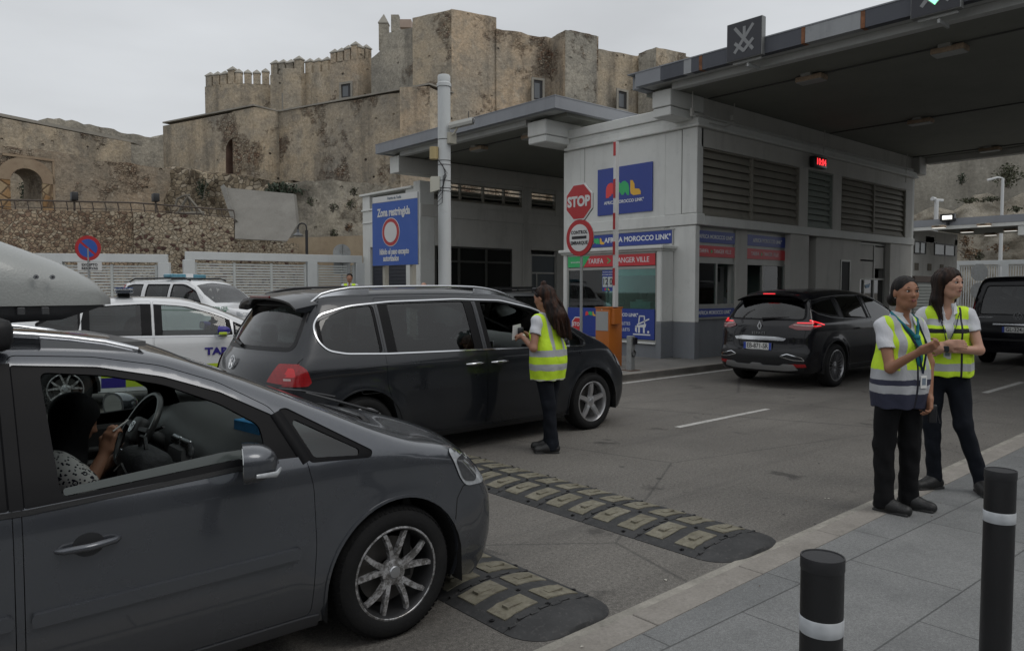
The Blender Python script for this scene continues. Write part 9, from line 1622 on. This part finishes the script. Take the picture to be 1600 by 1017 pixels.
for s,x_ in ((-1,0.03),(1,0.03)):
    b=MB(); c=i2['pel']+rv2*s*0.095+f2*0.150+V3(0,0,0.065); b.prism([(-.06,-.06),(.06,-.06),(.06,.06),(-.06,.06)],c,-rv2,VZ,0.012); b.build('vest_pocket',VM2,w2,bevel=0.006)
    b=MB(); c=i1['ch']+rv1*s*0.075+f1*0.155+V3(0,0,-0.03); b.prism([(-.05,-.06),(.05,-.06),(.05,.05),(-.05,.05)],c,-rv1,VZ,0.012) ; b.build('vest_pocket',VM1,w1,bevel=0.006) if 0 else None
# ---- woman at the car window, seen from behind
def hair3(A,M,hc,nk,rv,f): return [('e',A(0,-0.026,0.034),(0.086,0.106,0.090),M,0.02),('e',A(0.0,-0.045,0.135),(0.030,0.030,0.030),M,0.015),('c',A(0,-0.07,0.0),A(0.0,-0.12,-0.22),0.075,0.085,0.05),('c',A(0.0,-0.12,-0.22),A(0.03,-0.125,-0.42),0.085,0.035,0.05),('c',A(-0.05,-0.07,-0.1),A(-0.06,-0.10,-0.33),0.04,0.02,0.05),('c',A(0.05,-0.07,-0.1),A(0.09,-0.10,-0.36),0.045,0.02,0.05)],[('e',A(0,0.11,-0.035),(0.072,0.085,0.09),M,0.02)]
W3=dict(f=(-0.80,0.60),pel=(0.03,0.0,0.92),chest=(0.015,0.0,1.20),neck=(0.0,0.0,1.40),head=(-0.025,0.01,1.575),hf=(-0.86,0.50),hpitch=-0.25,shL=(-0.085,-0.13,1.345),elL=(-0.115,-0.21,1.075),wrL=(-0.235,-0.02,1.185),hdL=(-0.5,0.8,0.1),hnL=(0.3,0.3,-0.6),curlL=0.7,thL=1,shR=(0.09,0.13,1.345),elR=(0.02,0.24,1.09),wrR=(-0.20,0.19,1.19),hdR=(-0.8,-0.2,0.1),hnR=(0,-0.5,-0.6),curlR=0.7,knL=(0.035,-0.06,0.50),anL=(0.075,-0.07,0.10),knR=(0.05,0.08,0.50),anR=(0.045,0.09,0.10),toeL=(-0.97,-0.1),toeR=(-0.95,0.15))
f3=nrm([-0.8,0.6,0]); rv3=np.array([f3[1],-f3[0],0]); VM3=vestmat('bright lime vest cloth',rv3,[(0.985,1.05,None),(0.845,0.91,None),(0.74,0.755,(0.55,0.55,0.5))],[(0.06,0.10,1.0,2,None),(-0.10,-0.06,1.0,2,None)],LIME)
p3=onz(852,705,0.0); w3,i3=figure('woman seen from behind in a lime vest, long brown hair, at the dark minivan window',(p3[0],p3[1],0.0),RZP-math.atan(52/1177),W3,dict(skin=SK3,trm=TRN,hem=0.062,tr=1.05,shirt=SHW,sleeve=0.5,vest=VM3,vz=0.745,vneck=0,hair=hair3,hairm=HRD,h=0.006))
A=i3['A']; strands(w3,[[A(0,-0.1,0.05),A(0.0,-0.17,-0.10),A(0.02,-0.19,-0.28),A(0.03,-0.16,-0.48)],[A(-0.05,-0.09,0.0),A(-0.06,-0.15,-0.15),A(-0.06,-0.15,-0.33),A(-0.05,-0.14,-0.43)],[A(0.05,-0.09,0.0),A(0.08,-0.14,-0.15),A(0.09,-0.15,-0.30),A(0.11,-0.12,-0.45)]],HRD,60,0.005,0.045)
b=MB(); b.lathe([(0.088,-0.006),(0.094,0.0),(0.088,0.006)],n=24); me=b.mesh('sunglasses',60); b=MB()
for s in (-1,1): b.tube([A(s*0.085,0.0,0.02),A(s*0.086,0.045,0.065),A(s*0.05,0.06,0.095)],0.004,5); b.rbox(*(lambda q:(q[0]-0.022,q[0]+0.022,q[1]-0.022,q[1]+0.022,q[2]-0.016,q[2]+0.016))(A(s*0.045,0.055,0.098)),0.008)
b.build('sunglasses',SCR,w3,smooth=60)
ph=empty('phone',(p3[0],p3[1],0),RZP-math.atan(52/1177),'small dark device and papers held by the woman at the minivan window','device'); q=i3['arms'][1][2]+V3(-0.02,0.09,0.03); b=MB(); b.rbox(q[0]-0.03,q[0]+0.03,q[1]-0.05,q[1]+0.05,q[2]-0.02,q[2]+0.05,0.008); b.build('device_body',SCR,ph,smooth=50); b=MB(); b.add([tuple(q+V3(*v)) for v in ((-0.08,-0.02,0.07),(0.0,0.0,0.09),(0.02,0.02,-0.06),(-0.09,0.0,-0.08))],[(0,1,2,3)]); b.add([tuple(q+V3(*v)) for v in ((-0.08,-0.017,0.07),(0.0,0.003,0.09),(0.02,0.023,-0.06),(-0.09,0.003,-0.08))],[(3,2,1,0)]); b.build('papers',PAPER,ph)
b=MB(); q=i3['arms'][1][2]-nrm(i3['arms'][1][2]-i3['arms'][1][1])*0.015; b.sphere(q,0.029,12,8,sc=(1,1,0.9)); b.build('bracelet',PAPER,w3,smooth=60)
# ---- driver of the grey minivan
g=NG('patterned cotton'); v=g.vor(23,'F1'); v2=g.vor(17,'DISTANCE_TO_EDGE'); m_=g.math('MULTIPLY',g.math('GREATER_THAN',v,0.16),g.math('LESS_THAN',v,0.30)); m2=g.math('LESS_THAN',v,0.08); m3=g.math('LESS_THAN',g.vor(60,'F1'),0.33); pm_=g.math('MAXIMUM',g.math('MAXIMUM',m_,m2),m3); PATT=g.out(g.mix(pm_,(0.55,0.54,0.52),(0.012,0.012,0.022)),0.8,g.noise(8,3),0.3,0.01,0.2)
BKH=cloth('black scarf cloth',(0.006,0.006,0.007),0.2,0.8); DX,DY=0.80,4.26
t=empty('person',(DX,DY,0.0),0,'driver in black headscarf and black and white patterned top, inside the grey minivan','person'); Md=rotm((0.75,-0.2,-0.25))
HP,HC,A,M=head_prims(V3(0.02,-0.0,1.00),nrm([0.92,-0.25,-0.35])); wr=V3(0.115,-0.16,0.86); el=V3(0.02,-0.20,0.70)
body=HP+[('c',V3(-0.06,0,0.83),V3(-0.01,0,0.93),0.06,0.05,0.03),('e',V3(-0.15,0,0.60),(0.13,0.19,0.22),None,0.05),('c',V3(-0.08,-0.17,0.80),el,0.05,0.04,0.03),('c',el,wr,0.038,0.026,0.02),('c',V3(-0.08,0.17,0.80),V3(0.1,0.24,0.62),0.05,0.04,0.03),('c',V3(0.1,0.24,0.62),V3(0.28,0.12,0.80),0.038,0.026,0.02),('c',V3(-0.15,-0.1,0.45),V3(0.35,-0.12,0.52),0.09,0.07,0.05),('c',V3(-0.15,0.1,0.45),V3(0.35,0.12,0.52),0.09,0.07,0.05),('c',V3(0.35,-0.12,0.52),V3(0.55,-0.12,0.33),0.06,0.045,0.03),('c',V3(0.35,0.12,0.52),V3(0.55,0.12,0.33),0.06,0.045,0.03)]+hand_prims(wr,(0.25,-0.05,0.95),(0.8,0.5,0.1),0.75,1.0,1)+hand_prims(V3(0.28,0.12,0.80),(0.5,-0.2,0.6),(0.3,-0.8,0),0.8)
link('body',sdf_mesh('body',body,(-0.5,-0.5,0.25),(0.75,0.5,1.2),0.006,HC),SK3,t)
link('headscarf',sdf_mesh('headscarf',[('e',A(0,-0.02,0.035),(0.094,0.115,0.105),M,0.03),('c',A(0,0.0,-0.04),A(0,0.02,-0.15),0.088,0.062,0.06),('c',V3(-0.07,0,0.80),V3(-0.02,0,0.90),0.11,0.09,0.06),('e',V3(-0.06,-0.02,0.79),(0.11,0.14,0.05),None,0.05)],(-0.4,-0.4,0.6),(0.4,0.4,1.25),0.006,[('e',A(0,0.11,-0.03),(0.055,0.05,0.075),M,0.02)]),BKH,t)
link('top',sdf_mesh('top',[('e',V3(-0.13,0,0.62),(0.155,0.215,0.24),None,0.05),('c',V3(-0.08,-0.17,0.79),V3(-0.0,-0.21,0.72),0.078,0.072,0.05),('c',V3(-0.08,0.17,0.79),V3(0.1,0.24,0.62),0.078,0.06,0.05),('c',V3(-0.1,-0.1,0.79),V3(0.0,-0.12,0.72),0.09,0.08,0.05)],(-0.5,-0.5,0.3),(0.4,0.5,0.95),0.007),PATT,t)
link('trousers',sdf_mesh('trousers',[('c',V3(-0.15,s*0.1,0.45),V3(0.35,s*0.12,0.52),0.10,0.08,0.05) for s in (-1,1)]+[('c',V3(0.35,s*0.12,0.52),V3(0.52,s*0.12,0.36),0.075,0.06,0.03) for s in (-1,1)],(-0.4,-0.4,0.3),(0.7,0.4,0.7),0.01),TRK,t)
pn_=empty('cigarette',(DX,DY,0),0,'thin white cigarette held up by the driver of the grey minivan','cigarette'); b=MB(); b.cyl(V3(0.14,-0.19,0.955),V3(0.215,-0.17,1.0),0.004,n=8); b.build('paper_tube',PAPER,pn_,smooth=50)
# ---- people farther off
def stand(fx,fy,H_=1.72,arm=0.0): 
    f=nrm([fx,fy,0]); r=np.array([f[1],-f[0],0]); k=H_/1.70; P=lambda a,b,z:tuple(r*a+f*b+V3(0,0,z*k)); return dict(f=(fx,fy),pel=P(0,0,.92),chest=P(0,0,1.23),neck=P(0,0,1.43),head=P(0,.02,1.60),shR=P(.18,0,1.38),shL=P(-.18,0,1.38),elR=P(.22,0,1.10),elL=P(-.22,0,1.10),wrR=P(.2,.1,.88),wrL=P(-.2,.1,.88),hnR=P(-1,0,0),hnL=P(1,0,0),knR=P(.09,.01,.5),knL=P(-.09,.01,.5),anR=P(.10,0,.10),anL=P(-.10,0,.10),toeR=(f[0],f[1]),toeL=(f[0],f[1]))
hs=lambda A,M,hc,nk,rv,f:([('e',A(0,-0.022,0.036),(0.083,0.100,0.088),M,0.02)],[('e',A(0,0.11,-0.03),(0.075,0.085,0.085),M,0.02)])
q=at(547,470,20.5); sheet('step',[(q[0]-1.2,q[1]-0.7),(q[0]+1.2,q[1]-0.7),(q[0]+1.2,q[1]+1.0),(q[0]-1.2,q[1]+1.0)],0.33,PAVC,th=0.3); figure('bearded man in a lime vest standing far off before the white fence',(q[0],q[1],0.332),RZP,stand(0.1,-1,1.76),dict(skin=SK3,trm=TRN,shirt=SHW,vest=vestmat('far lime vest',(1,0,0),[(1.0,1.06,None)],[],LIME),vz=0.8,hair=hs,hairm=HBK,h=0.011,fem=0))
q=at(663,470,19.5); figure('man with shaved head, only his crown showing above the dark minivan roof',(q[0],q[1],0.17),RZP,stand(-0.3,-0.9,1.66),dict(skin=SK2,trm=TRN,shirt=cloth('dark shirt',(0.03,0.03,0.04)),h=0.012,fem=0))
q=onY(1137,520,11.0); figure('ticket clerk in a white shirt sitting behind a monitor in the side window',(q[0],q[1],0.13),RZP,stand(-0.1,-1,1.60),dict(skin=SK1,trm=TRN,shirt=SHW,hair=hs,hairm=HBK,h=0.011,fem=0))
# ================================================================== unseen building added behind the viewer to shape reflections in the paintwork
t=empty('reflection_building',(0,0,0),0,'long grey building added unseen behind the viewer for the car paint to reflect','building'); TW=m_paint('reflection wall grey',(0.16,0.16,0.155))
put('wall',TW,t,[(-26,60,-17,-16,0,6.5)]); put('wall',TW,t,[(-26,-25,-15.9,30,0,5.0)]); put('roof_edge',FAS,t,[(-26,60,-17.3,-15.6,6.51,6.9)]); 
for k in range(14): put('window',mat('reflection window glass',(0.03,0.035,0.04),0.1),t,[(-22+k*5.6,-18.5+k*5.6,-15.99,-15.95,1.0,3.2)])

for o in bpy.data.objects:
    if o.parent is None and 'label' in o and len(o['label'].split())>16: print('LONGLABEL',o['label'])
